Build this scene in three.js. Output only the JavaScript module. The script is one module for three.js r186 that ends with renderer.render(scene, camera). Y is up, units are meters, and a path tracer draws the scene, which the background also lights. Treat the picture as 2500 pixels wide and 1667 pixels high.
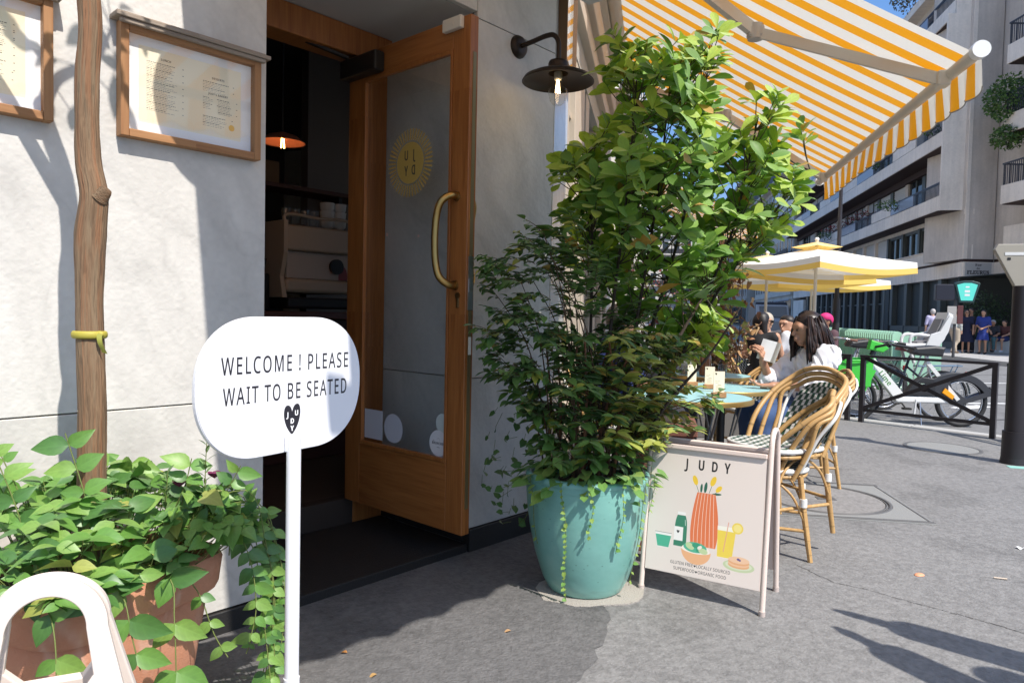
import * as THREE from 'three';
import { mergeGeometries, mergeVertices, toCreasedNormals } from 'three/addons/utils/BufferGeometryUtils.js';
import { RoundedBoxGeometry } from 'three/addons/geometries/RoundedBoxGeometry.js';
import { MarchingCubes } from 'three/addons/objects/MarchingCubes.js';

// ---------- camera, sky, sun, exposure ----------
const scene = new THREE.Scene();
const rad = THREE.MathUtils.degToRad;
const camera = new THREE.PerspectiveCamera(51.44, 1024 / 682, 0.05, 1500);
camera.rotation.order = 'YXZ';
camera.position.set(0, 1.2, 0);
camera.rotation.set(rad(-2.27), 0, rad(1.26));
const SUN = new THREE.Vector3(0.612, 0, 0.79).normalize().multiplyScalar(Math.cos(rad(51)));
SUN.y = Math.sin(rad(51));
{ // clear summer sky: deep blue overhead, paler towards the horizon, brighter round the sun
  const w = 512, h = 256, data = new Float32Array(w * h * 4), v = new THREE.Vector3();
  for (let j = 0; j < h; j++) for (let i = 0; i < w; i++) {
    const th = (j + 0.5) / h * Math.PI - Math.PI / 2, ph = ((i + 0.5) / w - 0.5) * 2 * Math.PI;
    v.set(Math.cos(th) * Math.cos(ph), Math.sin(th), Math.cos(th) * Math.sin(ph));
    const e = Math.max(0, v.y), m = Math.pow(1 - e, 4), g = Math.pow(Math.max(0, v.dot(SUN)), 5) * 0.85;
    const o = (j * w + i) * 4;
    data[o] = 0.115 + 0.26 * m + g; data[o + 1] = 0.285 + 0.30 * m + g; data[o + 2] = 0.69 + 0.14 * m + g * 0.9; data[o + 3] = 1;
    if (v.y < 0) { data[o] = 0.2; data[o + 1] = 0.2; data[o + 2] = 0.2; }
  }
  const t = new THREE.DataTexture(data, w, h, THREE.RGBAFormat, THREE.FloatType);
  t.mapping = THREE.EquirectangularReflectionMapping; t.magFilter = THREE.LinearFilter; t.needsUpdate = true;
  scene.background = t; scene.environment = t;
}
const sun = new THREE.DirectionalLight(new THREE.Color(1, 0.945, 0.875), 5);
sun.position.copy(SUN).multiplyScalar(60); sun.castShadow = true;
sun.shadow.mapSize.set(4096, 4096); sun.shadow.camera.near = 1; sun.shadow.camera.far = 160;
Object.assign(sun.shadow.camera, { left: -45, right: 45, top: 45, bottom: -45 });
sun.target.position.set(8, 0, -14); sun.position.add(sun.target.position);
scene.add(sun, sun.target);
const renderer = new THREE.WebGLRenderer({ antialias: true });
renderer.setSize(1024, 682);
renderer.toneMapping = THREE.LinearToneMapping;
renderer.toneMappingExposure = 1.18;
renderer.shadowMap.enabled = true;

// ---------- helpers ----------
const V = (x, y, z) => new THREE.Vector3(x, y, z);
let seed = 12345;
function setSeed(s) { seed = s >>> 0; }
function rnd() { seed = (seed + 0x6D2B79F5) | 0; let t = Math.imul(seed ^ (seed >>> 15), 1 | seed); t = (t + Math.imul(t ^ (t >>> 7), 61 | t)) ^ t; return ((t ^ (t >>> 14)) >>> 0) / 4294967296; }
const rr = (a, b) => a + (b - a) * rnd();
const names = new Map();
function numbered(n) { const c = names.get(n) || 0; names.set(n, c + 1); return c ? `${n}_${String(c).padStart(3, '0')}` : n; }
function thing(name, label, category, pos = [0, 0, 0], turn = 0, group) {
  const o = new THREE.Group(); o.name = numbered(name); o.position.set(...pos); o.rotation.y = turn;
  o.userData = { label, category }; if (group) o.userData.group = group; scene.add(o); return o;
}
function mesh(name, geo, m, parent) {
  const o = new THREE.Mesh(geo, m); o.name = name; o.castShadow = o.receiveShadow = true; parent.add(o); return o;
}
function single(name, geo, m, label, category, pos = [0, 0, 0], turn = 0, group) {
  const o = mesh(numbered(name), geo, m, scene); o.position.set(...pos); o.rotation.y = turn;
  o.userData = { label, category }; if (group) o.userData.group = group; return o;
}
function struct(name, geo, m) { const o = mesh(numbered(name), geo, m, scene); o.userData.kind = 'structure'; return o; }
function dup(src, label, pos, turn = 0) {
  const c = src.clone(); c.name = numbered(src.name.replace(/_\d{3}$/, '')); c.userData = { ...src.userData, label };
  c.position.set(...pos); c.rotation.y = turn; scene.add(c); return c;
}
// uv in metres from the dominant axis of each face
function metreUV(g, s = 1) {
  if (g.index) g = g.toNonIndexed();
  if (!g.attributes.normal) g.computeVertexNormals();
  const p = g.attributes.position, uv = new Float32Array(p.count * 2);
  const a = V(), b = V(), c = V(), n = V();
  for (let i = 0; i < p.count; i += 3) {
    a.fromBufferAttribute(p, i); b.fromBufferAttribute(p, i + 1); c.fromBufferAttribute(p, i + 2);
    n.copy(b).sub(a).cross(c.clone().sub(a)); const x = Math.abs(n.x), y = Math.abs(n.y), z = Math.abs(n.z);
    [a, b, c].forEach((q, k) => {
      const u = (i + k) * 2;
      if (y >= x && y >= z) { uv[u] = q.x * s; uv[u + 1] = q.z * s; } else if (x >= z) { uv[u] = q.z * s; uv[u + 1] = q.y * s; } else { uv[u] = q.x * s; uv[u + 1] = q.y * s; }
    });
  }
  g.setAttribute('uv', new THREE.BufferAttribute(uv, 2)); return g;
}
function clean(g) { g = g.index ? g.toNonIndexed() : g; for (const k of Object.keys(g.attributes)) if (!['position', 'normal', 'uv'].includes(k)) g.deleteAttribute(k);
  if (!g.attributes.normal) g.computeVertexNormals();
  if (!g.attributes.uv) g.setAttribute('uv', new THREE.BufferAttribute(new Float32Array(g.attributes.position.count * 2), 2)); return g; }
const join = (...gs) => mergeGeometries(gs.flat().map(clean));
// box from min to max corner
function bx(x0, y0, z0, x1, y1, z1, r = 0) {
  const w = x1 - x0, h = y1 - y0, d = z1 - z0;
  const g = r ? new RoundedBoxGeometry(w, h, d, 1, Math.min(r, w / 2.01, h / 2.01, d / 2.01)) : new THREE.BoxGeometry(w, h, d);
  g.translate((x0 + x1) / 2, (y0 + y1) / 2, (z0 + z1) / 2); return metreUV(g);
}
function cyl(r0, r1, h, x = 0, y = 0, z = 0, seg = 20, open = false) { const g = new THREE.CylinderGeometry(r1, r0, h, seg, 1, open); g.translate(x, y + h / 2, z); return g; }
function bar(a, b, r, seg = 8, r2 = r) { // round bar between two points
  a = a.isVector3 ? a : V(...a); b = b.isVector3 ? b : V(...b);
  const l = a.distanceTo(b), g = new THREE.CylinderGeometry(r2, r, l, seg, 1); g.translate(0, l / 2, 0);
  g.applyQuaternion(new THREE.Quaternion().setFromUnitVectors(V(0, 1, 0), b.clone().sub(a).normalize())); g.translate(a.x, a.y, a.z); return g;
}
function beam(a, b, w, h) { // rectangular bar
  a = V(...a); b = V(...b); const l = a.distanceTo(b), g = new THREE.BoxGeometry(w, h, l);
  const m = new THREE.Matrix4().lookAt(a, b, Math.abs(b.y - a.y) > l * 0.999 ? V(1, 0, 0) : V(0, 1, 0)); g.applyMatrix4(m);
  g.translate((a.x + b.x) / 2, (a.y + b.y) / 2, (a.z + b.z) / 2); return metreUV(g);
}
function tube(pts, r, n = 24, seg = 8, closed = false) {
  return new THREE.TubeGeometry(new THREE.CatmullRomCurve3(pts.map(p => p.isVector3 ? p : V(...p)), closed), n, r, seg, closed);
}
function taper(pts, radii, n = 24, seg = 8) { // tube with varying radius
  const c = new THREE.CatmullRomCurve3(pts.map(p => p.isVector3 ? p : V(...p))), g = new THREE.TubeGeometry(c, n, 1, seg), p = g.attributes.position, q = V(), ctr = V();
  for (let i = 0; i <= n; i++) { c.getPointAt(i / n, ctr); const u = i / n * (radii.length - 1), k = Math.min(radii.length - 2, Math.floor(u)), r = radii[k] + (radii[k + 1] - radii[k]) * (u - k);
    for (let j = 0; j <= seg; j++) { const o = i * (seg + 1) + j; q.fromBufferAttribute(p, o).sub(ctr).multiplyScalar(r).add(ctr); p.setXYZ(o, q.x, q.y, q.z); } }
  g.computeVertexNormals(); return g;
}
function lathe(pts, seg = 40) { return new THREE.LatheGeometry(pts.map(p => new THREE.Vector2(...p)), seg); }
function shapeOf(pts) { const s = new THREE.Shape(); pts.forEach((p, i) => i ? s.lineTo(...p) : s.moveTo(...p)); return s; }
function prism(pts, depth, bevel = 0) { const g = new THREE.ExtrudeGeometry(shapeOf(pts), { depth, bevelEnabled: bevel > 0, bevelSize: bevel, bevelThickness: bevel, bevelSegments: 2, curveSegments: 12 }); return g; }
// frames: the corner wall with the door, and the long street front
const TH = rad(48.1), B = V(-0.2, 0, -3.5);
const CF = new THREE.Matrix4().makeRotationY(TH).setPosition(B);
const TS = rad(78.7), S0 = V(0.606, 0, 0).applyMatrix4(CF);
const SF = new THREE.Matrix4().makeRotationY(TS).setPosition(S0);
const CFi = CF.clone().invert();
const S2C = CFi.clone().multiply(SF);              // street frame -> corner frame
const inC = (x, y, z) => { const p = V(x, y, z).applyMatrix4(CF); return [p.x, p.y, p.z]; };
const inS = (x, y, z) => { const p = V(x, y, z).applyMatrix4(SF); return [p.x, p.y, p.z]; };

// ---------- noise and textures ----------
function hash2(x, y, s) { let h = Math.imul(x, 374761393) + Math.imul(y, 668265263) + Math.imul(s, 974634777); h = Math.imul(h ^ (h >>> 13), 1274126177); return ((h ^ (h >>> 16)) >>> 0) / 4294967296; }
function vnoise(x, y, per, s) { // tileable value noise, period per
  const xi = Math.floor(x), yi = Math.floor(y), fx = x - xi, fy = y - yi, u = fx * fx * (3 - 2 * fx), v = fy * fy * (3 - 2 * fy);
  const w = (a) => ((a % per) + per) % per;
  const a = hash2(w(xi), w(yi), s), b = hash2(w(xi + 1), w(yi), s), c = hash2(w(xi), w(yi + 1), s), d = hash2(w(xi + 1), w(yi + 1), s);
  return a + (b - a) * u + (c - a) * v + (a - b - c + d) * u * v;
}
function fbm(x, y, per, oct, s) { let r = 0, a = 0.5, t = 0; for (let i = 0; i < oct; i++) { r += a * vnoise(x, y, per, s + i); t += a; x *= 2; y *= 2; per *= 2; a *= 0.5; } return r / t; }
const srgb = (v) => v <= 0.0031308 ? v * 12.92 : 1.055 * Math.pow(v, 1 / 2.4) - 0.055;
function tex(n, fn, color = true, rep = 1) { // fn(u,v) -> [r,g,b] linear or scalar
  const d = new Uint8Array(n * n * 4);
  for (let j = 0; j < n; j++) for (let i = 0; i < n; i++) { let c = fn(i / n, j / n); if (!Array.isArray(c)) c = [c, c, c]; const o = (j * n + i) * 4;
    for (let k = 0; k < 3; k++) d[o + k] = Math.max(0, Math.min(255, 255 * (color ? srgb(Math.max(0, c[k])) : c[k]))); d[o + 3] = 255; }
  const t = new THREE.DataTexture(d, n, n, THREE.RGBAFormat); t.wrapS = t.wrapT = THREE.RepeatWrapping; t.magFilter = THREE.LinearFilter; t.minFilter = THREE.LinearMipmapLinearFilter; t.generateMipmaps = true;
  if (color) t.colorSpace = THREE.SRGBColorSpace; t.repeat.set(rep, rep); t.needsUpdate = true; return t;
}
function canvasTex(w, h, draw) { const c = document.createElement('canvas'); c.width = w; c.height = h; draw(c.getContext('2d'), w, h); const t = new THREE.CanvasTexture(c); t.colorSpace = THREE.SRGBColorSpace; return t; }
const lin = (r, g, b) => new THREE.Color().setRGB(r, g, b);
function M(c, rough = 0.8, o = {}) { return new THREE.MeshStandardMaterial({ color: Array.isArray(c) ? lin(...c) : new THREE.Color(c), roughness: rough, ...o }); }
function MP(c, rough = 0.8, o = {}) { return new THREE.MeshPhysicalMaterial({ color: Array.isArray(c) ? lin(...c) : new THREE.Color(c), roughness: rough, ...o }); }
const lerp = (a, b, t) => a + (b - a) * t, mix3 = (a, b, t) => [lerp(a[0], b[0], t), lerp(a[1], b[1], t), lerp(a[2], b[2], t)];
const sst = (a, b, x) => { x = Math.max(0, Math.min(1, (x - a) / (b - a))); return x * x * (3 - 2 * x); };

const tAsphalt = tex(1024, (u, v) => { const g = fbm(u * 160, v * 160, 160, 3, 5), b = fbm(u * 5, v * 5, 5, 4, 9), f = hash2(Math.floor(u * 1024), Math.floor(v * 1024), 3); const s = 0.2 + (g - 0.5) * 0.12 + (b - 0.5) * 0.045 + (f > 0.985 ? 0.09 : f < 0.03 ? -0.05 : 0) - (sst(0.6, 0.72, fbm(u * 9, v * 9, 9, 3, 77)) * 0.03);
  return [s * 1.0, s * 0.975, s * 0.945]; }, true, 1 / 3.1);
const tAsphaltB = tex(512, (u, v) => fbm(u * 170, v * 170, 170, 2, 15), false, 1 / 1.3);
const tRoad = tex(512, (u, v) => { const g = fbm(u * 90, v * 90, 90, 3, 25), b = fbm(u * 4, v * 4, 4, 3, 29); const s = 0.17 + (g - 0.5) * 0.09 + (b - 0.5) * 0.08; return [s, s * 0.985, s * 0.97]; }, true, 1 / 4.3);
const tMarble = tex(1024, (u, v) => { // grey-white marble, soft veins slanting down to the right
  const w = fbm(u * 8, v * 8, 8, 4, 41), st = fbm(u * 46 + v * 26 + w * 3, v * 7 - u * 9, 9999, 4, 43), q = fbm(u * 15 + v * 10 + w * 2, v * 5 - u * 5, 9999, 4, 45);
  const vein = Math.pow(1 - Math.abs(2 * fbm(u * 12 + v * 8 + w * 2, v * 4 - u * 3, 9999, 5, 47) - 1), 14), f = fbm(u * 240, v * 240, 240, 2, 53);
  const s = 0.61 + (q - 0.5) * 0.17 + (st - 0.5) * 0.12 + (f - 0.5) * 0.06 - vein * 0.06; return [s * 1.0, s * 0.962, s * 0.89]; }, true, 1 / 3.6);
const tMarbleB = tex(512, (u, v) => fbm(u * 70, v * 70, 70, 3, 57), false, 1 / 0.9);
function woodTex(a, b, s, n = 512) { return tex(n, (u, v) => { const w = fbm(u * 3, v * 2, 3, 3, s), g = fbm(u * 60 + w * 5, v * 2.0, 9999, 3, s + 1), f = fbm(u * 180, v * 8, 9999, 2, s + 7); return mix3(a, b, Math.max(0, Math.min(1, 0.2 + g * 0.55 + (f - 0.5) * 0.5 + (w - 0.5) * 0.4))); }); }
const tOak = woodTex([0.20, 0.062, 0.013], [0.42, 0.165, 0.045], 61);
const tFrame = woodTex([0.24, 0.10, 0.035], [0.46, 0.24, 0.10], 71);
const tGreyWood = woodTex([0.20, 0.15, 0.11], [0.42, 0.35, 0.28], 81, 256);
const tStone = tex(512, (u, v) => { const b = fbm(u * 6, v * 6, 6, 4, 91), f = fbm(u * 90, v * 90, 90, 2, 93), st = fbm(u * 40, v * 3, 40, 3, 95); const s = 0.52 + (b - 0.5) * 0.14 + (f - 0.5) * 0.06 + (st - 0.5) * 0.10; return [s, s * 0.96, s * 0.90]; }, true, 1 / 5);
const tFine = tex(256, (u, v) => fbm(u * 60, v * 60, 60, 3, 97), false, 4);

const MAT = {
  asphalt: M('#ffffff', 0.93, { map: tAsphalt, bumpMap: tAsphaltB, bumpScale: 0.003 }),
  road: M('#ffffff', 0.92, { map: tRoad, bumpMap: tAsphaltB, bumpScale: 0.003 }),
  marble: M('#ffffff', 0.55, { map: tMarble, bumpMap: tMarbleB, bumpScale: 0.0012 }),
  black: M([0.012, 0.012, 0.013], 0.5), dark: M([0.02, 0.018, 0.016], 0.7),
  brass: M([0.44, 0.29, 0.10], 0.32, { metalness: 1 }), steel: M([0.5, 0.5, 0.5], 0.35, { metalness: 1 }),
  white: M([0.78, 0.77, 0.75], 0.5), cream: M([0.74, 0.63, 0.53], 0.42),
};
// ---------- ground ----------
function flat(pts, y, m, name, thick) { // horizontal sheet or slab from [x,z] points
  const g = new THREE.ExtrudeGeometry(shapeOf(pts.map(([x, z]) => [x, -z])), { depth: thick, bevelEnabled: false });
  g.rotateX(-Math.PI / 2); g.translate(0, y - thick, 0); return struct(name, metreUV(g), m);
}
struct('road', metreUV(new THREE.PlaneGeometry(900, 900).rotateX(-Math.PI / 2).translate(0, -0.12, 0)), MAT.road);
const sxz = (a, s) => { const p = inS(a, 0, s); return [p[0], p[2]]; };
const kerbLine = [sxz(120, 2.75), sxz(40, 2.75), sxz(14, 2.75), sxz(7.2, 2.75), [4.02, -9.15], [4.25, -8.66], [4.77, -8.08], [5.28, -7.5], [5.62, -6.8], [5.76, -5.8], [5.8, -4], [5.85, 0], [6, 9], [6, 25]];
flat([...kerbLine, [-30, 25], [-30, -60], sxz(120, -14)], 0, MAT.asphalt, 'pavement', 0.13);
{ // granite kerb stones, one metre each, set along the edge
  const kerb = new THREE.Group(); kerb.name = 'kerb'; kerb.userData = { kind: 'structure' }; scene.add(kerb);
  const curve = new THREE.CatmullRomCurve3(kerbLine.map(([x, z]) => V(x, 0, z)), false, 'catmullrom', 0.1), L = curve.getLength();
  const mats = [0, 1, 2].map(i => M([0.36 + i * 0.03, 0.35 + i * 0.03, 0.33 + i * 0.03], 0.85, { bumpMap: tFine, bumpScale: 0.002 }));
  const a0 = 100, N = 46; setSeed(5);
  const gk = bx(-0.07, -0.135, -0.492, 0.09, 0.006, 0.492, 0.012);
  for (let i = 0; i < N; i++) { const u = (L - 4 - 40 + i * 1.0) / L; if (u > 1 || u < 0) continue; const p = curve.getPointAt(u), t = curve.getTangentAt(u);
    const k = mesh('kerb_stone', gk, mats[i % 3], kerb); k.position.copy(p); k.position.y = rr(-0.002, 0.003); k.rotation.y = Math.atan2(t.x, t.z) + Math.PI; }
}
{ // the far pavement in front of the building opposite, with its own kerb
  const pts = [[13.6, 6], [15.5, -20], [16.15, -28], [16.6, -31.5], sxz(34, 11.1), sxz(120, 11.1), sxz(120, 20), [40, -60], [40, 6]];
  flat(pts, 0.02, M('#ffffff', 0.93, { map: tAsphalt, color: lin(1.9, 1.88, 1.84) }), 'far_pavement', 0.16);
  const e = []; for (let i = 0; i < 5; i++) { const [x0, z0] = pts[i], [x1, z1] = pts[i + 1]; e.push(beam([x0 - 0.06, -0.06, z0], [x1 - 0.06, -0.06, z1], 0.16, 0.17)); }
  struct('far_kerb', join(e), M([0.42, 0.41, 0.39], 0.85));
}
{ // painted markings on the carriageway
  const paint = M([0.72, 0.72, 0.70], 0.8), g = [];
  const strip = (x0, z0, x1, z1, w) => { const dx = x1 - x0, dz = z1 - z0, l = Math.hypot(dx, dz), p = new THREE.PlaneGeometry(w, l).rotateX(-Math.PI / 2); p.rotateY(Math.atan2(dx, dz)); p.translate((x0 + x1) / 2, -0.115, (z0 + z1) / 2); g.push(p); };
  for (let i = 0; i < 5; i++) strip(6.1 + i * 1.1, -8.4 - i * 0.35, 7.0 + i * 1.1, -6.9 - i * 0.35, 0.5);
  strip(7.4, -10.2, 8.9, -10.35, 0.12); strip(7.2, -11.6, 9.6, -11.9, 0.12); strip(9, -15.5, 13, -16, 0.12);
  strip(6.9, -10.9, 7.6, -11.3, 0.25);
  struct('road_marking', join(g), paint);
  const tar = M([0.05, 0.05, 0.052], 0.7), q = []; // tar joints across the road
  for (const [x0, z0, x1, z1] of [[6.2, -12.5, 13.5, -14.2], [7.5, -16.8, 14.8, -19], [6, -9.6, 14, -11]]) { const dx = x1 - x0, dz = z1 - z0, l = Math.hypot(dx, dz), p = new THREE.PlaneGeometry(0.05, l).rotateX(-Math.PI / 2); p.rotateY(Math.atan2(dx, dz)); p.translate((x0 + x1) / 2, -0.1155, (z0 + z1) / 2); q.push(p); }
  struct('road_joint', join(q), tar);
}
{ // darker asphalt patch along the foot of the building
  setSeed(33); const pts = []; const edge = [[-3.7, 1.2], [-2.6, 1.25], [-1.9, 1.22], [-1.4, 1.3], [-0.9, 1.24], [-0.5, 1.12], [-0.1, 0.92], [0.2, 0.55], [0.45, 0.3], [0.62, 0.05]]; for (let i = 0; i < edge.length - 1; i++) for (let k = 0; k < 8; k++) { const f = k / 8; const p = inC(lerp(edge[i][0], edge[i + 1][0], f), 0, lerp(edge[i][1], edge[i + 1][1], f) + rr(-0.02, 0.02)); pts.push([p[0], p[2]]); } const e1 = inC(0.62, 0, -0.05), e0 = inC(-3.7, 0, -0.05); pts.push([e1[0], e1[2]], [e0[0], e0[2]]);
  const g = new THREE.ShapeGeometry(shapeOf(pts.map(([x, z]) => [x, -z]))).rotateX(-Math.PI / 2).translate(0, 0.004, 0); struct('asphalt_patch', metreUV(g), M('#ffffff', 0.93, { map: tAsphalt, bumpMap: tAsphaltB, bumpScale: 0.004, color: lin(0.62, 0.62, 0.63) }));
}
{ // crack in the pavement, a thin dark groove that wanders across it
  setSeed(21); const pts = [[1.42, -3.42], [1.5, -3.2], [1.62, -3.12], [1.75, -2.98], [1.86, -2.88], [1.98, -2.76], [2.1, -2.6], [2.3, -2.42], [2.6, -2.2], [3.1, -1.9]], q = [];
  for (let i = 0; i < pts.length - 1; i++) for (let k = 0; k < 6; k++) { const f = k / 6, h = (k + 1.05) / 6; const a = [lerp(pts[i][0], pts[i + 1][0], f), lerp(pts[i][1], pts[i + 1][1], f)], b = [lerp(pts[i][0], pts[i + 1][0], h), lerp(pts[i][1], pts[i + 1][1], h)];
    const dx = b[0] - a[0], dz = b[1] - a[1], l = Math.hypot(dx, dz), p = new THREE.PlaneGeometry(rr(0.0015, 0.005), l).rotateX(-Math.PI / 2); p.rotateY(Math.atan2(dx, dz) + rr(-0.15, 0.15)); p.translate((a[0] + b[0]) / 2 + rr(-0.004, 0.004), 0.002, (a[1] + b[1]) / 2 + rr(-0.004, 0.004)); q.push(p); }
  struct('pavement_crack', join(q), M([0.07, 0.065, 0.06], 0.95));
}
{ // round utility cover in a square frame, set into the pavement
  const t = thing('manhole_cover', 'round asphalt-filled manhole cover in triangular-cornered metal frame in the pavement', 'manhole cover', [2.12, 0, -4.72], rad(-8));
  const iron = M([0.16, 0.155, 0.15], 0.6, { metalness: 0.4 }), conc = M([0.25, 0.25, 0.24], 0.9, { bumpMap: tFine, bumpScale: 0.002 });
  const ring = (r0, r1, y0, y1) => { const g = lathe([[r0, y0], [r0, y1], [r1, y1], [r1, y0]], 64); return g; };
  const plate = new THREE.Shape(); plate.moveTo(-0.5, -0.5); plate.lineTo(0.5, -0.5); plate.lineTo(0.5, 0.5); plate.lineTo(-0.5, 0.5); plate.closePath();
  const hole = new THREE.Path(); hole.absarc(0, 0, 0.412, 0, Math.PI * 2); plate.holes.push(hole);
  mesh('frame_plate', new THREE.ExtrudeGeometry(plate, { depth: 0.006, bevelEnabled: false, curveSegments: 40 }).rotateX(-Math.PI / 2), conc, t);
  mesh('ring', join(ring(0.392, 0.41, 0.0, 0.009), ring(0.372, 0.38, 0, 0.008)), iron, t);
  mesh('cover', new THREE.CylinderGeometry(0.368, 0.368, 0.006, 48).translate(0, 0.003, 0), M('#ffffff', 0.93, { map: tAsphalt, color: lin(1.15, 1.12, 1.1) }), t);
  mesh('lifting_plate', bx(-0.05, 0.006, -0.03, 0.07, 0.009, 0.05), iron, t);
  const e = []; for (const s of [-1, 1]) { e.push(bx(-0.5, 0.006, s * 0.48 - 0.006, 0.5, 0.0085, s * 0.48 + 0.006), bx(-0.5, 0.006, s * 0.455 - 0.005, 0.5, 0.0085, s * 0.455 + 0.005), bx(s * 0.48 - 0.006, 0.0061, -0.45, s * 0.48 + 0.006, 0.0086, 0.45)); }
  mesh('frame_rib', join(e), iron, t);
  const t2 = thing('manhole_cover', 'small round iron cover near the post foot by the black barrier', 'manhole cover', [4.15, 0, -6.75], 0);
  mesh('ring', ring(0.30, 0.33, 0, 0.006), iron, t2); mesh('cover', new THREE.CylinderGeometry(0.297, 0.297, 0.005, 40).translate(0, 0.0025, 0), conc, t2);
}

// ---------- the cafe building: marble corner with recessed entrance, and its street front ----------
const cafe = thing('cafe_building', 'pale marble corner cafe building with a recessed entrance and cream shop windows', 'building', [B.x, 0, B.z], TH);
{
  const P = (n, g, m) => mesh(n, g, m, cafe);
  const marb = [0, 1, 2].map(i => { const m = MAT.marble.clone(); m.map = tMarble.clone(); m.map.offset.set([0, 0.2, 0.25][i], 0); m.map.needsUpdate = true; m.color = lin(...[[1, 1, 1], [0.97, 0.97, 0.96], [1, 0.985, 0.97]][i]); return m; });
  const panel = (t0, t1, y0, y1, i) => P('marble_panel', bx(t0, y0, -0.03, t1, y1, 0, 0.003), marb[i % 3]);
  panel(-2.35, -1.105, 0.09, 0.855, 1); panel(-2.35, -1.105, 0.859, 2.628, 0); panel(-2.35, -1.105, 2.632, 3.35, 2);
  panel(-3.7, -2.354, 0.09, 0.855, 0); panel(-3.7, -2.354, 0.859, 2.628, 2); panel(-3.7, -2.354, 2.632, 3.35, 1);
  panel(-1.101, -0.004, 2.66, 3.35, 1);
  panel(0, 0.604, 0.12, 0.871, 0); panel(0, 0.604, 0.875, 2.628, 2); panel(0, 0.604, 2.632, 3.35, 0);
  // side walls of the recess
  const rev = (x0, x1, y0, y1, i) => P('marble_panel', bx(x0, y0, -0.74, x1, y1, -0.034, 0.003), marb[i % 3]);
  rev(0, 0.03, 0.12, 0.871, 1); P('plinth', bx(-0.001, 0.046, -0.74, 0.03, 0.118, -0.034), M([0.022, 0.021, 0.02], 0.5)); rev(0, 0.03, 0.875, 2.658, 0); rev(-1.135, -1.105, 0.15, 2.658, 2);
  const core = M([0.3, 0.28, 0.26], 0.9);
  P('wall_core', join(bx(-3.7, 0, -0.4, -1.14, 3.35, -0.032), bx(-1.14, 2.7, -0.4, 0.5, 3.35, -0.032), bx(0.033, 0, -0.7, 0.28, 2.69, -0.032), bx(0.28, 0, -0.3, 0.52, 2.69, -0.032)), core);
  const blackStone = M([0.022, 0.021, 0.02], 0.5, { bumpMap: tFine, bumpScale: 0.001 });
  P('plinth', bx(-3.7, 0, -0.03, -1.105, 0.086, 0.012, 0.004), blackStone); P('plinth', bx(0.002, 0, -0.03, 0.62, 0.116, 0.012, 0.004), blackStone);
  P('overhang_slab', bx(-0.05, 2.98, 0.002, 0.9, 3.34, 1.15, 0.02), M('#ffffff', 0.85, { map: tStone }));  // added slab above the view, sized to keep the upper pier in shade
  P('doorstep', bx(-1.103, 0, -0.76, -0.002, 0.045, 0.0, 0.006), M([0.014, 0.012, 0.011], 0.7, { bumpMap: tFine, bumpScale: 0.002 }));
  P('vestibule_ceiling', bx(-1.104, 2.66, -0.9, -0.002, 2.7, -0.034), M([0.5, 0.49, 0.47], 0.9));
  const oak = M('#ffffff', 0.42, { map: tOak });
  P('door_head', bx(-1.104, 2.515, -0.77, -0.03, 2.657, -0.62, 0.006), oak);
  P('door_jamb', bx(-0.2, 0.045, -0.77, -0.004, 2.513, -0.69, 0.006), oak); P('door_jamb', bx(-1.104, 0.045, -0.77, -1.04, 2.513, -0.69, 0.006), oak);
  P('door_sill', bx(-1.04, 0.045, -0.77, -0.2, 0.185, -0.69, 0.004), M([0.03, 0.022, 0.018], 0.6));
  // inside: a dim room behind the door
  const room = [[-2.5, -0.78], [0.35, -0.78], [0.75, -0.1], [4.7, -2.45], [4.7, -6.2], [-2.5, -6.2]];
  const slab = (y, th, m, n) => { const g = new THREE.ExtrudeGeometry(shapeOf(room.map(([x, z]) => [x, -z])), { depth: th, bevelEnabled: false }); g.rotateX(-Math.PI / 2); g.translate(0, y, 0); P(n, metreUV(g), m); };
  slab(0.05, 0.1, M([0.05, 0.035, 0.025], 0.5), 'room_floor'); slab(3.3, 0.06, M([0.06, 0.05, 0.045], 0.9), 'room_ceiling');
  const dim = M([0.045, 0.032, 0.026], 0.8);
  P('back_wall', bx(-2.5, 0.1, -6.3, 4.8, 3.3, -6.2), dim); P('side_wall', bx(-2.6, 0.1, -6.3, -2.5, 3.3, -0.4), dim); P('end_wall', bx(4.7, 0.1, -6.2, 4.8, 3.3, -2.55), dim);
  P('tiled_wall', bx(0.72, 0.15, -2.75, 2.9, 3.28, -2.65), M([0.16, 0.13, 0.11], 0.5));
  P('upper_wall', join(bx(-3.7, 3.354, -0.4, 0.56, 9, 0.02)), M('#ffffff', 0.85, { map: tStone }));
  // street front, in its own direction
  const SP = (n, gs, m) => { const g = join(gs); g.applyMatrix4(S2C); return mesh(n, g, m, cafe); };
  const polished = marb[0].clone(); polished.roughness = 0.18; polished.bumpScale = 0.0002;
  SP('marble_panel', [bx(0.02, 0.12, -0.03, 0.6, 0.871, 0, 0.003)], polished); SP('marble_panel', [bx(0.02, 0.875, -0.03, 0.6, 2.628, 0, 0.003)], polished); SP('marble_panel', [bx(0.02, 2.632, -0.03, 0.6, 3.35, 0, 0.003)], polished);
  SP('wall_core', [bx(0.1, 0.0, -0.3, 0.6, 3.35, -0.032)], core);
  const creamP = M([0.50, 0.42, 0.33], 0.5), greyP = M([0.42, 0.40, 0.36], 0.6);
  const glassM = MP([0.75, 0.8, 0.82], 0.03, { transmission: 1, thickness: 0, ior: 1.9 });
  const frames = []; const cols = [[0.6, 0.68], [1.02, 1.62], [1.75, 2.0], [2.9, 3.1], [3.9, 4.05], [4.62, 4.8]];
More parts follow.
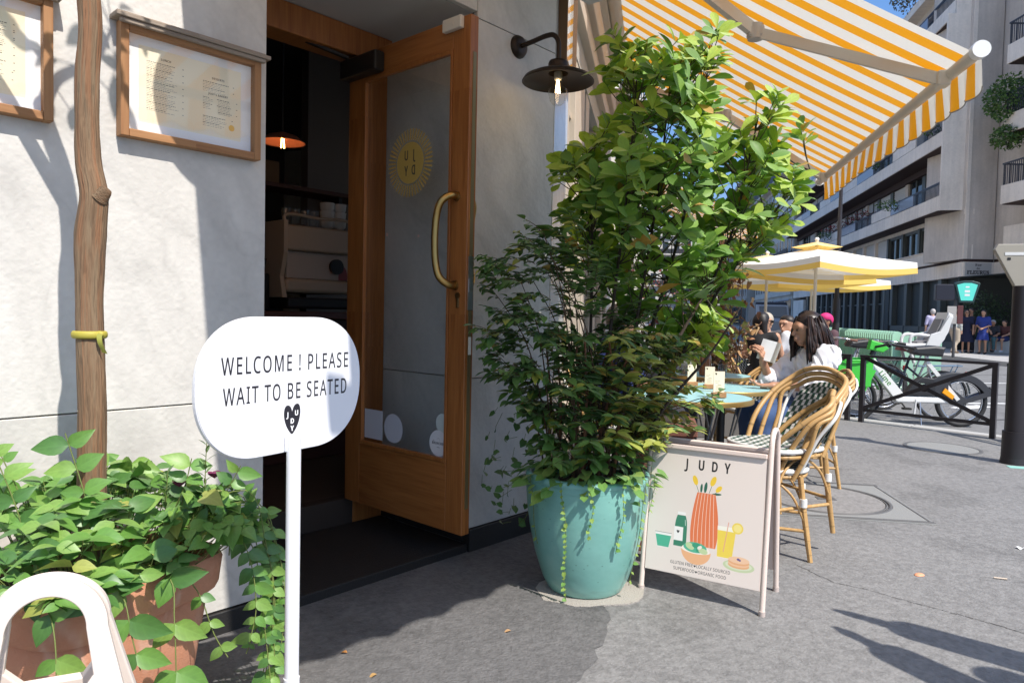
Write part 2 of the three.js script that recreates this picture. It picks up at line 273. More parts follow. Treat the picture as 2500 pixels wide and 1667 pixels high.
  for (const [a, b] of cols) SP('window_stile', [bx(a, 0.55, -0.09, b, 2.95, 0.0, 0.006)], creamP);
  SP('window_stile', [bx(1.64, 0.55, -0.07, 1.73, 2.95, -0.02)], MAT.black);
  for (let i = 0; i < cols.length - 1; i++) if (i !== 1) SP('window_pane', [bx(cols[i][1], 0.62, -0.055, cols[i + 1][0], 2.94, -0.047)], glassM);
  SP('stall_riser', [bx(0.6, 0.1, -0.1, 4.8, 0.55, 0.005, 0.008), bx(0.6, 0.55, -0.11, 4.8, 0.6, 0.03, 0.006)], creamP);
  SP('plinth', [bx(0.02, 0, -0.1, 4.8, 0.116, 0.014)], blackStone);
  SP('transom_panel', [bx(0.6, 2.97, -0.1, 4.8, 3.2, -0.01, 0.004), bx(0.6, 2.95, -0.1, 4.8, 2.97, 0.006)], greyP);
  SP('shop_cornice', [bx(0.6, 3.2, -0.15, 4.8, 3.3, 0.05, 0.008), bx(0.6, 3.3, -0.15, 4.8, 3.44, 0.03, 0.004), bx(0.6, 3.44, -0.15, 4.8, 3.56, 0.08, 0.012), bx(0.6, 3.56, -0.15, 4.8, 3.8, 0.05, 0.006)], creamP);
  SP('upper_wall', [bx(0.05, 3.81, -0.4, 4.8, 9, 0)], M('#ffffff', 0.85, { map: tStone }));
  for (const [a, b] of [[0.68, 1.02], [2.0, 2.9], [3.1, 3.9]]) SP('window_bar', [bx(a, 2.55, -0.07, b, 2.59, -0.03)], creamP);
}
{ // the next house along the street: stone, tall shuttered windows
  const nst = lin(1.35, 1.3, 1.2), t = thing('neighbour_building', 'cream stone neighbouring building running on behind the cafe shrubs', 'building', inS(4.85, 0, 0), TS);
  mesh('wall', bx(0, 0, -6, 34, 15.5, -0.02), M('#ffffff', 0.85, { map: tStone, color: nst }), t);
  mesh('cornice', join(bx(0, 3.7, -0.02, 34, 3.95, 0.18), bx(0, 14.6, -0.02, 34, 15, 0.4)), M([0.55, 0.5, 0.42], 0.8), t);
  const gl = M([0.03, 0.035, 0.04], 0.08), fr = M([0.6, 0.57, 0.5], 0.6);
  for (let i = 0; i < 9; i++) { const x = 1.2 + i * 3.6; mesh('shop_window', bx(x, 0.5, -0.03, x + 2.4, 3.1, 0.0), gl, t); mesh('window_frame', join(bx(x - 0.08, 0.4, -0.02, x, 3.2, 0.06), bx(x + 2.4, 0.4, -0.02, x + 2.48, 3.2, 0.06), bx(x, 3.1, -0.02, x + 2.4, 3.2, 0.06), bx(x, 0.4, -0.02, x + 2.4, 0.5, 0.06)), fr, t);
    for (let f = 0; f < 3; f++) { mesh('window', bx(x + 0.6, 4.6 + f * 3.3, -0.03, x + 1.7, 6.7 + f * 3.3, 0.01), gl, t); } }
}
{ // wooden entrance door, opened flat against the side of the recess
  const t = thing('entrance_door', 'orange-brown oak door with large glass pane and brass handles, standing open', 'door', inC(-0.236, 0.19, -0.68), TH);
  const oakV = M('#ffffff', 0.38, { map: tOak, bumpMap: tFine, bumpScale: 0.0003 });
  const tH = tOak.clone(); tH.rotation = Math.PI / 2; tH.needsUpdate = true; const oakH = M('#ffffff', 0.38, { map: tH });
  const H = 2.32, x0 = -0.025, x1 = 0.025;
  mesh('hinge_stile', bx(x0, 0, 0, x1, H, 0.125, 0.003), oakV, t);
  const ls = mesh('lock_stile', bx(x0, 0, 0.79, x1, H, 0.90, 0.004), oakV, t);
  mesh('top_rail', bx(x0, H - 0.13, 0.1255, x1, H, 0.7895, 0.003), oakH, t);
  mesh('bottom_rail', bx(x0, 0, 0.1255, x1, 0.315, 0.7895, 0.003), oakH, t);
  mesh('glazing_bead', join(bx(x0 - 0.004, 0.315, 0.1255, x0 + 0.016, H - 0.13, 0.145, 0.002), bx(x0 - 0.004, 0.315, 0.775, x0 + 0.016, H - 0.13, 0.7895, 0.002), bx(x0 - 0.004, 0.316, 0.1455, x0 + 0.016, 0.335, 0.7745, 0.002), bx(x0 - 0.004, H - 0.15, 0.1455, x0 + 0.016, H - 0.131, 0.7745, 0.002)), oakV, t);
  mesh('glass_pane', bx(-0.004, 0.32, 0.13, 0.004, H - 0.135, 0.785), MP([0.93, 0.95, 0.95], 0.02, { transmission: 1, thickness: 0, ior: 1.5 }), t);
  mesh('edge_strip', bx(-0.008, 0.12, 0.9, 0.012, H - 0.16, 0.9025), M([0.26, 0.20, 0.10], 0.45, { metalness: 0.7 }), ls);
  mesh('lock_plate', join(bx(-0.014, 1.02, 0.9, 0.016, 1.26, 0.904), bx(-0.012, 1.1, 0.9, 0.006, 1.16, 0.909)), MAT.steel, ls);
  mesh('edge_label', bx(-0.006, 0.82, 0.9, 0.01, 0.9, 0.9045), M([0.7, 0.68, 0.6], 0.6), ls);
  for (const s of [-1, 1]) { // D-shaped brass pulls on both faces
    const y0 = 1.13, y1 = 1.53, z = 0.83, o = s * 0.1, pts = [[s * 0.02, y0, z], [s * 0.06, y0, z - s * 0], [o, y0 + 0.03, z - 0.02], [o + s * 0.01, y0 + 0.1, z - 0.04], [o + s * 0.01, y1 - 0.1, z - 0.04], [o, y1 - 0.03, z - 0.02], [s * 0.06, y1, z], [s * 0.02, y1, z]];
    const h = mesh('handle', tube(pts, 0.0165, 48, 12), MAT.brass, t);
    mesh('rosette', join(...[y0, y1].map(y => new THREE.CylinderGeometry(0.021, 0.024, 0.012, 20).rotateZ(Math.PI / 2).translate(s * 0.03, y, z))), M([0.28, 0.17, 0.06], 0.4, { metalness: 1 }), h);
  }
  mesh('key_escutcheon', join(new THREE.CylinderGeometry(0.014, 0.014, 0.008, 16).rotateZ(Math.PI / 2).translate(-0.028, 1.085, 0.85), bx(-0.031, 1.03, 0.842, -0.025, 1.09, 0.858, 0.003)), M([0.22, 0.14, 0.06], 0.4, { metalness: 1 }), t);
  const cl = mesh('door_closer', bx(-0.09, H - 0.13, 0.0, -0.027, H - 0.03, 0.30, 0.012), M([0.012, 0.011, 0.01], 0.5), t);
  mesh('closer_arm', join(beam([-0.07, H - 0.02, 0.05], [-0.35, H + 0.02, 0.0], 0.02, 0.014), beam([-0.35, H + 0.02, 0.0], [-0.45, H + 0.06, -0.04], 0.02, 0.012)), MAT.black, cl);
  mesh('magnetic_catch', join(bx(-0.05, H - 0.055, 0.74, -0.026, H - 0.0, 0.86, 0.004), bx(-0.0515, H - 0.035, 0.80, -0.0495, H - 0.02, 0.812)), M([0.62, 0.58, 0.5], 0.5), t);
  // film lettering on the glass, read from behind
  const logo = canvasTex(512, 512, (c, w, h) => { c.fillStyle = '#b79a4e'; c.fillRect(0, 0, w, h); c.fillStyle = '#4a4638'; c.translate(w, 0); c.scale(-1, 1); c.font = 'bold 170px sans-serif'; c.textAlign = 'center'; c.textBaseline = 'middle';
    c.save(); c.scale(0.72, 1); c.fillText('J', 190 / 0.72, 160); c.fillText('U', 330 / 0.72, 160); c.fillText('D', 190 / 0.72, 350); c.fillText('Y', 330 / 0.72, 350); c.restore(); });
  logo.wrapS = THREE.RepeatWrapping;
  const face = g => g.rotateY(-Math.PI / 2); // plane facing -x
  const vinyl = M('#ffffff', 0.6, { map: logo }), vin2 = M([0.47, 0.32, 0.075], 0.6), lx = -0.0075;
  const sunD = mesh('sun_sticker', face(new THREE.CircleGeometry(0.1, 48)).translate(lx, 1.725, 0.48), vinyl, t);
  const rays = []; for (let i = 0; i < 46; i++) { const a = i / 46 * Math.PI * 2, r = face(new THREE.PlaneGeometry(0.009, 0.055).translate(0, 0.136, 0).rotateZ(a)); r.translate(lx, 1.725, 0.48); rays.push(r); }
  mesh('sun_ray', join(rays), vin2, sunD);
  const grey = M([0.55, 0.56, 0.60], 0.7), bru = canvasTex(256, 256, (c, w, h) => { c.fillStyle = '#dcdcdc'; c.fillRect(0, 0, w, h); c.fillStyle = '#333'; c.textAlign = 'center'; c.font = 'bold 34px sans-serif'; c.fillText('BRUNCHER', 128, 140); c.font = '20px sans-serif'; c.fillText('LE', 60, 112); c.fillStyle = '#888'; c.fillRect(108, 164, 40, 6); c.beginPath(); c.arc(128, 96, 18, Math.PI, 0); c.stroke(); });
  mesh('square_sticker', face(new THREE.PlaneGeometry(0.15, 0.15)).translate(lx, 0.425, 0.222), grey, t);
  mesh('round_sticker', face(new THREE.CircleGeometry(0.073, 40)).translate(lx, 0.423, 0.383), grey, t);
  mesh('round_sticker', face(new THREE.CircleGeometry(0.062, 40)).translate(lx, 0.395, 0.717), M('#ffffff', 0.7, { map: bru }), t);
  mesh('round_sticker', face(new THREE.CircleGeometry(0.045, 40)).translate(lx + 0.001, 0.492, 0.742), M([0.55, 0.62, 0.58], 0.7), t);
  mesh('small_sticker', join(face(new THREE.PlaneGeometry(0.016, 0.016)).translate(lx, 1.39, 0.31), face(new THREE.PlaneGeometry(0.012, 0.012)).translate(lx, 1.37, 0.55)), M([0.75, 0.5, 0.4], 0.7), t);
}
// ---------- lamp, menus, signs, planters' pots, awnings ----------
{ // barn lamp on the pier, lit
  const t = thing('wall_lamp', 'dark bronze barn lamp with wide shade and glowing glass jar on the marble', 'lamp', inC(0.296, 2.575, 0), TH);
  const br = M([0.035, 0.024, 0.018], 0.45, { metalness: 0.5 }), s = 0.27;
  mesh('wall_plate', lathe([[0, 0.03], [0.035, 0.03], [0.05, 0.022], [0.058, 0.008], [0.058, 0]], 32).rotateX(Math.PI / 2), br, t);
  mesh('arm', tube([[0, 0, 0.02], [0, 0.005, 0.1], [0, 0.012, 0.19], [0, 0.005, 0.235], [0, -0.03, 0.265], [0, -0.08, s], [0, -0.13, s]], 0.0125, 40, 10), br, t);
  mesh('cap', lathe([[0, 0], [0.03, 0], [0.045, -0.006], [0.05, -0.018], [0.05, -0.06], [0.054, -0.066]], 32).translate(0, -0.125, s), br, t);
  mesh('lamp_shade', lathe([[0.05, -0.185], [0.054, -0.182], [0.09, -0.186], [0.135, -0.196], [0.168, -0.212], [0.176, -0.226], [0.178, -0.228], [0.178, -0.232], [0.174, -0.231], [0.165, -0.217], [0.133, -0.202], [0.09, -0.192], [0.05, -0.191]], 48).translate(0, 0, s), br, t);
  const jar = mesh('glass_jar', lathe([[0.046, -0.19], [0.047, -0.25], [0.046, -0.29], [0.038, -0.325], [0.022, -0.343], [0, -0.348]], 32).translate(0, 0, s), MP([0.98, 0.96, 0.92], 0.02, { transmission: 1, thickness: 0, ior: 1.45 }), t);
  mesh('socket', lathe([[0, -0.185], [0.02, -0.185], [0.02, -0.215], [0.016, -0.222], [0, -0.222]], 20).translate(0, 0, s), M([0.5, 0.48, 0.42], 0.4), t);
  const glow = M([1, 0.85, 0.6], 0.5, { emissive: lin(1, 0.72, 0.38), emissiveIntensity: 9 });
  const bulb = mesh('bulb', join([-1, 0, 1].map(k => bar([k * 0.006, -0.225, s], [k * 0.011, -0.285, s + k * 0.004], 0.0032, 6))), glow, t); bulb.castShadow = false;
  const pl = new THREE.PointLight(new THREE.Color(1, 0.75, 0.45), 0.025); pl.position.set(0, -0.305, s); pl.castShadow = true; t.add(pl);
}
function menuPaper(full) { return canvasTex(1024, 740, (c, w, h) => {
  c.fillStyle = '#e9e8e6'; c.fillRect(0, 0, w, h); c.fillStyle = '#efe4c8'; c.fillRect(92, 70, 840, 590); c.fillStyle = 'rgba(240,190,110,0.45)';
  for (let i = 0; i < 6; i++) { c.beginPath(); c.arc(120 + i * 160, 640 + (i % 2) * 10, 90, Math.PI, 0); c.globalAlpha = 0.12; c.fill(); } c.globalAlpha = 1;
  if (!full) { c.fillStyle = '#cbb68d'; c.fillRect(140, 260, 300, 4); c.fillRect(140, 470, 320, 4); }
  c.fillStyle = '#4c463f'; c.textAlign = 'center'; c.font = 'bold 24px sans-serif'; const heads = full ? [['LUNCH', 300, 150], ['DESSERTS', 730, 190], ["JUDY'S BAKERY", 730, 320]] : [];
  for (const [s, x, y] of heads) c.fillText(s, x, y); setSeed(full ? 3 : 4);
  const col = (x, y, n, len) => { for (let i = 0; i < n; i++) { const bold = i % 4 === 0; c.fillStyle = bold ? '#57504a' : '#9b9183'; let px = x; const end = x + len * rr(0.55, 1); while (px < end) { const wd = rr(8, 26); c.fillRect(px, y + i * 13, Math.min(wd, end - px), bold ? 5 : 3.5); px += wd + 5; } if (bold) c.fillRect(x + len + 30, y + i * 13, 10, 5); } };
  col(150, 175, 30, 250); col(600, 215, 7, 230); if (full) { col(600, 345, 8, 90); col(730, 345, 10, 130); } else col(600, 175, 26, 230); col(600, 500, 7, 220);
  if (full) { c.fillStyle = '#eabf6c'; c.beginPath(); c.arc(850, 560, 26, 0, 7); c.fill(); }
}); }
{ // two framed menus hung on the marble
  const wood = M('#ffffff', 0.6, { map: tFrame }), tF2 = tFrame.clone(); tF2.rotation = Math.PI / 2; tF2.needsUpdate = true; const woodH = M('#ffffff', 0.6, { map: tF2 });
  const grey = M('#ffffff', 0.8, { map: (() => { const q = tGreyWood.clone(); q.rotation = Math.PI / 2; q.needsUpdate = true; return q; })() });
  [[-1.385, 'framed menu with lunch and dessert lists on the marble beside the doorway', true], [-2.045, 'framed menu cut off by the left edge, left of the slim tree trunk', false]].forEach(([x, label, full]) => {
    const t = thing('wall_menu', label, 'menu frame', inC(x, 1.738, 0.001), TH, 'menus on the wall'); const w = 0.238, h = 0.362, b = 0.026, d = 0.042;
    mesh('backing', bx(-w + 0.01, 0.01, 0, w - 0.01, h - 0.01, 0.008), M([0.3, 0.25, 0.2], 0.9), t);
    mesh('frame_side', bx(-w, 0, 0, -w + b, h, d, 0.003), wood, t); mesh('frame_side', bx(w - b, 0, 0, w, h, d, 0.003), wood, t);
    mesh('frame_rail', bx(-w + b, 0, 0, w - b, b, d, 0.003), woodH, t); mesh('frame_rail', bx(-w + b, h - b, 0, w - b, h, d, 0.003), woodH, t);
    mesh('rain_cap', join(bx(-w - 0.02, h + 0.002, 0, w + 0.025, h + 0.016, 0.065, 0.003), bx(-w - 0.006, h - 0.012, d + 0.001, w + 0.008, h + 0.0015, d + 0.016, 0.003), bx(-w - 0.012, h + 0.0165, 0, w + 0.016, h + 0.026, 0.045, 0.003)), grey, t);
    mesh('menu_sheet', new THREE.PlaneGeometry(2 * (w - b), h - 2 * b).translate(0, h / 2, 0.012), M('#ffffff', 0.85, { map: menuPaper(full) }), t);
    mesh('glass', bx(-w + b, b, 0.026, w - b, h - b, 0.028), MP('#ffffff', 0.03, { transmission: 1, thickness: 0, ior: 1.5 }), t);
  });
}
{ // glass-fronted case on the pilaster round the corner
  const t = thing('display_case', 'narrow brown framed glass notice case high on the sunlit pilaster', 'notice case', inS(0.08, 2.62, 0.001), TS);
  const fr = M([0.16, 0.085, 0.04], 0.5); mesh('backing', bx(0.02, 0.02, 0, 0.46, 0.66, 0.01), M('#ffffff', 0.8, { map: canvasTex(256, 256, (c) => { c.fillStyle = '#8d8f98'; c.fillRect(0, 0, 256, 256); c.fillStyle = '#e8e8ea'; for (let i = 0; i < 18; i++) c.fillRect(30, 20 + i * 12, 60 + (i * 53) % 120, 5); }) }), t);
  mesh('frame', join(bx(0, 0, 0, 0.02, 0.68, 0.05), bx(0.46, 0, 0, 0.48, 0.68, 0.05), bx(0.02, 0, 0, 0.46, 0.02, 0.05), bx(0.02, 0.66, 0, 0.46, 0.68, 0.05)), fr, t);
  mesh('glass', bx(0.02, 0.02, 0.035, 0.46, 0.66, 0.038), MP('#ffffff', 0.02, { transmission: 1, thickness: 0 }), t);
}
{ // lollipop sign on a white pole
  const turn = Math.atan2(0.85, 0.53), t = thing('welcome_sign', 'white rounded sign reading welcome please wait to be seated on white pole', 'sign', [-0.527, 0, -1.65], turn);
  const W = 0.47, H = 0.312, R = 0.15, cy = 1.022, s = new THREE.Shape(), w = W / 2, h = H / 2;
  s.moveTo(-w + R, -h); s.lineTo(w - R, -h); s.bezierCurveTo(w - R * 0.4, -h, w, -h + R * 0.4, w, -h + R); s.lineTo(w, h - R); s.bezierCurveTo(w, h - R * 0.4, w - R * 0.4, h, w - R, h); s.lineTo(-w + R, h); s.bezierCurveTo(-w + R * 0.4, h, -w, h - R * 0.4, -w, h - R); s.lineTo(-w, -h + R); s.bezierCurveTo(-w, -h + R * 0.4, -w + R * 0.4, -h, -w + R, -h);
  const wh = M([0.80, 0.80, 0.815], 0.35);
  const b = mesh('board', new THREE.ExtrudeGeometry(s, { depth: 0.008, bevelEnabled: true, bevelSize: 0.002, bevelThickness: 0.002, bevelSegments: 2, curveSegments: 20 }).translate(0, cy, -0.004), wh, t);
  const g = new THREE.ShapeGeometry(s, 20), p = g.attributes.position, uv = g.attributes.uv; for (let i = 0; i < p.count; i++) uv.setXY(i, (p.getX(i) + w) / W, (p.getY(i) + h) / H); g.translate(0, cy, 0.0075);
  const print = canvasTex(1410, 936, (c, cw, ch) => { c.fillStyle = '#e9e9eb'; c.fillRect(0, 0, cw, ch); c.fillStyle = '#26242a'; c.textAlign = 'center'; c.textBaseline = 'alphabetic';
    const line = (txt, x, y, size, sx, sp) => { c.save(); c.translate(x, y); c.scale(sx, 1); c.font = `${size}px sans-serif`; let tot = 0; for (const k of txt) tot += c.measureText(k).width + sp; let q = -tot / 2; c.textAlign = 'left'; for (const k of txt) { c.fillText(k, q, 0); c.lineWidth = 3; c.strokeStyle = '#26242a'; c.strokeText(k, q, 0); q += c.measureText(k).width + sp; } c.restore(); };
    line('WELCOME ! PLEASE', 735, 370, 156, 0.70, 16); line('WAIT TO BE SEATED', 735, 568, 156, 0.66, 16);
    c.beginPath(); c.translate(0, -38); c.moveTo(745, 862); c.bezierCurveTo(660, 790, 655, 650, 705, 650); c.bezierCurveTo(735, 650, 745, 690, 745, 700); c.bezierCurveTo(750, 680, 760, 640, 795, 645); c.bezierCurveTo(835, 655, 830, 790, 745, 862); c.fill();
    c.fillStyle = '#fff'; c.font = 'bold 52px sans-serif'; c.textAlign = 'center'; c.fillText('J', 708, 735); c.fillText('U', 785, 728); c.fillText('D', 747, 782); c.fillText('Y', 747, 834); });
  mesh('lettering', g, M('#ffffff', 0.38, { map: print }), b);
  mesh('pole', join(cyl(0.0165, 0.0165, 0.87, 0.005, 0.03, 0.024, 24), cyl(0.0185, 0.0185, 0.30, 0.005, 0.03, 0.024, 24)), wh, t);
  mesh('clip', join(bx(-0.012, cy - h + 0.0, 0.0095, 0.022, cy - h + 0.04, 0.022, 0.003)), wh, t);
  mesh('base_plate', cyl(0.15, 0.145, 0.012, 0.005, 0.0, 0.024, 40), wh, t);
}
function sandwichBoard(label, pos, turn, print) {
  const t = thing('sandwich_board', label, 'sandwich board', pos, turn);
  const m = M([0.72, 0.60, 0.53], 0.45), footM = M([0.5, 0.42, 0.38], 0.6), hw = 0.256;
  for (const s of [-1, 1]) { const x = s * hw; const pts = [[x, 0, 0.155], [x, 0.2, 0.13], [x, 0.45, 0.098], [x, 0.6, 0.08]]; for (let i = 0; i <= 8; i++) { const a = i / 8 * Math.PI; pts.push([x, 0.668 + Math.sin(a) * 0.068, Math.cos(a) * 0.07]); } pts.push([x, 0.6, -0.08], [x, 0.45, -0.098], [x, 0.2, -0.13], [x, 0, -0.155]);
    const f = mesh('side_frame', tube(pts, 0.0115, 72, 12), m, t);
    for (const z of [0.155, -0.155]) mesh('foot', cyl(0.0135, 0.0135, 0.02, x, 0, z, 16), footM, f); }
  for (const s of [1, -1]) { // one panel on each slope
    const tilt = -s * Math.atan2(0.068, 0.52), h = 0.535, w = 0.488;
    const pg = new THREE.Group(); pg.name = s > 0 ? 'front_panel' : 'rear_panel'; pg.position.set(0, 0.095, s * 0.148); pg.rotation.x = tilt; t.add(pg);
    mesh('panel_sheet', bx(-w / 2, 0, -0.003, w / 2, h, 0.003, 0.001), m, pg);
    if (s > 0) mesh('poster', new THREE.PlaneGeometry(w - 0.004, h - 0.004).translate(0, h / 2, 0.0042), M('#ffffff', 0.5, { map: print }), pg);
    mesh('top_rail', bx(-w / 2, h - 0.002, -0.012, w / 2, h + 0.018, 0.016, 0.004), m, pg);
  }
  return t;
}
{
  const poster = canvasTex(976, 1070, (c, w, h) => {
    c.fillStyle = '#e6dad0'; c.fillRect(0, 0, w, h); c.fillStyle = '#1d1b1b'; c.textAlign = 'left';
    c.font = 'bold 122px sans-serif'; [['J', 300], ['U', 408], ['D', 522], ['Y', 634]].forEach(([k, x]) => { c.save(); c.translate(x, 160); c.scale(0.72, 1); c.fillText(k, 0, 0); c.restore(); });
    const el = (x, y, a, b, col, r = 0) => { c.fillStyle = col; c.beginPath(); c.ellipse(x, y, a, b, r, 0, 7); c.fill(); };
    const pathF = (pts, col) => { c.fillStyle = col; c.beginPath(); pts.forEach((p, i) => p.length === 2 ? (i ? c.lineTo(...p) : c.moveTo(...p)) : c.bezierCurveTo(...p)); c.closePath(); c.fill(); };
    // tulips and vase
    c.strokeStyle = '#4e6b4d'; c.lineWidth = 4; for (const [a, b, x, y] of [[430, 345, 400, 270], [520, 345, 545, 260], [560, 348, 595, 318]]) { c.beginPath(); c.moveTo(a, b); c.lineTo(x, y); c.stroke(); }
    el(395, 250, 21, 42, '#eec83f', -0.35); el(550, 240, 22, 44, '#eec83f', 0.35); el(600, 300, 19, 34, '#eec83f', 0.7); el(452, 310, 10, 38, '#2f6450', 0.05); el(488, 300, 13, 46, '#2f6450', 0.1); el(585, 345, 40, 9, '#2f6450', -0.1);
    pathF([[420, 348], [575, 348], [590, 420, 640, 640, 600, 800], [390, 800], [360, 640, 400, 420, 420, 348]], '#e27b4e'); c.strokeStyle = '#f3d9c6'; c.lineWidth = 4; for (let i = 0; i < 6; i++) { const x = 436 + i * 25; c.beginPath(); c.moveTo(x, 350); c.bezierCurveTo(x - 8 + (i - 2.5) * 4, 480, x - 10 + (i - 2.5) * 10, 640, x + (i - 2.5) * 9, 798); c.stroke(); }
    // bottle
    pathF([[262, 565], [332, 565], [350, 610, 352, 640, 350, 830], [240, 830], [240, 640, 246, 610, 262, 565]], '#3f8266'); c.fillStyle = '#f0ece6'; c.fillRect(262, 536, 70, 26); c.fillRect(240, 665, 78, 118); c.fillStyle = '#333'; c.beginPath(); c.moveTo(274, 722); c.bezierCurveTo(254, 702, 262, 688, 274, 700); c.bezierCurveTo(286, 688, 294, 702, 274, 722); c.fill(); c.strokeStyle = '#cfe0d4'; c.lineWidth = 5; c.beginPath(); c.moveTo(330, 600); c.lineTo(336, 650); c.stroke();
    // green cup
    pathF([[72, 735], [220, 735], [200, 862], [96, 862]], '#f0ece6'); pathF([[76, 758], [216, 758], [198, 858], [98, 858]], '#52b08f'); c.strokeStyle = '#777'; c.lineWidth = 2; c.strokeRect(72, 735, 148, 2);
    // juice
    pathF([[610, 600], [765, 600], [742, 860], [618, 860]], '#f2efdf'); pathF([[612, 636], [762, 636], [742, 856], [618, 856]], '#ecd257'); el(775, 600, 46, 46, '#ecd257'); el(775, 600, 34, 34, '#f1e08a'); c.strokeStyle = '#e0a48c'; c.lineWidth = 7; c.beginPath(); c.moveTo(700, 560); c.lineTo(668, 810); c.stroke();
    // bowl of salad
    el(435, 838, 122, 50, '#f3e9dc'); el(430, 818, 100, 44, '#57b391'); el(385, 812, 40, 26, '#bfd3a0', 0.5); el(470, 830, 34, 22, '#3f9a78', -0.4); el(500, 838, 40, 24, '#bfd3a0', 0.2); el(440, 800, 36, 22, '#3f9a78'); el(470, 812, 22, 14, '#e9e6d6', -0.6);
    pathF([[310, 838], [330, 880, 540, 880, 566, 842], [570, 900, 520, 960, 440, 960], [360, 958, 312, 900, 310, 838]], '#eab284');
    // pancakes
    el(800, 905, 128, 48, '#c3cfa5'); el(800, 900, 108, 36, '#d5dcbd'); for (const [y, col] of [[898, '#e2aa7c'], [884, '#ecbf98'], [870, '#e2aa7c'], [856, '#ecc4a0']]) el(800, y, 86, 28, col); el(795, 850, 12, 10, '#6d5b8e'); el(808, 856, 9, 8, '#6d5b8e');
    c.fillStyle = '#2a2626'; c.textAlign = 'center'; c.font = '38px sans-serif'; c.save(); c.translate(480, 985); c.scale(0.88, 1); c.fillText('GLUTEN FREE   LOCALLY SOURCED', 0, 0); c.fillText('SUPERFOOD   ORGANIC FOOD', 0, 48); const ht = (x, y, r) => { c.beginPath(); c.moveTo(x, y + r); c.bezierCurveTo(x - r * 1.8, y - r * 0.2, x - r, y - r * 1.4, x, y - r * 0.4); c.bezierCurveTo(x + r, y - r * 1.4, x + r * 1.8, y - r * 0.2, x, y + r); c.fill(); }; ht(-c.measureText('GLUTEN FREE   LOCALLY SOURCED').width / 2 + c.measureText('GLUTEN FREE ').width + 5, -12, 10); ht(-c.measureText('SUPERFOOD   ORGANIC FOOD').width / 2 + c.measureText('SUPERFOOD ').width + 5, 36, 10); c.restore(); });
  sandwichBoard('cream sandwich board with orange vase, bowl and juice drawing beside turquoise pot', [0.892, 0, -3.083], rad(-30.3), poster);
  // a second one: two leaning sheets with an arched carrying handle cut into the top
  const t = thing('arched_board', 'cream folding board with arched carrying handle in the bottom left corner', 'sandwich board', [-0.762, 0, -1.16], Math.atan2(0.42, 0.9));
  const m = M([0.76, 0.66, 0.58], 0.45), sh = new THREE.Shape(), hl = new THREE.Path(), R = 0.086, Q = 0.06, cy = 0.668;
  sh.moveTo(-0.25, 0); sh.lineTo(0.25, 0); sh.lineTo(0.112, 0.56); sh.lineTo(R, cy); sh.absarc(0, cy, R, 0, Math.PI, false); sh.lineTo(-0.112, 0.56); sh.closePath();
  hl.moveTo(0.045, 0.552); hl.lineTo(-0.045, 0.552); hl.lineTo(-0.072, 0.585); hl.lineTo(-Q, cy); hl.absarc(0, cy, Q, Math.PI, 0, true); hl.lineTo(0.072, 0.592); hl.closePath(); sh.holes.push(hl);
  for (const s of [1, -1]) { const g = new THREE.ExtrudeGeometry(sh, { depth: 0.012, bevelEnabled: true, bevelSize: 0.003, bevelThickness: 0.003, bevelSegments: 3, curveSegments: 24 }); g.translate(0, -cy - R, s > 0 ? 0.001 : -0.013); g.rotateX(-s * 0.2); g.translate(0, (cy + R) * Math.cos(0.2) + 0.005, 0); mesh(s > 0 ? 'front_panel' : 'rear_panel', g, m, t); }
  mesh('top_tube', tube(Array.from({ length: 13 }, (_, i) => { const a = i / 12 * Math.PI; return [Math.cos(a) * 0.073, 0.652 + Math.sin(a) * 0.073, 0]; }), 0.013, 40, 12), m, t);
}
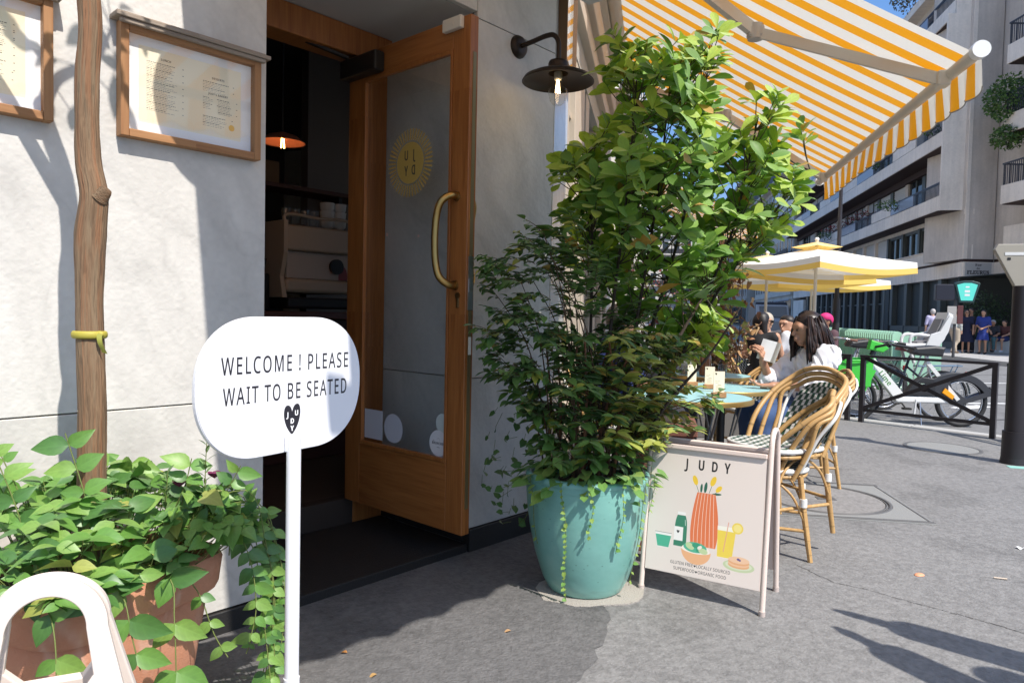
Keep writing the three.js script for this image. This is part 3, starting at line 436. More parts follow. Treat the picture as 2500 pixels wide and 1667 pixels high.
{ // pots
  const terra = M('#ffffff', 0.85, { map: tex(512, (u, v) => { const b = fbm(u * 7, v * 7, 7, 4, 131), f = fbm(u * 60, v * 60, 60, 3, 133), w = sst(0.62, 0.8, fbm(u * 14, v * 5, 9999, 4, 137)); return mix3(mix3([0.50, 0.21, 0.115], [0.62, 0.29, 0.17], b), [0.72, 0.48, 0.36], w * 0.5 + (f - 0.5) * 0.15); }), bumpMap: tFine, bumpScale: 0.001 });
  const t = thing('terracotta_planter', 'square terracotta planter with thick rim holding the young tree', 'planter', [-1.13, 0, -1.88], Math.atan2(0.92, 0.39));
  const ring = (hw, e) => { const o = []; for (let i = 0; i < 64; i++) { const a = i / 64 * Math.PI * 2, c = Math.cos(a), s = Math.sin(a), r = hw / Math.pow(Math.pow(Math.abs(c), e) + Math.pow(Math.abs(s), e), 1 / e); o.push([c * r, s * r]); } return o; };
  const loft = (prof, e = 5) => { const pos = [], uv = [], idx = []; prof.forEach(([r, y], j) => ring(r, e).concat([ring(r, e)[0]]).forEach(([x, z], i) => { pos.push(x, y, z); uv.push(i / 64 * 2, y * 1.2 + j * 0.01); })); for (let j = 0; j < prof.length - 1; j++) for (let i = 0; i < 64; i++) { const a = j * 65 + i, b = a + 65; idx.push(a, b, a + 1, a + 1, b, b + 1); } const g = new THREE.BufferGeometry(); g.setAttribute('position', new THREE.Float32BufferAttribute(pos, 3)); g.setAttribute('uv', new THREE.Float32BufferAttribute(uv, 2)); g.setIndex(idx); return toCreasedNormals(g, 0.6); };
  mesh('body', loft([[0.0, 0.002], [0.185, 0.002], [0.195, 0.02], [0.243, 0.40], [0.243, 0.41]]), terra, t);
  mesh('rim', loft([[0.243, 0.408], [0.262, 0.41], [0.266, 0.42], [0.274, 0.492], [0.268, 0.508], [0.25, 0.512], [0.238, 0.506], [0.232, 0.47], [0.228, 0.40]]), terra, t);
  const soil = M([0.035, 0.024, 0.016], 1); mesh('soil', loft([[0.0, 0.475], [0.15, 0.47], [0.231, 0.455]]), soil, t);
  const glaze = MP('#ffffff', 0.34, { map: tex(512, (u, v) => { const b = fbm(u * 5, v * 4, 5, 4, 151), f = fbm(u * 70, v * 70, 70, 2, 153), k = fbm(u * 12, v * 6, 12, 4, 155); const c = mix3([0.12, 0.34, 0.30], [0.22, 0.47, 0.41], b * 0.8 + k * 0.4); const sp = hash2(Math.floor(u * 300), Math.floor(v * 300), 7) > 0.9985 ? 0.5 : 1; return [c[0] * sp + (f - 0.5) * 0.02, c[1] * sp + (f - 0.5) * 0.03, c[2] * sp + (f - 0.5) * 0.03]; }), bumpMap: tex(256, (u, v) => fbm(u * 10, v * 8, 10, 4, 157), false), bumpScale: 0.004, clearcoat: 0.35, clearcoatRoughness: 0.25 });
  const q = thing('turquoise_pot', 'large glazed turquoise pot with trailing ivy in front of the pier', 'pot', [0.345, 0, -3.09], 0.4);
  mesh('body', lathe([[0, 0.004], [0.155, 0.004], [0.166, 0.014], [0.19, 0.06], [0.226, 0.17], [0.25, 0.28], [0.264, 0.38], [0.270, 0.46], [0.268, 0.492]], 72), glaze, q);
  mesh('rim', lathe([[0.268, 0.492], [0.272, 0.50], [0.268, 0.514], [0.255, 0.519], [0.243, 0.512], [0.240, 0.48], [0.236, 0.42]], 72), glaze, q);
  mesh('soil', lathe([[0, 0.475], [0.15, 0.47], [0.238, 0.455]], 40), soil, q);
  single('cement_patch', (() => { const p = []; setSeed(9); for (let i = 0; i < 22; i++) { const a = i / 22 * Math.PI * 2, r = 0.2 + rr(-0.012, 0.02) + 0.03 * Math.sin(a * 2 + 1); p.push([Math.cos(a) * r * 1.05, Math.sin(a) * r]); } return prism(p, 0.006).rotateX(-Math.PI / 2); })(), M([0.36, 0.33, 0.29], 0.95, { bumpMap: tFine, bumpScale: 0.003 }), 'pale crumbly mortar patch on the pavement under the turquoise pot', 'mortar patch', [0.37, 0, -3.05]);
  const rust = thing('rust_planter', 'reddish brown square planter standing behind the turquoise pot', 'planter', [0.80, 0, -3.72], TS);
  mesh('body', join(bx(-0.16, 0, -0.16, 0.16, 0.62, 0.16, 0.006), bx(-0.175, 0.60, -0.175, 0.175, 0.66, 0.175, 0.006)), M([0.19, 0.075, 0.05], 0.75, { bumpMap: tFine, bumpScale: 0.001 }), rust);
  mesh('soil', bx(-0.14, 0.64, -0.14, 0.14, 0.663, 0.14), soil, rust);
}
// ---------- awnings ----------
const stripeTex = (() => { const t = tex(256, (u, v) => { const f = fbm(u * 80, v * 80, 80, 2, 171) - 0.5; const o = sst(0.545, 0.55, u) * (1 - sst(0.99, 0.995, u)); const c = mix3([0.78, 0.74, 0.66], [0.82, 0.34, 0.004], o); return [c[0] + f * 0.03, c[1] + f * 0.03, c[2] + f * 0.02]; }); return t; })();
const cloth = MP('#ffffff', 1, { map: stripeTex, transmission: 0.42, thickness: 0, side: THREE.DoubleSide });
function gridGeo(nu, nv, fn) { const pos = [], uv = [], idx = []; for (let j = 0; j <= nv; j++) for (let i = 0; i <= nu; i++) { const r = fn(i / nu, j / nv); pos.push(r[0], r[1], r[2]); uv.push(r[3], r[4]); } for (let j = 0; j < nv; j++) for (let i = 0; i < nu; i++) { const a = j * (nu + 1) + i, b = a + nu + 1; idx.push(a, a + 1, b, b, a + 1, b + 1); } const g = new THREE.BufferGeometry(); g.setAttribute('position', new THREE.Float32BufferAttribute(pos, 3)); g.setAttribute('uv', new THREE.Float32BufferAttribute(uv, 2)); g.setIndex(idx); g.computeVertexNormals(); return g; }
function awning(label, pos, turn, W, out, yWall, yFront, flare = 0) {
  const t = thing('striped_awning', label, 'awning', pos, turn), P = 0.25, creamM = M([0.62, 0.57, 0.48], 0.45);
  mesh('fabric', gridGeo(8, 24, (u, v) => { const f = flare * v; return [-f + u * (W + f), lerp(yWall, yFront, v) - Math.sin(v * Math.PI) * 0.035, 0.12 + v * (out - 0.12), (u * W) / P + 0.2, v * 3]; }), cloth, t);
  const n = Math.round(W / P);
  const wave = (x) => Math.sin((x / P + 0.1) * Math.PI * 2) * 0.02 + Math.sin(x * 2.1) * 0.02;
  const val = mesh('valance', gridGeo(n * 10, 6, (u, v) => { const x = -flare + u * (W + flare), k = ((x / P) % 1 + 1) % 1, drop = 0.175 + 0.045 * Math.abs(Math.sin(k * Math.PI)); return [x, yFront - 0.02 - v * drop, out + 0.03 + wave(x) * v, x / P + 0.2, v * 0.3]; }), cloth, t);
  mesh('binding', tube(Array.from({ length: n * 8 + 1 }, (_, i) => { const x = -flare + i / (n * 8) * (W + flare), k = ((x / P) % 1 + 1) % 1; return [x, yFront - 0.02 - 0.175 - 0.045 * Math.abs(Math.sin(k * Math.PI)), out + 0.03 + wave(x)]; }), 0.0045, n * 16, 5), M([0.35, 0.32, 0.28], 0.9), val);
  const fb = mesh('front_bar', bar([-flare - 0.02, yFront - 0.01, out - 0.01], [W + 0.02, yFront - 0.01, out - 0.01], 0.038, 16), creamM, t);
  for (const x of [-flare - 0.075, W + 0.02]) mesh('end_cap', new THREE.CylinderGeometry(0.05, 0.05, 0.055, 24).rotateZ(Math.PI / 2).translate(x + 0.0275, yFront, out), M([0.8, 0.8, 0.78], 0.3), fb);
  mesh('roller_case', join(bar([0, yWall + 0.02, 0.13], [W, yWall + 0.02, 0.13], 0.085, 20), bx(0, yWall - 0.06, 0.0, W, yWall + 0.12, 0.06)), creamM, t);
  for (const s of [0, 1]) { const f = x => s ? W - x : x, yy = z => lerp(yWall, yFront, z / out) - 0.12; const A = [f(0.22), yy(0.15), 0.15], E = [f(0.88), yy(1.25), 1.25], C = [f(0.36), yy(out - 0.1) + 0.03, out - 0.06];
    const a = mesh('folding_arm', join(beam(A, E, 0.05, 0.085), beam(E, C, 0.045, 0.07)), creamM, t); mesh('elbow', join(new THREE.CylinderGeometry(0.055, 0.055, 0.11, 18).translate(...E), bx(E[0] - 0.05, E[1] - 0.045, E[2] - 0.06, E[0] + 0.05, E[1] + 0.045, E[2] + 0.06, 0.02)), M([0.48, 0.45, 0.40], 0.4, { metalness: 0.3 }), a); mesh('arm_joint', bx(C[0] - 0.05, C[1] - 0.05, C[2] - 0.03, C[0] + 0.05, C[1] + 0.05, C[2] + 0.05, 0.015), creamM, a); }
  return t;
}
awning('yellow and white striped awning with scalloped edge over the pavement tables', inS(0.8, 0, 0), TS, 4.0, 2.4, 4.15, 2.8);
awning('further yellow and white striped awning half hidden behind the tall shrub', inS(8.6, 0, 0), TS, 4.0, 2.3, 4.05, 2.75);
awning('striped awning overhead above the entrance door, shading the doorway', inC(-1.5, 0, 0), TH, 1.66, 2.28, 3.15, 2.6, 0.13);
{ // added round board under the door awning, shaped to cast the rounded wall shadow
  const t = thing('shadow_board', 'added round board out of view under the awning, casting a rounded shadow on the menu', 'sign', inC(-1.31, 2.32, 0.6), TH);
  mesh('disc', new THREE.CylinderGeometry(0.31, 0.31, 0.02, 48).rotateX(Math.PI / 2).translate(0, 0.32, 0), M([0.55, 0.4, 0.12], 0.5), t);
  for (const x of [-0.15, 0.15]) mesh('chain', bar([x, 0.58, 0], [x, 0.69, 0], 0.004, 6), MAT.black, t);
}
// ---------- inside the cafe, seen past the door ----------
{
  const t = thing('bar_counter', 'dark red-brown bar counter inside the dim cafe', 'counter', inC(0.35, 0.15, -2.15), TH);
  mesh('front', bx(-0.75, 0, -0.3, 0.62, 0.98, 0.32, 0.01), M([0.06, 0.022, 0.016], 0.5), t); mesh('top', bx(-0.78, 0.981, -0.32, 0.64, 1.03, 0.36, 0.008), M([0.10, 0.04, 0.03], 0.4), t);
  const c = thing('coffee_machine', 'cream espresso machine with round dark gauge on the bar counter', 'coffee machine', inC(0.36, 1.18, -2.12), TH), cr = M([0.46, 0.36, 0.26], 0.4);
  mesh('drip_base', bx(-0.26, 0.02, -0.2, 0.28, 0.1, 0.24, 0.02), MAT.black, c); mesh('lower_body', bx(-0.25, 0.13, -0.2, 0.28, 0.23, 0.2, 0.03), cr, c); mesh('side_cheek', prism([[-0.2, 0.1], [0.2, 0.1], [0.16, 0.24], [0.21, 0.4], [0.21, 0.62], [-0.2, 0.62]], 0.025, 0.004).rotateY(-Math.PI / 2).translate(-0.25, 0, 0), cr, c);
  mesh('front_panel', bx(-0.225, 0.231, -0.2, 0.28, 0.42, 0.16, 0.008), M('#ffffff', 0.5, { map: canvasTex(256, 128, (x) => { x.fillStyle = '#b7a99c'; x.fillRect(0, 0, 256, 128); x.fillStyle = '#8e3b40'; for (const [a, b, r] of [[70, 40, 14], [140, 36, 15], [60, 95, 10], [110, 100, 9], [150, 92, 16]]) { x.beginPath(); x.arc(a, b, r, 0, 7); x.fill(); } }) }), c);
  mesh('upper_body', bx(-0.25, 0.421, -0.2, 0.28, 0.60, 0.2, 0.02), cr, c); mesh('gauge', new THREE.CylinderGeometry(0.055, 0.055, 0.03, 28).rotateX(Math.PI / 2).translate(0.17, 0.33, 0.17), MAT.black, c);
  mesh('cup_rail', tube([[-0.26, 0.6, 0.19], [-0.26, 0.655, 0.19], [0.0, 0.66, 0.2], [0.27, 0.655, 0.19], [0.27, 0.6, 0.19]], 0.011, 40, 8), cr, c);
  const gl = MP('#ffffff', 0.05, { transmission: 1, thickness: 0 }), wh = M([0.6, 0.6, 0.58], 0.3);
  for (let i = 0; i < 4; i++) single('drinking_glass', lathe([[0, 0], [0.028, 0], [0.033, 0.12], [0.031, 0.12], [0.026, 0.008], [0, 0.008]], 20), gl, `tall clear glass on the espresso machine, ${['first', 'second', 'third', 'fourth'][i]} from the wall edge`, 'glass', inC(0.16 + i * 0.075, 1.781, -2.02), TH, 'glasses on the coffee machine');
  for (const [x, k, l] of [[0.5, 0, 'white cup stack on the espresso machine, left one'], [0.6, 1, 'white cup stack on the espresso machine, by the door']]) { const q = thing('cup_stack', l, 'cups', inC(x, 1.781, -2.03), TH, 'cups on the coffee machine'); for (let i = 0; i < 3; i++) mesh('cup', lathe([[0, 0], [0.03, 0], [0.05, 0.03], [0.055, 0.075], [0.052, 0.075], [0.046, 0.032], [0, 0.008]], 24).translate(0, i * 0.06, 0), wh, q); }
  const s = thing('wall_shelf', 'dark wooden shelf with boxes and bottles on the cafe wall', 'shelf', inC(0.55, 2.1, -2.5), TH);
  mesh('board', bx(-0.6, 0, -0.14, 0.6, 0.03, 0.14), M([0.09, 0.035, 0.02], 0.6), s); mesh('bracket', bx(-0.4, -0.15, -0.14, -0.37, 0, 0.1), MAT.black, s); mesh('bracket', bx(0.3, -0.15, -0.14, 0.33, 0, 0.1), MAT.black, s);
  single('cardboard_box', bx(-0.07, 0, -0.07, 0.07, 0.16, 0.07, 0.004), M([0.16, 0.09, 0.04], 0.8), 'small brown box on the dark shelf inside the cafe', 'box', inC(0.25, 2.131, -2.46), TH);
  single('grinder', join(cyl(0.055, 0.075, 0.1, 0, 0.26, 0, 20), bx(-0.07, 0, -0.08, 0.07, 0.26, 0.08, 0.02), cyl(0.03, 0.03, 0.05, 0, 0.36, 0, 16)), MAT.black, 'black coffee grinder left of the cream espresso machine', 'coffee grinder', inC(-0.02, 1.18, -2.1), TH);
  const p = thing('pendant_lamp', 'copper pendant lamp with glowing filament bulb hanging inside the cafe', 'pendant lamp', inC(-0.285, 2.16, -1.3), TH);
  mesh('lamp_shade', lathe([[0.02, 0.06], [0.03, 0.055], [0.08, 0.04], [0.125, 0.005], [0.127, 0.0], [0.12, 0.004], [0.078, 0.034], [0.02, 0.048]], 40), M([0.45, 0.16, 0.09], 0.4, { metalness: 0.5 }), p);
  mesh('cord', bar([0, 0.06, 0], [0, 1.13, 0], 0.004, 6), MAT.black, p);
  const b = mesh('bulb', join([-1, 1].map(k => bar([k * 0.006, 0.025, 0], [k * 0.01, -0.03, 0], 0.004, 6))), M([1, 0.6, 0.25], 0.5, { emissive: lin(1, 0.5, 0.14), emissiveIntensity: 14 }), p); b.castShadow = false;
  const pl = new THREE.PointLight(new THREE.Color(1, 0.55, 0.25), 0.07); pl.position.set(0, -0.05, 0); pl.castShadow = true; p.add(pl);
}
// ---------- the modern apartment block across the street ----------
{
  const t = thing('apartment_block', 'modern grey stone apartment block with long balconies across the street', 'building', inS(30.3, 0, 13.7), TS);
  const P = (n, g, m, par = t) => mesh(n, g, m, par);
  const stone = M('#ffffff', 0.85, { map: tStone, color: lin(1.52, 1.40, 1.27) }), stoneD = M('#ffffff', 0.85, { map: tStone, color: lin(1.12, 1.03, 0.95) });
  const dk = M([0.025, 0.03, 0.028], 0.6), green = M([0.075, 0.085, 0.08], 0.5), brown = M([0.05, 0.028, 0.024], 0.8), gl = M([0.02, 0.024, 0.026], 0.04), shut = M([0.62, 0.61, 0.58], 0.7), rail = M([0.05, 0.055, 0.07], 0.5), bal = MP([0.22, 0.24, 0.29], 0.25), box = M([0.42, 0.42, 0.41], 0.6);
  const L = 38;
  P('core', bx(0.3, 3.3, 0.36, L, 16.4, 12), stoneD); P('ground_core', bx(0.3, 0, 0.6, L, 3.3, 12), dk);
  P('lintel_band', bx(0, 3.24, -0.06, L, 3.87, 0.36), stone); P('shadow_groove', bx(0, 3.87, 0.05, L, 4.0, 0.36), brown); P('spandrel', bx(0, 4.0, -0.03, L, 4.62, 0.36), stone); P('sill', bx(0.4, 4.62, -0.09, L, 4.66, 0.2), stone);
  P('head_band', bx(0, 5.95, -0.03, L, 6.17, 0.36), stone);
  // ground floor: blank dark bays near the corner, then a run of tall shop panes
  for (let i = 0; i < 4; i++) { const a = 0.5 + i * 2.3; P('base_wall', bx(a, 0, 0.05, a + 2.2, 1.0, 0.3), green); P('dark_bay', bx(a, 1.0, 0.25, a + 1.8, 3.24, 0.3), dk); P('pillar', bx(a + 1.8, 1.0, 0.0, a + 2.2, 3.24, 0.3), green); P('vent', bx(a + 0.3, 0.35, 0.03, a + 1.6, 0.7, 0.05), dk); }
  P('dark_post', bx(9.7, 0, -0.02, 10.4, 3.24, 0.3), dk);
  for (let i = 0; i < 13; i++) { const a = 10.5 + i * 1.75; P('pillar', bx(a, 0, -0.02, a + 0.4, 3.24, 0.28), green); const w = P('shop_pane', bx(a + 0.4, 0.35, 0.18, a + 1.75, 3.2, 0.2), gl); P('mullion', join(bx(a + 1.04, 0.35, 0.14, a + 1.12, 3.2, 0.18), bx(a + 0.4, 2.2, 0.14, a + 1.75, 2.28, 0.178)), green, w); P('pane_base', bx(a + 0.4, 0, 0.1, a + 1.75, 0.35, 0.2), green); }
  P('paper_sign', bx(33.6, 1.1, 0.1, 34.4, 1.7, 0.12), M([0.4, 0.5, 0.62], 0.7)); P('entrance_wall', bx(33.3, 0, -0.04, L, 3.0, 0.3), stone);
  // first floor windows
  setSeed(77);
  for (let i = 0; i < 15; i++) { const a = 0.55 + i * 2.45; P('pier', bx(a - 0.15, 4.66, -0.03, a + 0.12, 5.95, 0.36), i < 5 ? green : stone); if (i < 14) { const sh = i >= 4; const w = P('window', bx(a + 0.12, 4.66, 0.14, a + 2.3, 5.95, 0.16), sh ? (i % 3 ? shut : box) : gl); if (!sh) { P('window_frame', join(bx(a + 0.12, 4.66, 0.06, a + 0.2, 5.95, 0.14), bx(a + 1.16, 4.66, 0.06, a + 1.28, 5.95, 0.14), bx(a + 2.2, 4.66, 0.06, a + 2.3, 5.95, 0.14), bx(a + 0.2, 5.8, 0.06, a + 2.2, 5.95, 0.138)), green, w); } else if (i % 3) P('shutter_slat', join(...Array.from({ length: 12 }, (_, k) => bx(a + 0.15, 4.7 + k * 0.1, 0.11, a + 2.25, 4.76 + k * 0.1, 0.14))), shut, w).userData.kind = 'stuff'; } }
  // upper floors with continuous balconies
  for (let f = 0; f < 4; f++) { const y = 6.17 + f * 2.83, out = -0.95 + (f === 3 ? 0.3 : 0);
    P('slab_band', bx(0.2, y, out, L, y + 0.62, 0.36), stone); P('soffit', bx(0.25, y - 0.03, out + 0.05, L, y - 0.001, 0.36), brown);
    P('dark_joint', bx(0.25, y + 0.62, out + 0.14, L, y + 0.68, 0.36), brown);
    for (let i = 0; i < 11; i++) { const a = 0.35 + i * 3.4, k = (i + f) % 5; if (i === 0 || k === 3) { const r = P('railing', join(bx(a, y + 1.16, out + 0.06, a + 3.3, y + 1.2, out + 0.1), ...Array.from({ length: 22 }, (_, q) => bx(a + 0.05 + q * 0.15, y + 0.68, out + 0.07, a + 0.075 + q * 0.15, y + 1.16, out + 0.09))), rail); r.userData.kind = 'stuff'; }
      else P('parapet', bx(a, y + 0.68, out + 0.05, a + 3.36, y + 1.2, out + 0.11), k === 1 || k === 4 ? bal : stone);
      P('handrail', bx(a, y + 1.21, out + 0.04, a + 3.4, y + 1.26, out + 0.12), rail); }
    for (let i = 0; i < 15; i++) { const a = 0.5 + i * 2.5; P('pier', bx(a, y + 0.68, 0.2, a + 0.45, y + 2.76, 0.36), i % 3 ? green : stoneD); const kk = Math.floor(rr(0, 4)); const w = P('window', bx(a + 0.45, y + 0.68, 0.3, a + 2.5, y + 2.5, 0.34), kk < 2 ? shut : kk === 2 ? gl : box);
      if (kk >= 2) P('window_frame', join(bx(a + 1.4, y + 0.68, 0.25, a + 1.5, y + 2.5, 0.3), bx(a + 0.45, y + 0.68, 0.25, a + 0.55, y + 2.5, 0.3)), green, w); else P('shutter_slat', join(...Array.from({ length: 16 }, (_, k) => bx(a + 0.5, y + 0.75 + k * 0.11, 0.27, a + 2.45, y + 0.82 + k * 0.11, 0.3))), shut, w).userData.kind = 'stuff'; }
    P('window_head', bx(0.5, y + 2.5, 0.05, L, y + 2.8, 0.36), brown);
    P('end_wall', bx(0.18, y - 0.03, out, 0.34, y + 2.8, 0.36), stone); }
  P('roof_edge', bx(0, 16.9, -0.6, L, 17.3, 0.5), stone); P('roof', bx(0, 16.4, 0, L, 16.9, 12), stoneD);
  // corner face and the wing that turns towards us, laid out in world directions
  t.updateMatrixWorld(); const inv = t.matrixWorld.clone().invert(); const W = (n, g, m, par = t) => mesh(n, g.applyMatrix4(inv), m, par);
  const c0 = inS(30.3, 0, 13.7); const cx = c0[0], cz = c0[2];
  W('corner_wall', bx(cx - 0.02, 4.0, cz - 3, cx + 1.25, 19, cz + 0.06), stoneD); W('corner_strip', bx(cx - 0.06, 4.0, cz + 0.062, cx + 0.1, 19, cz + 0.1), stone); W('corner_band', bx(cx - 0.02, 3.24, cz - 0.3, cx + 1.3, 3.87, cz + 0.08), stone); W('corner_groove', bx(cx, 3.87, cz - 0.3, cx + 1.3, 4.0, cz + 0.02), brown);
  W('street_name', new THREE.PlaneGeometry(1.15, 0.56).translate(cx + 0.62, 3.56, cz + 0.086), M('#ffffff', 0.85, { map: canvasTex(512, 250, (x) => { x.fillStyle = '#bdb9b3'; x.fillRect(0, 0, 512, 250); x.fillStyle = '#2c2624'; x.textAlign = 'center'; x.font = 'bold 66px serif'; x.fillText('Rue', 256, 66); x.font = 'bold 56px serif'; x.fillText('de', 256, 130); x.font = 'bold 92px serif'; x.lineWidth = 5; x.fillText('FLEURUS', 256, 220); x.strokeStyle = '#2c2624'; x.strokeText('FLEURUS', 256, 220); }) }));
  const wx = cx + 1.3; W('wing_wall', bx(wx, 4.0, cz - 0.1, wx + 8, 19, -24.2), stoneD); W('wing_band', bx(wx - 0.02, 3.24, cz, wx + 8, 3.87, -24.2), stone); W('wing_groove', bx(wx + 0.05, 3.87, cz, wx + 8, 4.0, -24.2), brown); W('wing_spandrel', bx(wx - 0.3, 4.35, cz + 1.0, wx, 5.3, -24.2), stone);
  W('portal', bx(wx + 2.5, 0, cz, wx + 3, 3.3, -24.2), dk); W('portal_back', bx(cx, 0, cz - 0.3, wx + 3, 3.3, cz - 0.2), dk); W('portal_ceiling', bx(cx, 3.2, cz - 0.2, wx + 3, 3.24, -24.2), dk);
  for (let f = 0; f < 4; f++) { const y = 6.1 + f * 2.83, z0 = cz + 1.75; W('overhang_slab', bx(wx - 1.0, y, z0, wx, y + 0.75, -24.2), stone); W('balcony_soffit', bx(wx - 0.95, y - 0.03, z0 + 0.05, wx, y - 0.001, -24.2), brown);
    const r = W('railing', join(bx(wx - 0.98, y + 1.6, z0, wx - 0.93, y + 1.66, -24.2), ...Array.from({ length: 44 }, (_, q) => bx(wx - 0.965, y + 0.75, z0 + 0.05 + q * 0.11, wx - 0.945, y + 1.6, z0 + 0.072 + q * 0.11)), ...Array.from({ length: 8 }, (_, q) => bx(wx - 0.9 + q * 0.11, y + 0.75, z0 + 0.01, wx - 0.878 + q * 0.11, y + 1.6, z0 + 0.03)), bx(wx - 0.95, y + 1.6, z0, wx, y + 1.66, z0 + 0.04)), rail); r.userData.kind = 'stuff';
    W('window', bx(wx - 0.02, y + 0.8, z0 + 1.4, wx - 0.001, y + 2.7, z0 + 4.2), gl); const sh = W('window_screen', bx(wx - 0.08, y + 0.9, z0 + 0.5, wx - 0.05, y + 2.7, z0 + 1.35), f === 0 ? M([0.24, 0.09, 0.05], 0.8) : box);
    if (f === 0) { const h = []; for (let i = 0; i < 9; i++) for (let k = 0; k < 16; k++) h.push(bx(wx - 0.09, y + 0.95 + k * 0.11, z0 + 0.54 + i * 0.09, wx - 0.081, y + 1.0 + k * 0.11, z0 + 0.585 + i * 0.09)); const q = W('screen_hole', join(h), M([0.45, 0.27, 0.2], 0.8), sh); q.userData.kind = 'stuff'; } }
}
{ // low wall people sit on, at the corner of the block
  single('low_wall', bx(0, 0, 0, 3.2, 0.52, 0.5, 0.02), M('#ffffff', 0.85, { map: tStone }), 'low stone wall where people sit in the shade', 'wall', [18.75, 0.02, -28.9]);
}
function hausBlock(label, a, s, len, h, flip, dark) {
  const t = thing('stone_house', label, 'building', inS(a, 0, s), TS), st = M('#ffffff', 0.85, { map: tStone, color: dark ? lin(0.8, 0.76, 0.7) : lin(1.1, 1.06, 0.98) }), gl = M([0.03, 0.035, 0.04], 0.1), ir = M([0.03, 0.03, 0.035], 0.6), zinc = M([0.2, 0.22, 0.25], 0.5, { metalness: 0.3 });
  mesh('wall', bx(0, 0, 0, len, h, 10), st, t); mesh('roof', prism([[0, 0], [10, 0], [8.6, 3], [1.4, 3]], len).rotateY(-Math.PI / 2).scale(1, 1, 1).translate(len, h, 0), zinc, t).userData.label = 'grey zinc mansard roof';
  mesh('cornice', bx(-0.05, h - 0.5, -0.5, len, h - 0.1, 0), st, t); mesh('band', bx(-0.05, 3.6, -0.2, len, 3.9, 0), st, t);
  const nF = Math.floor((h - 4) / 3), nW = Math.floor(len / 2.1);
  for (let f = 0; f < nF; f++) { if (f === 1 || f === nF - 1) { mesh('balcony', bx(0, 4.2 + f * 3 - 0.25, -0.7, len, 4.2 + f * 3, 0), st, t); mesh('railing', bx(0, 4.2 + f * 3, -0.68, len, 5.1 + f * 3, -0.64), ir, t); } for (let i = 0; i < nW; i++) { const x = 0.6 + i * 2.1; const w = mesh('window', bx(x, 4.3 + f * 3, -0.03, x + 1.0, 6.5 + f * 3, 0.02), gl, t); mesh('shutter', bx(x - 0.4, 4.3 + f * 3, -0.06, x - 0.02, 6.5 + f * 3, -0.01), M([0.55, 0.54, 0.5], 0.7), w); } }
  for (let i = 0; i < Math.floor(len / 4); i++) mesh('shopfront', bx(0.4 + i * 4, 0.2, -0.05, 3.8 + i * 4, 3.2, 0.01), gl, t);
  for (let i = 0; i < 3; i++) { const x = len * (0.15 + i * 0.35), c = mesh('chimney', bx(x, h + 1.5, 3, x + 2.2, h + 4.6, 3.9), st, t); for (let k = 0; k < 4; k++) mesh('chimney_pot', cyl(0.13, 0.1, 0.5, x + 0.35 + k * 0.5, h + 4.6, 3.45, 10), M([0.35, 0.14, 0.08], 0.8), c); }
  return t;
}
hausBlock('old pale stone house with rows of tall shuttered windows beyond the modern block', 68.6, 13.6, 26, 19, 0, false);
hausBlock('furthest stone house with zinc roof and chimneys down the street', 95, 12.6, 30, 21, 0, true);
{ // houses on the other sides of the crossing, behind and beside the camera
  const b = hausBlock('pale stone house across the side street, left of the camera', 0, 0, 20, 17, 0, false); b.rotation.y = -Math.PI / 2; b.position.set(-12, 0, -2);
}
{ // the house that closes the view at the bend of the street
  const t = hausBlock('white house with iron balconies closing the far end of the street', 132, -14, 30, 17, 0, false); t.rotation.y = TS + Math.PI / 2; const p = inS(135, 0, 16); t.position.set(p[0], 0, p[2]);
}
{ // striped shop blind and a dark van far down
  const b = thing('shop_blind', 'grey shop blind on the old stone house far down the street', 'awning', inS(70, 0, 13.5), TS); mesh('canvas', prism([[0, 3.1], [0, 3.2], [-1.8, 2.5], [-1.8, 2.3]], 9).rotateY(Math.PI / 2).scale(1, 1, 1).rotateY(Math.PI).rotateY(-Math.PI).translate(0, 0, 0), M([0.35, 0.36, 0.4], 0.8), b); mesh('frame_bar', bx(0, 2.28, -1.82, 9, 2.33, -1.76), MAT.black, b);
  const v = thing('parked_van', 'dark blue box van parked far down the street behind the diners', 'van', inS(46, -0.12, 8.2), TS - Math.PI / 2), bl = M([0.012, 0.016, 0.035], 0.35), gl = M([0.05, 0.06, 0.07], 0.05);
  mesh('cargo_box', bx(-1.0, 0.5, -3.4, 1.0, 2.45, 0.2, 0.06), bl, v); mesh('cab', prism([[0.2, 0.5], [1.9, 0.5], [1.9, 1.15], [1.3, 1.4], [0.75, 2.2], [0.2, 2.25]], 1.9, 0.03).rotateY(-Math.PI / 2).translate(0.95, 0, 0), M([0.3, 0.31, 0.33], 0.4), v);
  mesh('windscreen', prism([[1.32, 1.42], [0.8, 2.12], [0.83, 2.14], [1.36, 1.44]], 1.7).rotateY(-Math.PI / 2).translate(0.85, 0.02, 0.03), gl, v);
  for (const [x, z] of [[-0.85, -2.6], [0.85, -2.6], [-0.85, 1.1], [0.85, 1.1]]) mesh('wheel', new THREE.CylinderGeometry(0.34, 0.34, 0.24, 24).rotateZ(Math.PI / 2).translate(x, 0.34, z), MAT.black, v);
  for (const x of [-0.8, 0.8]) mesh('headlight', bx(x - 0.15, 0.8, 1.9, x + 0.15, 1.0, 1.95, 0.02), M([0.6, 0.6, 0.6], 0.2), v);
}
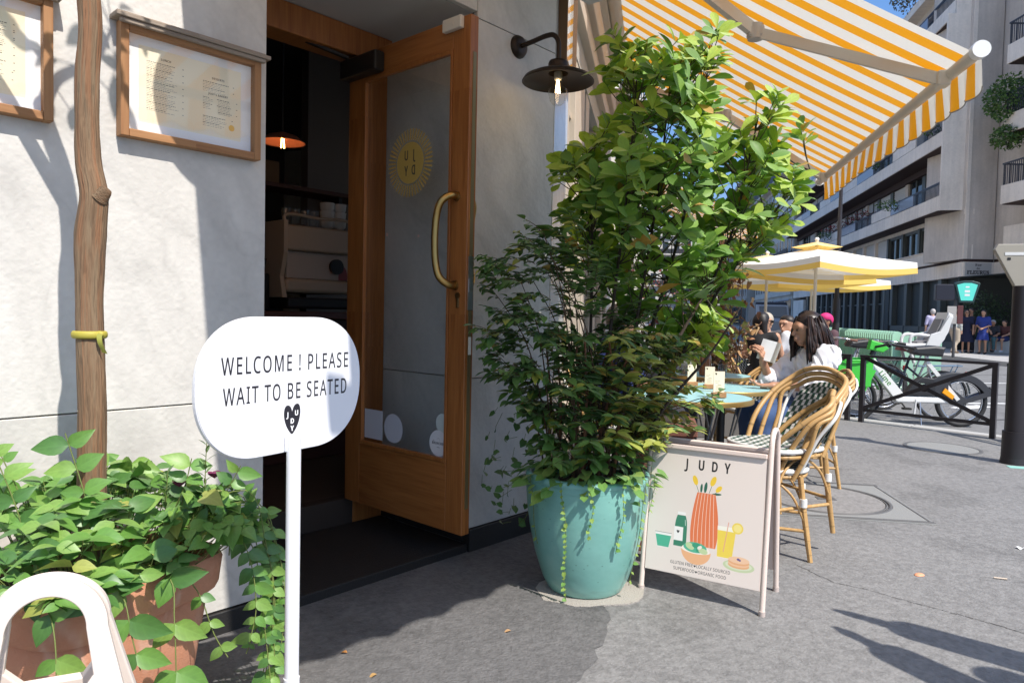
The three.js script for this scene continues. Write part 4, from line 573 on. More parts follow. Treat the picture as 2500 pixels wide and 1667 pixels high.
// ---------- street furniture ----------
const iron = M([0.022, 0.018, 0.02], 0.42, { bumpMap: tFine, bumpScale: 0.0006 });
function barrier(label, a, b) { // cross-braced pavement barrier between two points
  const A = V(a[0], 0, a[1]), Bv = V(b[0], 0, b[1]), l = A.distanceTo(Bv), t = thing('pavement_barrier', label, 'barrier', [A.x, 0, A.z], -Math.atan2(Bv.z - A.z, Bv.x - A.x), 'cross-braced barriers along the kerb');
  for (const x of [0, l]) mesh('post', bx(x - 0.026, 0, -0.026, x + 0.026, 0.77, 0.026, 0.003), iron, t);
  mesh('top_rail', bx(-0.03, 0.771, -0.028, l + 0.03, 0.80, 0.028, 0.004), iron, t); mesh('bottom_rail', bx(0.022, 0.13, -0.012, l - 0.022, 0.165, 0.012), iron, t);
  mesh('cross_bar', beam([0.022, 0.17, 0.012], [l - 0.022, 0.765, 0.012], 0.02, 0.042), iron, t); mesh('cross_bar', beam([0.022, 0.765, -0.012], [l - 0.022, 0.17, -0.012], 0.02, 0.042), iron, t);
  mesh('boss', join(new THREE.TorusGeometry(0.034, 0.011, 8, 24).translate(l / 2, 0.467, 0), new THREE.CylinderGeometry(0.028, 0.028, 0.05, 20).rotateX(Math.PI / 2).translate(l / 2, 0.467, 0)), iron, t);
}
barrier('black cross-braced barrier in front of the green and white bicycle', [4.18, -8.40], [5.07, -7.40]);
barrier('black cross-braced barrier behind the dark-haired woman', [3.2, -9.5], [4.07, -8.52]);
barrier('black cross-braced barrier beside the thick black post, at the right edge', [5.12, -7.24], [5.35, -5.9]);
{
  const t = thing('black_post', 'thick black street post with flared foot at the right edge', 'post', [4.36, 0, -6.08], rad(-18));
  mesh('foot', join(cyl(0.098, 0.094, 0.28, 0, 0, 0, 24), cyl(0.105, 0.098, 0.05, 0, 0, 0, 24)), iron, t); mesh('shaft', cyl(0.074, 0.068, 1.25, 0, 0.28, 0, 24), iron, t);
  const s = mesh('sign_head', prism([[-0.20, 1.88], [-0.22, 1.84], [-0.06, 1.53], [0.06, 1.53], [0.22, 1.84], [0.20, 1.88]], 0.05, 0.006).translate(0, 0, -0.025), M([0.36, 0.33, 0.27], 0.5), t);
  mesh('label', bx(-0.15, 1.79, 0.032, 0.1, 1.815, 0.034), M([0.7, 0.7, 0.68], 0.6), s); mesh('emblem', bx(-0.13, 1.75, 0.032, -0.105, 1.77, 0.034), MAT.black, s);
  mesh('ground_mark', bx(-0.1, 0, 0.14, 0.25, 0.003, 0.24), M([0.25, 0.5, 0.44], 0.9), t);
}
{
  const t = thing('bus_stop_sign', 'turquoise lit stop sign on a dark pole across the road', 'sign', [15.1, 0.02, -24.2], rad(-20));
  mesh('pole', cyl(0.045, 0.045, 2.0, 0, 0, 0, 14), M([0.06, 0.06, 0.065], 0.5), t); mesh('side_panel', bx(-0.62, 1.95, -0.25, -0.05, 2.5, 0.1, 0.03), M([0.02, 0.02, 0.03], 0.4), t);
  const s = mesh('sign_head', prism([[-0.06, 2.52], [-0.03, 2.55], [0.2, 2.6], [0.45, 2.6], [0.62, 2.55], [0.66, 2.52], [0.5, 1.9], [0.1, 1.9]], 0.1, 0.02).translate(0, 0, 0.0), M([0.02, 0.05, 0.05], 0.4), t);
  mesh('sign_face', prism([[0.0, 2.48], [0.2, 2.54], [0.42, 2.54], [0.6, 2.48], [0.47, 1.95], [0.13, 1.95]], 0.004).translate(0, 0, 0.122), M([0.08, 0.42, 0.36], 0.4, { emissive: lin(0.08, 0.55, 0.46), emissiveIntensity: 0.55 }), s); for (const g of [bx(0.23, 2.22, 0.127, 0.38, 2.3, 0.129), bx(0.23, 2.1, 0.127, 0.38, 2.17, 0.129), bx(0.25, 2.38, 0.127, 0.36, 2.43, 0.129)]) mesh('pictogram', g, MAT.white, s);
  mesh('timetable', bx(-0.25, 1.15, 0.05, 0.02, 1.75, 0.1, 0.01), M([0.4, 0.38, 0.36], 0.6), t); mesh('timetable_case', bx(0.05, 1.15, 0.02, 0.22, 1.78, 0.09, 0.01), M([0.1, 0.03, 0.03], 0.5), t);
}
{
  const t = thing('street_lamp', 'slim black street lamp with curved bracket rising past the balconies', 'street lamp', [7.85, -0.12, -17.2], 0);
  mesh('column', join(cyl(0.1, 0.075, 1.6, 0, 0, 0, 16), cyl(0.055, 0.04, 3.4, 0, 1.6, 0, 14)), iron, t); mesh('bracket', tube([[0, 4.6, 0], [-0.1, 4.85, 0.0], [-0.3, 4.95, 0], [-0.6, 4.98, 0]], 0.03, 24, 8), iron, t); mesh('lantern', lathe([[0, 0.16], [0.06, 0.14], [0.2, 0.0], [0.2, -0.04], [0, -0.1]], 24).translate(-0.65, 4.92, 0), iron, t); mesh('collar', cyl(0.09, 0.075, 0.3, 0, 1.55, 0, 16), iron, t);
}
{ // pale green slatted fence round the parking-bay terrace
  const t = thing('picket_planter', 'pale green picket fence planter round the roadside terrace', 'fence', [7.64, -0.12, -14], TS - 0), mint = M([0.30, 0.52, 0.38], 0.6);
  const pk = prism([[-0.11, 0], [0.11, 0], [0.11, 1.06], [0.075, 1.11], [0, 1.13], [-0.075, 1.11], [-0.11, 1.06]], 0.03); const n = 40;
  for (let i = 0; i < n; i++) { const m = mesh('picket', pk, mint, t); m.position.set(0.12 + i * 0.155, 0, 0); m.rotation.y = -Math.PI / 2 * 0.8; }
  mesh('rail', bx(0, 0.25, -0.1, 6.3, 0.33, -0.06), mint, t);
  for (let i = 0; i < 3; i++) { const m = mesh('picket', pk, mint, t); m.position.set(-0.02, 0, 0.16 + i * 0.25); m.rotation.y = -Math.PI / 2; }
}
{ // striped parasols over the terrace
  const sT = tex(128, (u, v) => { const o = sst(0.9, 0.905, v) + (1 - sst(0.035, 0.04, v)); return mix3([0.84, 0.82, 0.77], [0.88, 0.6, 0.15], Math.min(1, (sst(0.5, 0.51, u) * (1 - sst(0.99, 1, u)))) * 0.3 + 0 * o); });
  const canv = MP('#ffffff', 1, { map: sT, transmission: 0.3, thickness: 0, side: THREE.DoubleSide }), yel = MP([0.92, 0.62, 0.14], 1, { transmission: 0.4, thickness: 0, side: THREE.DoubleSide });
  const N = 4; function parasol(label, pos, turn, w, yTop, yRim) { const t = thing('parasol', label, 'parasol', pos, turn, 'parasols over the terrace'); const h = w / 2, cor = [[-h, h], [h, h], [h, -h], [-h, -h]];
    mesh('canopy', join(cor.map((c, i) => { const d = cor[(i + 1) % 4]; return gridGeo(8, 8, (u, v) => { const x = lerp(c[0], d[0], u) * v, z = lerp(c[1], d[1], u) * v; return [x, lerp(yTop, yRim, v) - Math.sin(u * Math.PI) * 0.07 * v * v + Math.sin(v * Math.PI) * -0.03, z, v * w * 2, u]; }); })), canv, t);
    const vl = (y0, y1) => join(cor.map((c, i) => { const d = cor[(i + 1) % 4]; return gridGeo(10, 2, (u, v) => [lerp(c[0], d[0], u) * (1 + 0.01 * lerp(y0, y1, v)), yRim - Math.sin(u * Math.PI) * 0.07 - lerp(y0, y1, v) * 0.19, lerp(c[1], d[1], u) * (1 + 0.01 * lerp(y0, y1, v)), 0.2, v]); })); const va = mesh('valance', vl(0, 0.5), canv, t); mesh('valance_stripe', vl(0.5, 1), yel, va);
    mesh('top_cap', join(cor.map((c, i) => { const d = cor[(i + 1) % 4]; return gridGeo(6, 3, (u, v) => [lerp(c[0], d[0], u) * v * 0.27, yTop + 0.09 - v * 0.1 - Math.sin(u * Math.PI) * 0.02 * v, lerp(c[1], d[1], u) * v * 0.27, v * 1.2, u]); })), yel, t);
    mesh('pole', cyl(0.033, 0.028, yTop + 0.12, 0, 0, 0, 14), M([0.66, 0.6, 0.5], 0.5), t); mesh('finial', new THREE.SphereGeometry(0.04, 12, 8).translate(0, yTop + 0.13, 0), MAT.white, t); mesh('base', cyl(0.3, 0.28, 0.08, 0, 0, 0, 24), MAT.dark, t);
    for (const [x, z] of cor) mesh('rib', bar([0, yTop - 0.35, 0], [x * 0.98, yRim - 0.02, z * 0.98], 0.012, 6), M([0.6, 0.55, 0.45], 0.6), t); return t; }
  parasol('front yellow and white parasol with white cap above the seated diners', [5.53, -0.12, -13.0], rad(24), 2.3, 2.66, 2.36);
  parasol('yellow and white parasol behind the front one, reaching left behind the brown leaves', [5.35, -0.12, -15.0], rad(18), 2.9, 2.58, 2.26);
  parasol('furthest yellow parasol, only a corner showing under the front one', [7.4, -0.12, -17.6], rad(30), 2.5, 2.6, 2.3);
}
// ---------- cafe tables, chairs and what stands on them ----------
const tableTop = M([0.33, 0.60, 0.62], 0.35), brassRim = M([0.55, 0.37, 0.13], 0.4, { metalness: 0.85 });
function bistroTable(label, x, z, h) {
  const t = thing('bistro_table', label, 'table', [x, 0, z], 0.3, 'round bistro tables on the pavement'), R = 0.345;
  mesh('table_top', cyl(R - 0.004, R - 0.004, 0.022, 0, h - 0.024, 0, 64), tableTop, t);
  mesh('brass_rim', lathe([[R - 0.006, h - 0.03], [R, h - 0.03], [R + 0.004, h - 0.026], [R + 0.004, h - 0.004], [R, h], [R - 0.006, h], [R - 0.006, h - 0.03]], 72), brassRim, t);
  mesh('column', cyl(0.028, 0.028, h - 0.12, 0, 0.06, 0, 18), MAT.black, t); mesh('top_bracket', join(bx(-0.2, h - 0.045, -0.02, 0.2, h - 0.031, 0.02), bx(-0.02, h - 0.058, -0.2, 0.02, h - 0.0455, 0.2)), MAT.black, t);
  for (let i = 0; i < 4; i++) { const a = i * Math.PI / 2 + 0.6; mesh('foot', tube([[Math.cos(a) * 0.02, 0.13, Math.sin(a) * 0.02], [Math.cos(a) * 0.1, 0.1, Math.sin(a) * 0.1], [Math.cos(a) * 0.2, 0.04, Math.sin(a) * 0.2], [Math.cos(a) * 0.27, 0.012, Math.sin(a) * 0.27]], 0.014, 16, 8), MAT.black, t); }
  for (let i = 0; i < 4; i++) { const a = i * Math.PI / 2 + 1.3; mesh('strut', bar([Math.cos(a) * 0.2, h - 0.05, Math.sin(a) * 0.2], [Math.cos(a) * 0.06, 0.2, Math.sin(a) * 0.06], 0.007, 6), M([0.2, 0.2, 0.2], 0.4, { metalness: 0.6 }), t); }
}
bistroTable('nearest turquoise bistro table with brass rim, sunlit behind the shrub', 1.10, -4.25, 0.73);
bistroTable('middle bistro table with brass rim in front of the seated woman', 1.53, -5.12, 0.70);
bistroTable('furthest bistro table with brown bottle, bright at its right end', 1.72, -6.12, 0.71);
const cardTex = canvasTex(200, 360, (c, w, h) => { c.fillStyle = '#e8dcc0'; c.fillRect(0, 0, w, h); c.fillStyle = '#3a332c'; c.beginPath(); c.moveTo(40, 62); c.bezierCurveTo(8, 30, 22, 12, 40, 28); c.bezierCurveTo(58, 12, 72, 30, 40, 62); c.fill();
  c.font = '26px sans-serif'; c.fillStyle = '#6b6152'; c.fillText('See the', 26, 170); c.fillText('menu', 26, 202); c.fillStyle = '#8d8269'; c.fillRect(70, 225, 70, 8); for (let i = 0; i < 5; i++) c.fillRect(40, 250 + i * 18, 110 - (i % 2) * 30, 5); });
function menuStand(label, x, y, z, turn) { const t = thing('menu_stand', label, 'menu stand', [x, y, z], turn, 'table menus'); mesh('wood_block', bx(-0.042, 0, -0.018, 0.042, 0.03, 0.018, 0.003), M('#ffffff', 0.6, { map: tFrame }), t); mesh('card', bx(-0.034, 0.03, -0.001, 0.034, 0.155, 0.001), M([0.72, 0.64, 0.5], 0.8), t); mesh('card_print', new THREE.PlaneGeometry(0.066, 0.123).translate(0, 0.092, 0.0016), M('#ffffff', 0.8, { map: cardTex }), t); }
menuStand('menu card in a wooden block on the nearest bistro table', 1.225, 0.731, -4.16, 0.12);
menuStand('menu card on the middle table, nearer of the shaded pair', 1.40, 0.701, -4.98, -0.05); menuStand('menu card on the middle table, further of the shaded pair', 1.32, 0.701, -5.16, 0.15); menuStand('menu card on the furthest bistro table beside the bottle', 1.50, 0.711, -6.08, 0.1);
{
  const q = thing('brown_bottle', 'tall brown glass water bottle on the furthest table', 'bottle', [1.64, 0.711, -5.98], 0); mesh('glass', lathe([[0, 0], [0.048, 0], [0.05, 0.01], [0.05, 0.14], [0.045, 0.17], [0.02, 0.21], [0.017, 0.26], [0.019, 0.27]], 28), MP([0.22, 0.075, 0.025], 0.08, { clearcoat: 1 }), q); mesh('stopper', cyl(0.016, 0.014, 0.02, 0, 0.27, 0, 14), M([0.1, 0.08, 0.07], 0.6), q);
  const gl = MP([0.85, 0.85, 0.85], 0.04, { transmission: 1, thickness: 0 }); for (const [x, z, l] of [[1.78, -5.96, 'empty tumbler right of the brown bottle'], [1.44, -5.93, 'empty tumbler left of the brown bottle']]) single('tumbler', lathe([[0, 0], [0.032, 0], [0.04, 0.1], [0.038, 0.1], [0.03, 0.01], [0, 0.01]], 28), gl, l, 'glass', [x, 0.711, z], 0, 'tumblers');
}
const cane = M('#ffffff', 0.42, { map: (() => { const t = tex(256, (u, v) => { const b = fbm(u * 6, v * 30, 9999, 3, 201), n = Math.abs(((u * 6) % 1) - 0.5) < 0.02 ? 0.6 : 1; return mix3([0.40, 0.22, 0.075], [0.62, 0.40, 0.17], b).map(k => k * n); }); return t; })() });
const whiteWeave = M([0.72, 0.72, 0.69], 0.5), weave = M('#ffffff', 0.55, { map: (() => { const t = tex(128, (u, v) => { const i = Math.floor(u * 8), j = Math.floor(v * 8), on = ((i + Math.floor(j / 2)) % 2 === 0); const e = Math.min((u * 8) % 1, (v * 8) % 1, 1 - (u * 8) % 1, 1 - (v * 8) % 1); const c = on ? [0.70, 0.70, 0.67] : [0.02, 0.075, 0.05]; const k = e < 0.1 ? 0.6 : 1; return c.map(q => q * k); }); return t; })(), side: THREE.DoubleSide });
function buildChair(t, thick = 1) { // faces +z
  const W = 0.2, c = [];
  const seatOut = []; for (let i = 0; i < 40; i++) { const a = i / 40 * Math.PI * 2, e = 3.2, cs = Math.cos(a), sn = Math.sin(a), r = 1 / Math.pow(Math.pow(Math.abs(cs), e) + Math.pow(Math.abs(sn), e), 1 / e); seatOut.push([cs * r * (0.205 + 0.018 * sn), sn * r * 0.195]); }
  const sg = prism(seatOut.map(([x, z]) => [x, -z]), 0.012, 0.004).rotateX(-Math.PI / 2).translate(0, 0.438, 0); { const p = sg.attributes.position, uv = sg.attributes.uv; for (let i = 0; i < p.count; i++) uv.setXY(i, p.getX(i) * 5, p.getZ(i) * 5); }
  const s = mesh('seat', sg, weave, t); mesh('seat_edge', tube(seatOut.map(([x, z]) => [x * 1.02, 0.440, z * 1.02]), 0.0125, 80, 8, true), whiteWeave, s); mesh('seat_band', tube(seatOut.map(([x, z]) => [x * 0.99, 0.412, z * 0.99]), 0.011, 80, 8, true), cane, s);
  for (const x of [-1, 1]) { mesh('leg', taper([[x * 0.19, 0.0, 0.185], [x * 0.178, 0.22, 0.172], [x * 0.17, 0.42, 0.16]], [0.0125, 0.0145, 0.0145], 12, 10), cane, t); mesh('leg', taper([[x * 0.185, 0.0, -0.225], [x * 0.175, 0.22, -0.19], [x * 0.168, 0.42, -0.165]], [0.0125, 0.0145, 0.0145], 12, 10), cane, t);
    mesh('side_stretcher', bar([x * 0.183, 0.15, 0.178], [x * 0.18, 0.15, -0.202], 0.009, 8), cane, t); mesh('side_brace', tube([[x * 0.185, 0.2, 0.17], [x * 0.178, 0.33, 0.12], [x * 0.172, 0.40, 0.0], [x * 0.178, 0.33, -0.12], [x * 0.182, 0.2, -0.19]], 0.007, 24, 6), cane, t);
    for (const [y, z] of [[0.27, 0.168], [0.27, -0.183]]) mesh('binding', cyl(0.0185, 0.0185, 0.04, x * 0.178, y, z, 12), whiteWeave, t); }
  mesh('front_stretcher', bar([-0.183, 0.18, 0.178], [0.183, 0.18, 0.178], 0.009, 8), cane, t); mesh('rear_stretcher', bar([-0.18, 0.18, -0.198], [0.18, 0.18, -0.198], 0.009, 8), cane, t);
  const hoop = (w, z0, top, zt, r) => tube([[-w * 0.98, 0.40, z0], [-w * 1.04, 0.56, z0 - 0.07], [-w * 1.08, 0.69, z0 * 0.4 + zt * 0.6], [-w * 0.86, top - 0.04, zt + 0.01], [-w * 0.45, top, zt], [0, top + 0.012, zt - 0.01], [w * 0.45, top, zt], [w * 0.86, top - 0.04, zt + 0.01], [w * 1.08, 0.69, z0 * 0.4 + zt * 0.6], [w * 1.04, 0.56, z0 - 0.07], [w * 0.98, 0.40, z0]], r, 64, 9);
  mesh('back_hoop', hoop(0.2, 0.03, 0.825, -0.30, 0.0135), cane, t); mesh('back_hoop', hoop(0.198, -0.05, 0.795, -0.305, 0.0125), cane, t); mesh('back_hoop', hoop(0.19, -0.13, 0.765, -0.31, 0.0115), cane, t);
  const bp = gridGeo(12, 10, (u, v) => { const a = (u - 0.5) * 2, y = 0.46 + v * 0.30 * (1 - 0.12 * a * a), z = -0.165 - v * 0.16 - 0.03 * (1 - a * a); return [a * (0.165 + 0.02 * v) * (1 - 0.25 * v * v * v), y, z, u * 2.2, v * 2.2]; });
  const b = mesh('back_weave', bp, weave, t); mesh('back_binding', tube([[-0.17, 0.44, -0.165], [-0.19, 0.62, -0.24], [-0.185, 0.72, -0.31], [-0.1, 0.775, -0.338], [0, 0.785, -0.343], [0.1, 0.775, -0.338], [0.185, 0.72, -0.31], [0.19, 0.62, -0.24], [0.17, 0.44, -0.165]], 0.009, 56, 7), whiteWeave, b);
  return t;
}
const chairGroup = 'woven bistro chairs';
const faceTo = (dx, dz) => Math.atan2(dx, dz);
{
  const f = faceTo(-0.93, -0.36);
  const a = buildChair(thing('bistro_chair', 'rattan bistro chair standing on the pavement, lower one of the stacked pair', 'chair', [1.36, 0, -3.72], f, chairGroup));
  const b = dup(a, 'rattan bistro chair on top of the stacked pair behind the sandwich board', [1.40, 0.105, -3.70], f - 0.04);
  const w = dup(a, 'rattan bistro chair the dark-haired woman is sitting on', [2.15, 0, -5.2], faceTo(-1, 0.12));
  dup(a, 'empty rattan bistro chair facing away on the far side of the reading woman', [2.02, 0, -6.05], faceTo(-0.95, -0.3));
  dup(a, 'rattan chair under the woman with the dark bob, seen from behind', [3.0, 0, -8.7], faceTo(0.35, -0.94));
  dup(a, 'rattan chair under the boy in the white shirt', [3.52, 0, -9.1], faceTo(-0.6, -0.8));
  dup(a, 'rattan chair of the blue-shirted diner half hidden by the shrub', [0.72, 0, -5.0], faceTo(0.95, -0.2));
}
// ---------- bicycles ----------
const rubber = M([0.02, 0.02, 0.021], 0.7), chrome = M([0.6, 0.6, 0.62], 0.25, { metalness: 1 });
function wheel(t, x, R, tw) { const w = mesh('wheel', new THREE.TorusGeometry(R - tw, tw, 10, 56).translate(x, R, 0), rubber, t); mesh('rim', new THREE.TorusGeometry(R - tw * 2.2, tw * 0.45, 6, 48).translate(x, R, 0), chrome, w);
  const sp = []; for (let i = 0; i < 20; i++) { const a = i / 20 * Math.PI * 2, s = i % 2 ? 1 : -1; sp.push(bar([x + Math.cos(a + 0.25 * s) * 0.03, R + Math.sin(a + 0.25 * s) * 0.03, s * 0.025], [x + Math.cos(a) * (R - tw * 2.2), R + Math.sin(a) * (R - tw * 2.2), 0], 0.0016, 4)); } const q = mesh('spokes', join(sp), chrome, w); q.userData.kind = 'stuff'; mesh('hub', new THREE.CylinderGeometry(0.03, 0.03, 0.09, 16).rotateX(Math.PI / 2).translate(x, R, 0), M([0.15, 0.15, 0.15], 0.4, { metalness: 0.7 }), w); return w; }
{
  const t = thing('share_bicycle', 'white and bright green electric bicycle with green front basket behind the barrier', 'bicycle', [4.36, -0.12, -9.05], rad(-3)), G = M([0.06, 0.50, 0.055], 0.4), Wt = M([0.72, 0.72, 0.70], 0.35), K = M([0.018, 0.018, 0.02], 0.45);
  wheel(t, 0, 0.325, 0.03); wheel(t, 1.37, 0.325, 0.03);
  mesh('fork', join(bar([0, 0.325, 0.06], [0.17, 0.72, 0.04], 0.014), bar([0, 0.325, -0.06], [0.17, 0.72, -0.04], 0.014), bar([0.15, 0.70, 0], [0.27, 0.98, 0], 0.026)), K, t);
  mesh('front_fender', join(gridGeo(16, 2, (u, v) => { const a = lerp(0.35, 1.9, u); return [Math.cos(a) * 0.36, 0.325 + Math.sin(a) * 0.36, (v - 0.5) * 0.08, u, v]; }), prism([[0.06, 0.35], [0.1, 0.33], [0.27, 0.70], [0.17, 0.72]], 0.02).translate(0, 0, 0.06)), G, t);
  const bw = (x0, x1, y0, y1, z) => join(prism([[x0 + 0.04, y0], [x1 - 0.03, y0], [x1, y1], [x0, y1 - 0.01]], 0.012).translate(0, 0, z), prism([[x0 + 0.04, y0], [x1 - 0.03, y0], [x1, y1], [x0, y1 - 0.01]], 0.012).translate(0, 0, -z - 0.012), beam([x0 + 0.04, y0, 0], [x1 - 0.03, y0, 0], z * 2, 0.012), beam([x0 + 0.04, y0, 0], [x0, y1, 0], z * 2, 0.014), beam([x1 - 0.03, y0, 0], [x1, y1, 0], z * 2, 0.014));
  const bk = mesh('basket', bw(-0.30, 0.19, 0.50, 0.84, 0.17), G, t); mesh('basket_rim', tube([[-0.27, 0.825, 0.17], [0.17, 0.835, 0.17], [0.17, 0.835, -0.17], [-0.27, 0.825, -0.17]], 0.01, 40, 6, true), G, bk);
  mesh('head_cover', prism([[0.16, 0.72], [0.26, 0.73], [0.28, 0.87], [0.2, 0.88]], 0.07, 0.012).translate(0, 0, -0.05), G, t);
  const fr = mesh('frame', join(beam([0.21, 0.82, 0], [0.6, 0.36, 0], 0.09, 0.12), bx(0.54, 0.29, -0.045, 1.28, 0.385, 0.045, 0.03), beam([0.93, 0.82, 0], [1.3, 0.35, 0.06], 0.035, 0.045)), Wt, t);
  { const g = new THREE.PlaneGeometry(0.36, 0.11); const m = mesh('lettering', g, M('#ffffff', 0.4, { map: canvasTex(360, 110, (c) => { c.fillStyle = '#dcdcda'; c.fillRect(0, 0, 360, 110); c.fillStyle = '#3f7d3a'; c.font = 'bold 92px sans-serif'; c.fillText('Lime', 60, 84); }) }), fr); m.position.set(0.405, 0.59, 0.0465); m.rotation.z = -0.868; }
  const bd = mesh('battery_cover', prism([[0.66, 0.40], [0.78, 0.56], [0.86, 0.62], [1.0, 0.60], [1.22, 0.40]], 0.09, 0.012).translate(0, 0, -0.045), K, t);
  mesh('battery_lettering', new THREE.PlaneGeometry(0.19, 0.05).translate(0.88, 0.54, 0.059), M('#ffffff', 0.5, { map: canvasTex(190, 50, (c) => { c.fillStyle = '#141414'; c.fillRect(0, 0, 190, 50); c.fillStyle = '#cfe6d0'; c.font = 'bold 38px sans-serif'; c.fillText('Lime', 8, 38); }) }), bd);
  const fs = new THREE.Shape(); fs.moveTo(1.0, 0.6); fs.bezierCurveTo(1.2, 0.74, 1.55, 0.74, 1.73, 0.42); fs.lineTo(1.66, 0.40); fs.lineTo(1.55, 0.36); fs.lineTo(1.3, 0.28); fs.lineTo(1.22, 0.3); fs.lineTo(1.02, 0.45); const fh = new THREE.Path(); fh.moveTo(1.2, 0.58); fh.bezierCurveTo(1.35, 0.63, 1.5, 0.6, 1.62, 0.45); fh.lineTo(1.4, 0.36); fh.lineTo(1.22, 0.5); fs.holes.push(fh);
  mesh('rear_fender', new THREE.ExtrudeGeometry(fs, { depth: 0.1, bevelEnabled: true, bevelSize: 0.008, bevelThickness: 0.008, bevelSegments: 2 }).translate(0, 0, -0.05), M([0.03, 0.031, 0.036], 0.4), t);
  mesh('reflector', prism([[1.10, 0.42], [1.22, 0.34], [1.24, 0.38], [1.13, 0.47]], 0.01, 0.006).translate(0.0, 0.02, 0.066), M([0.85, 0.33, 0.01], 0.3), t); mesh('rear_light', bx(1.70, 0.44, -0.03, 1.76, 0.52, 0.03, 0.01), K, t);
  const bars = mesh('handlebar', tube([[0.32, 1.02, 0.3], [0.36, 1.04, 0.22], [0.27, 1.0, 0.06], [0.27, 1.0, -0.06], [0.36, 1.04, -0.22], [0.32, 1.02, -0.3]], 0.016, 40, 8), K, t); mesh('grip', bar([0.36, 1.04, 0.22], [0.6, 1.0, 0.32], 0.019), K, bars); mesh('grip', bar([0.36, 1.04, -0.22], [0.6, 1.0, -0.32], 0.019), K, bars); mesh('display', prism([[0.2, 0.97], [0.36, 0.94], [0.42, 0.98], [0.36, 1.03], [0.22, 1.07]], 0.07, 0.012).translate(0, 0, -0.035), G, bars);
  mesh('seat_post', bar([0.99, 0.6, 0], [0.9, 0.93, 0], 0.018), chrome, t); mesh('saddle', prism([[0.74, 0.95], [0.8, 0.93], [1.06, 0.92], [1.08, 0.99], [0.98, 1.0], [0.76, 0.98]], 0.13, 0.03).translate(0, 0, -0.065), K, t);
  mesh('crank', join(bar([0.78, 0.34, 0.07], [0.76, 0.16, 0.08], 0.012), bx(0.68, 0.13, 0.08, 0.80, 0.16, 0.16, 0.005)), M([0.6, 0.6, 0.6], 0.4), t); mesh('kickstand', bar([0.84, 0.3, 0.05], [0.82, 0.01, 0.14], 0.01), chrome, t);
}
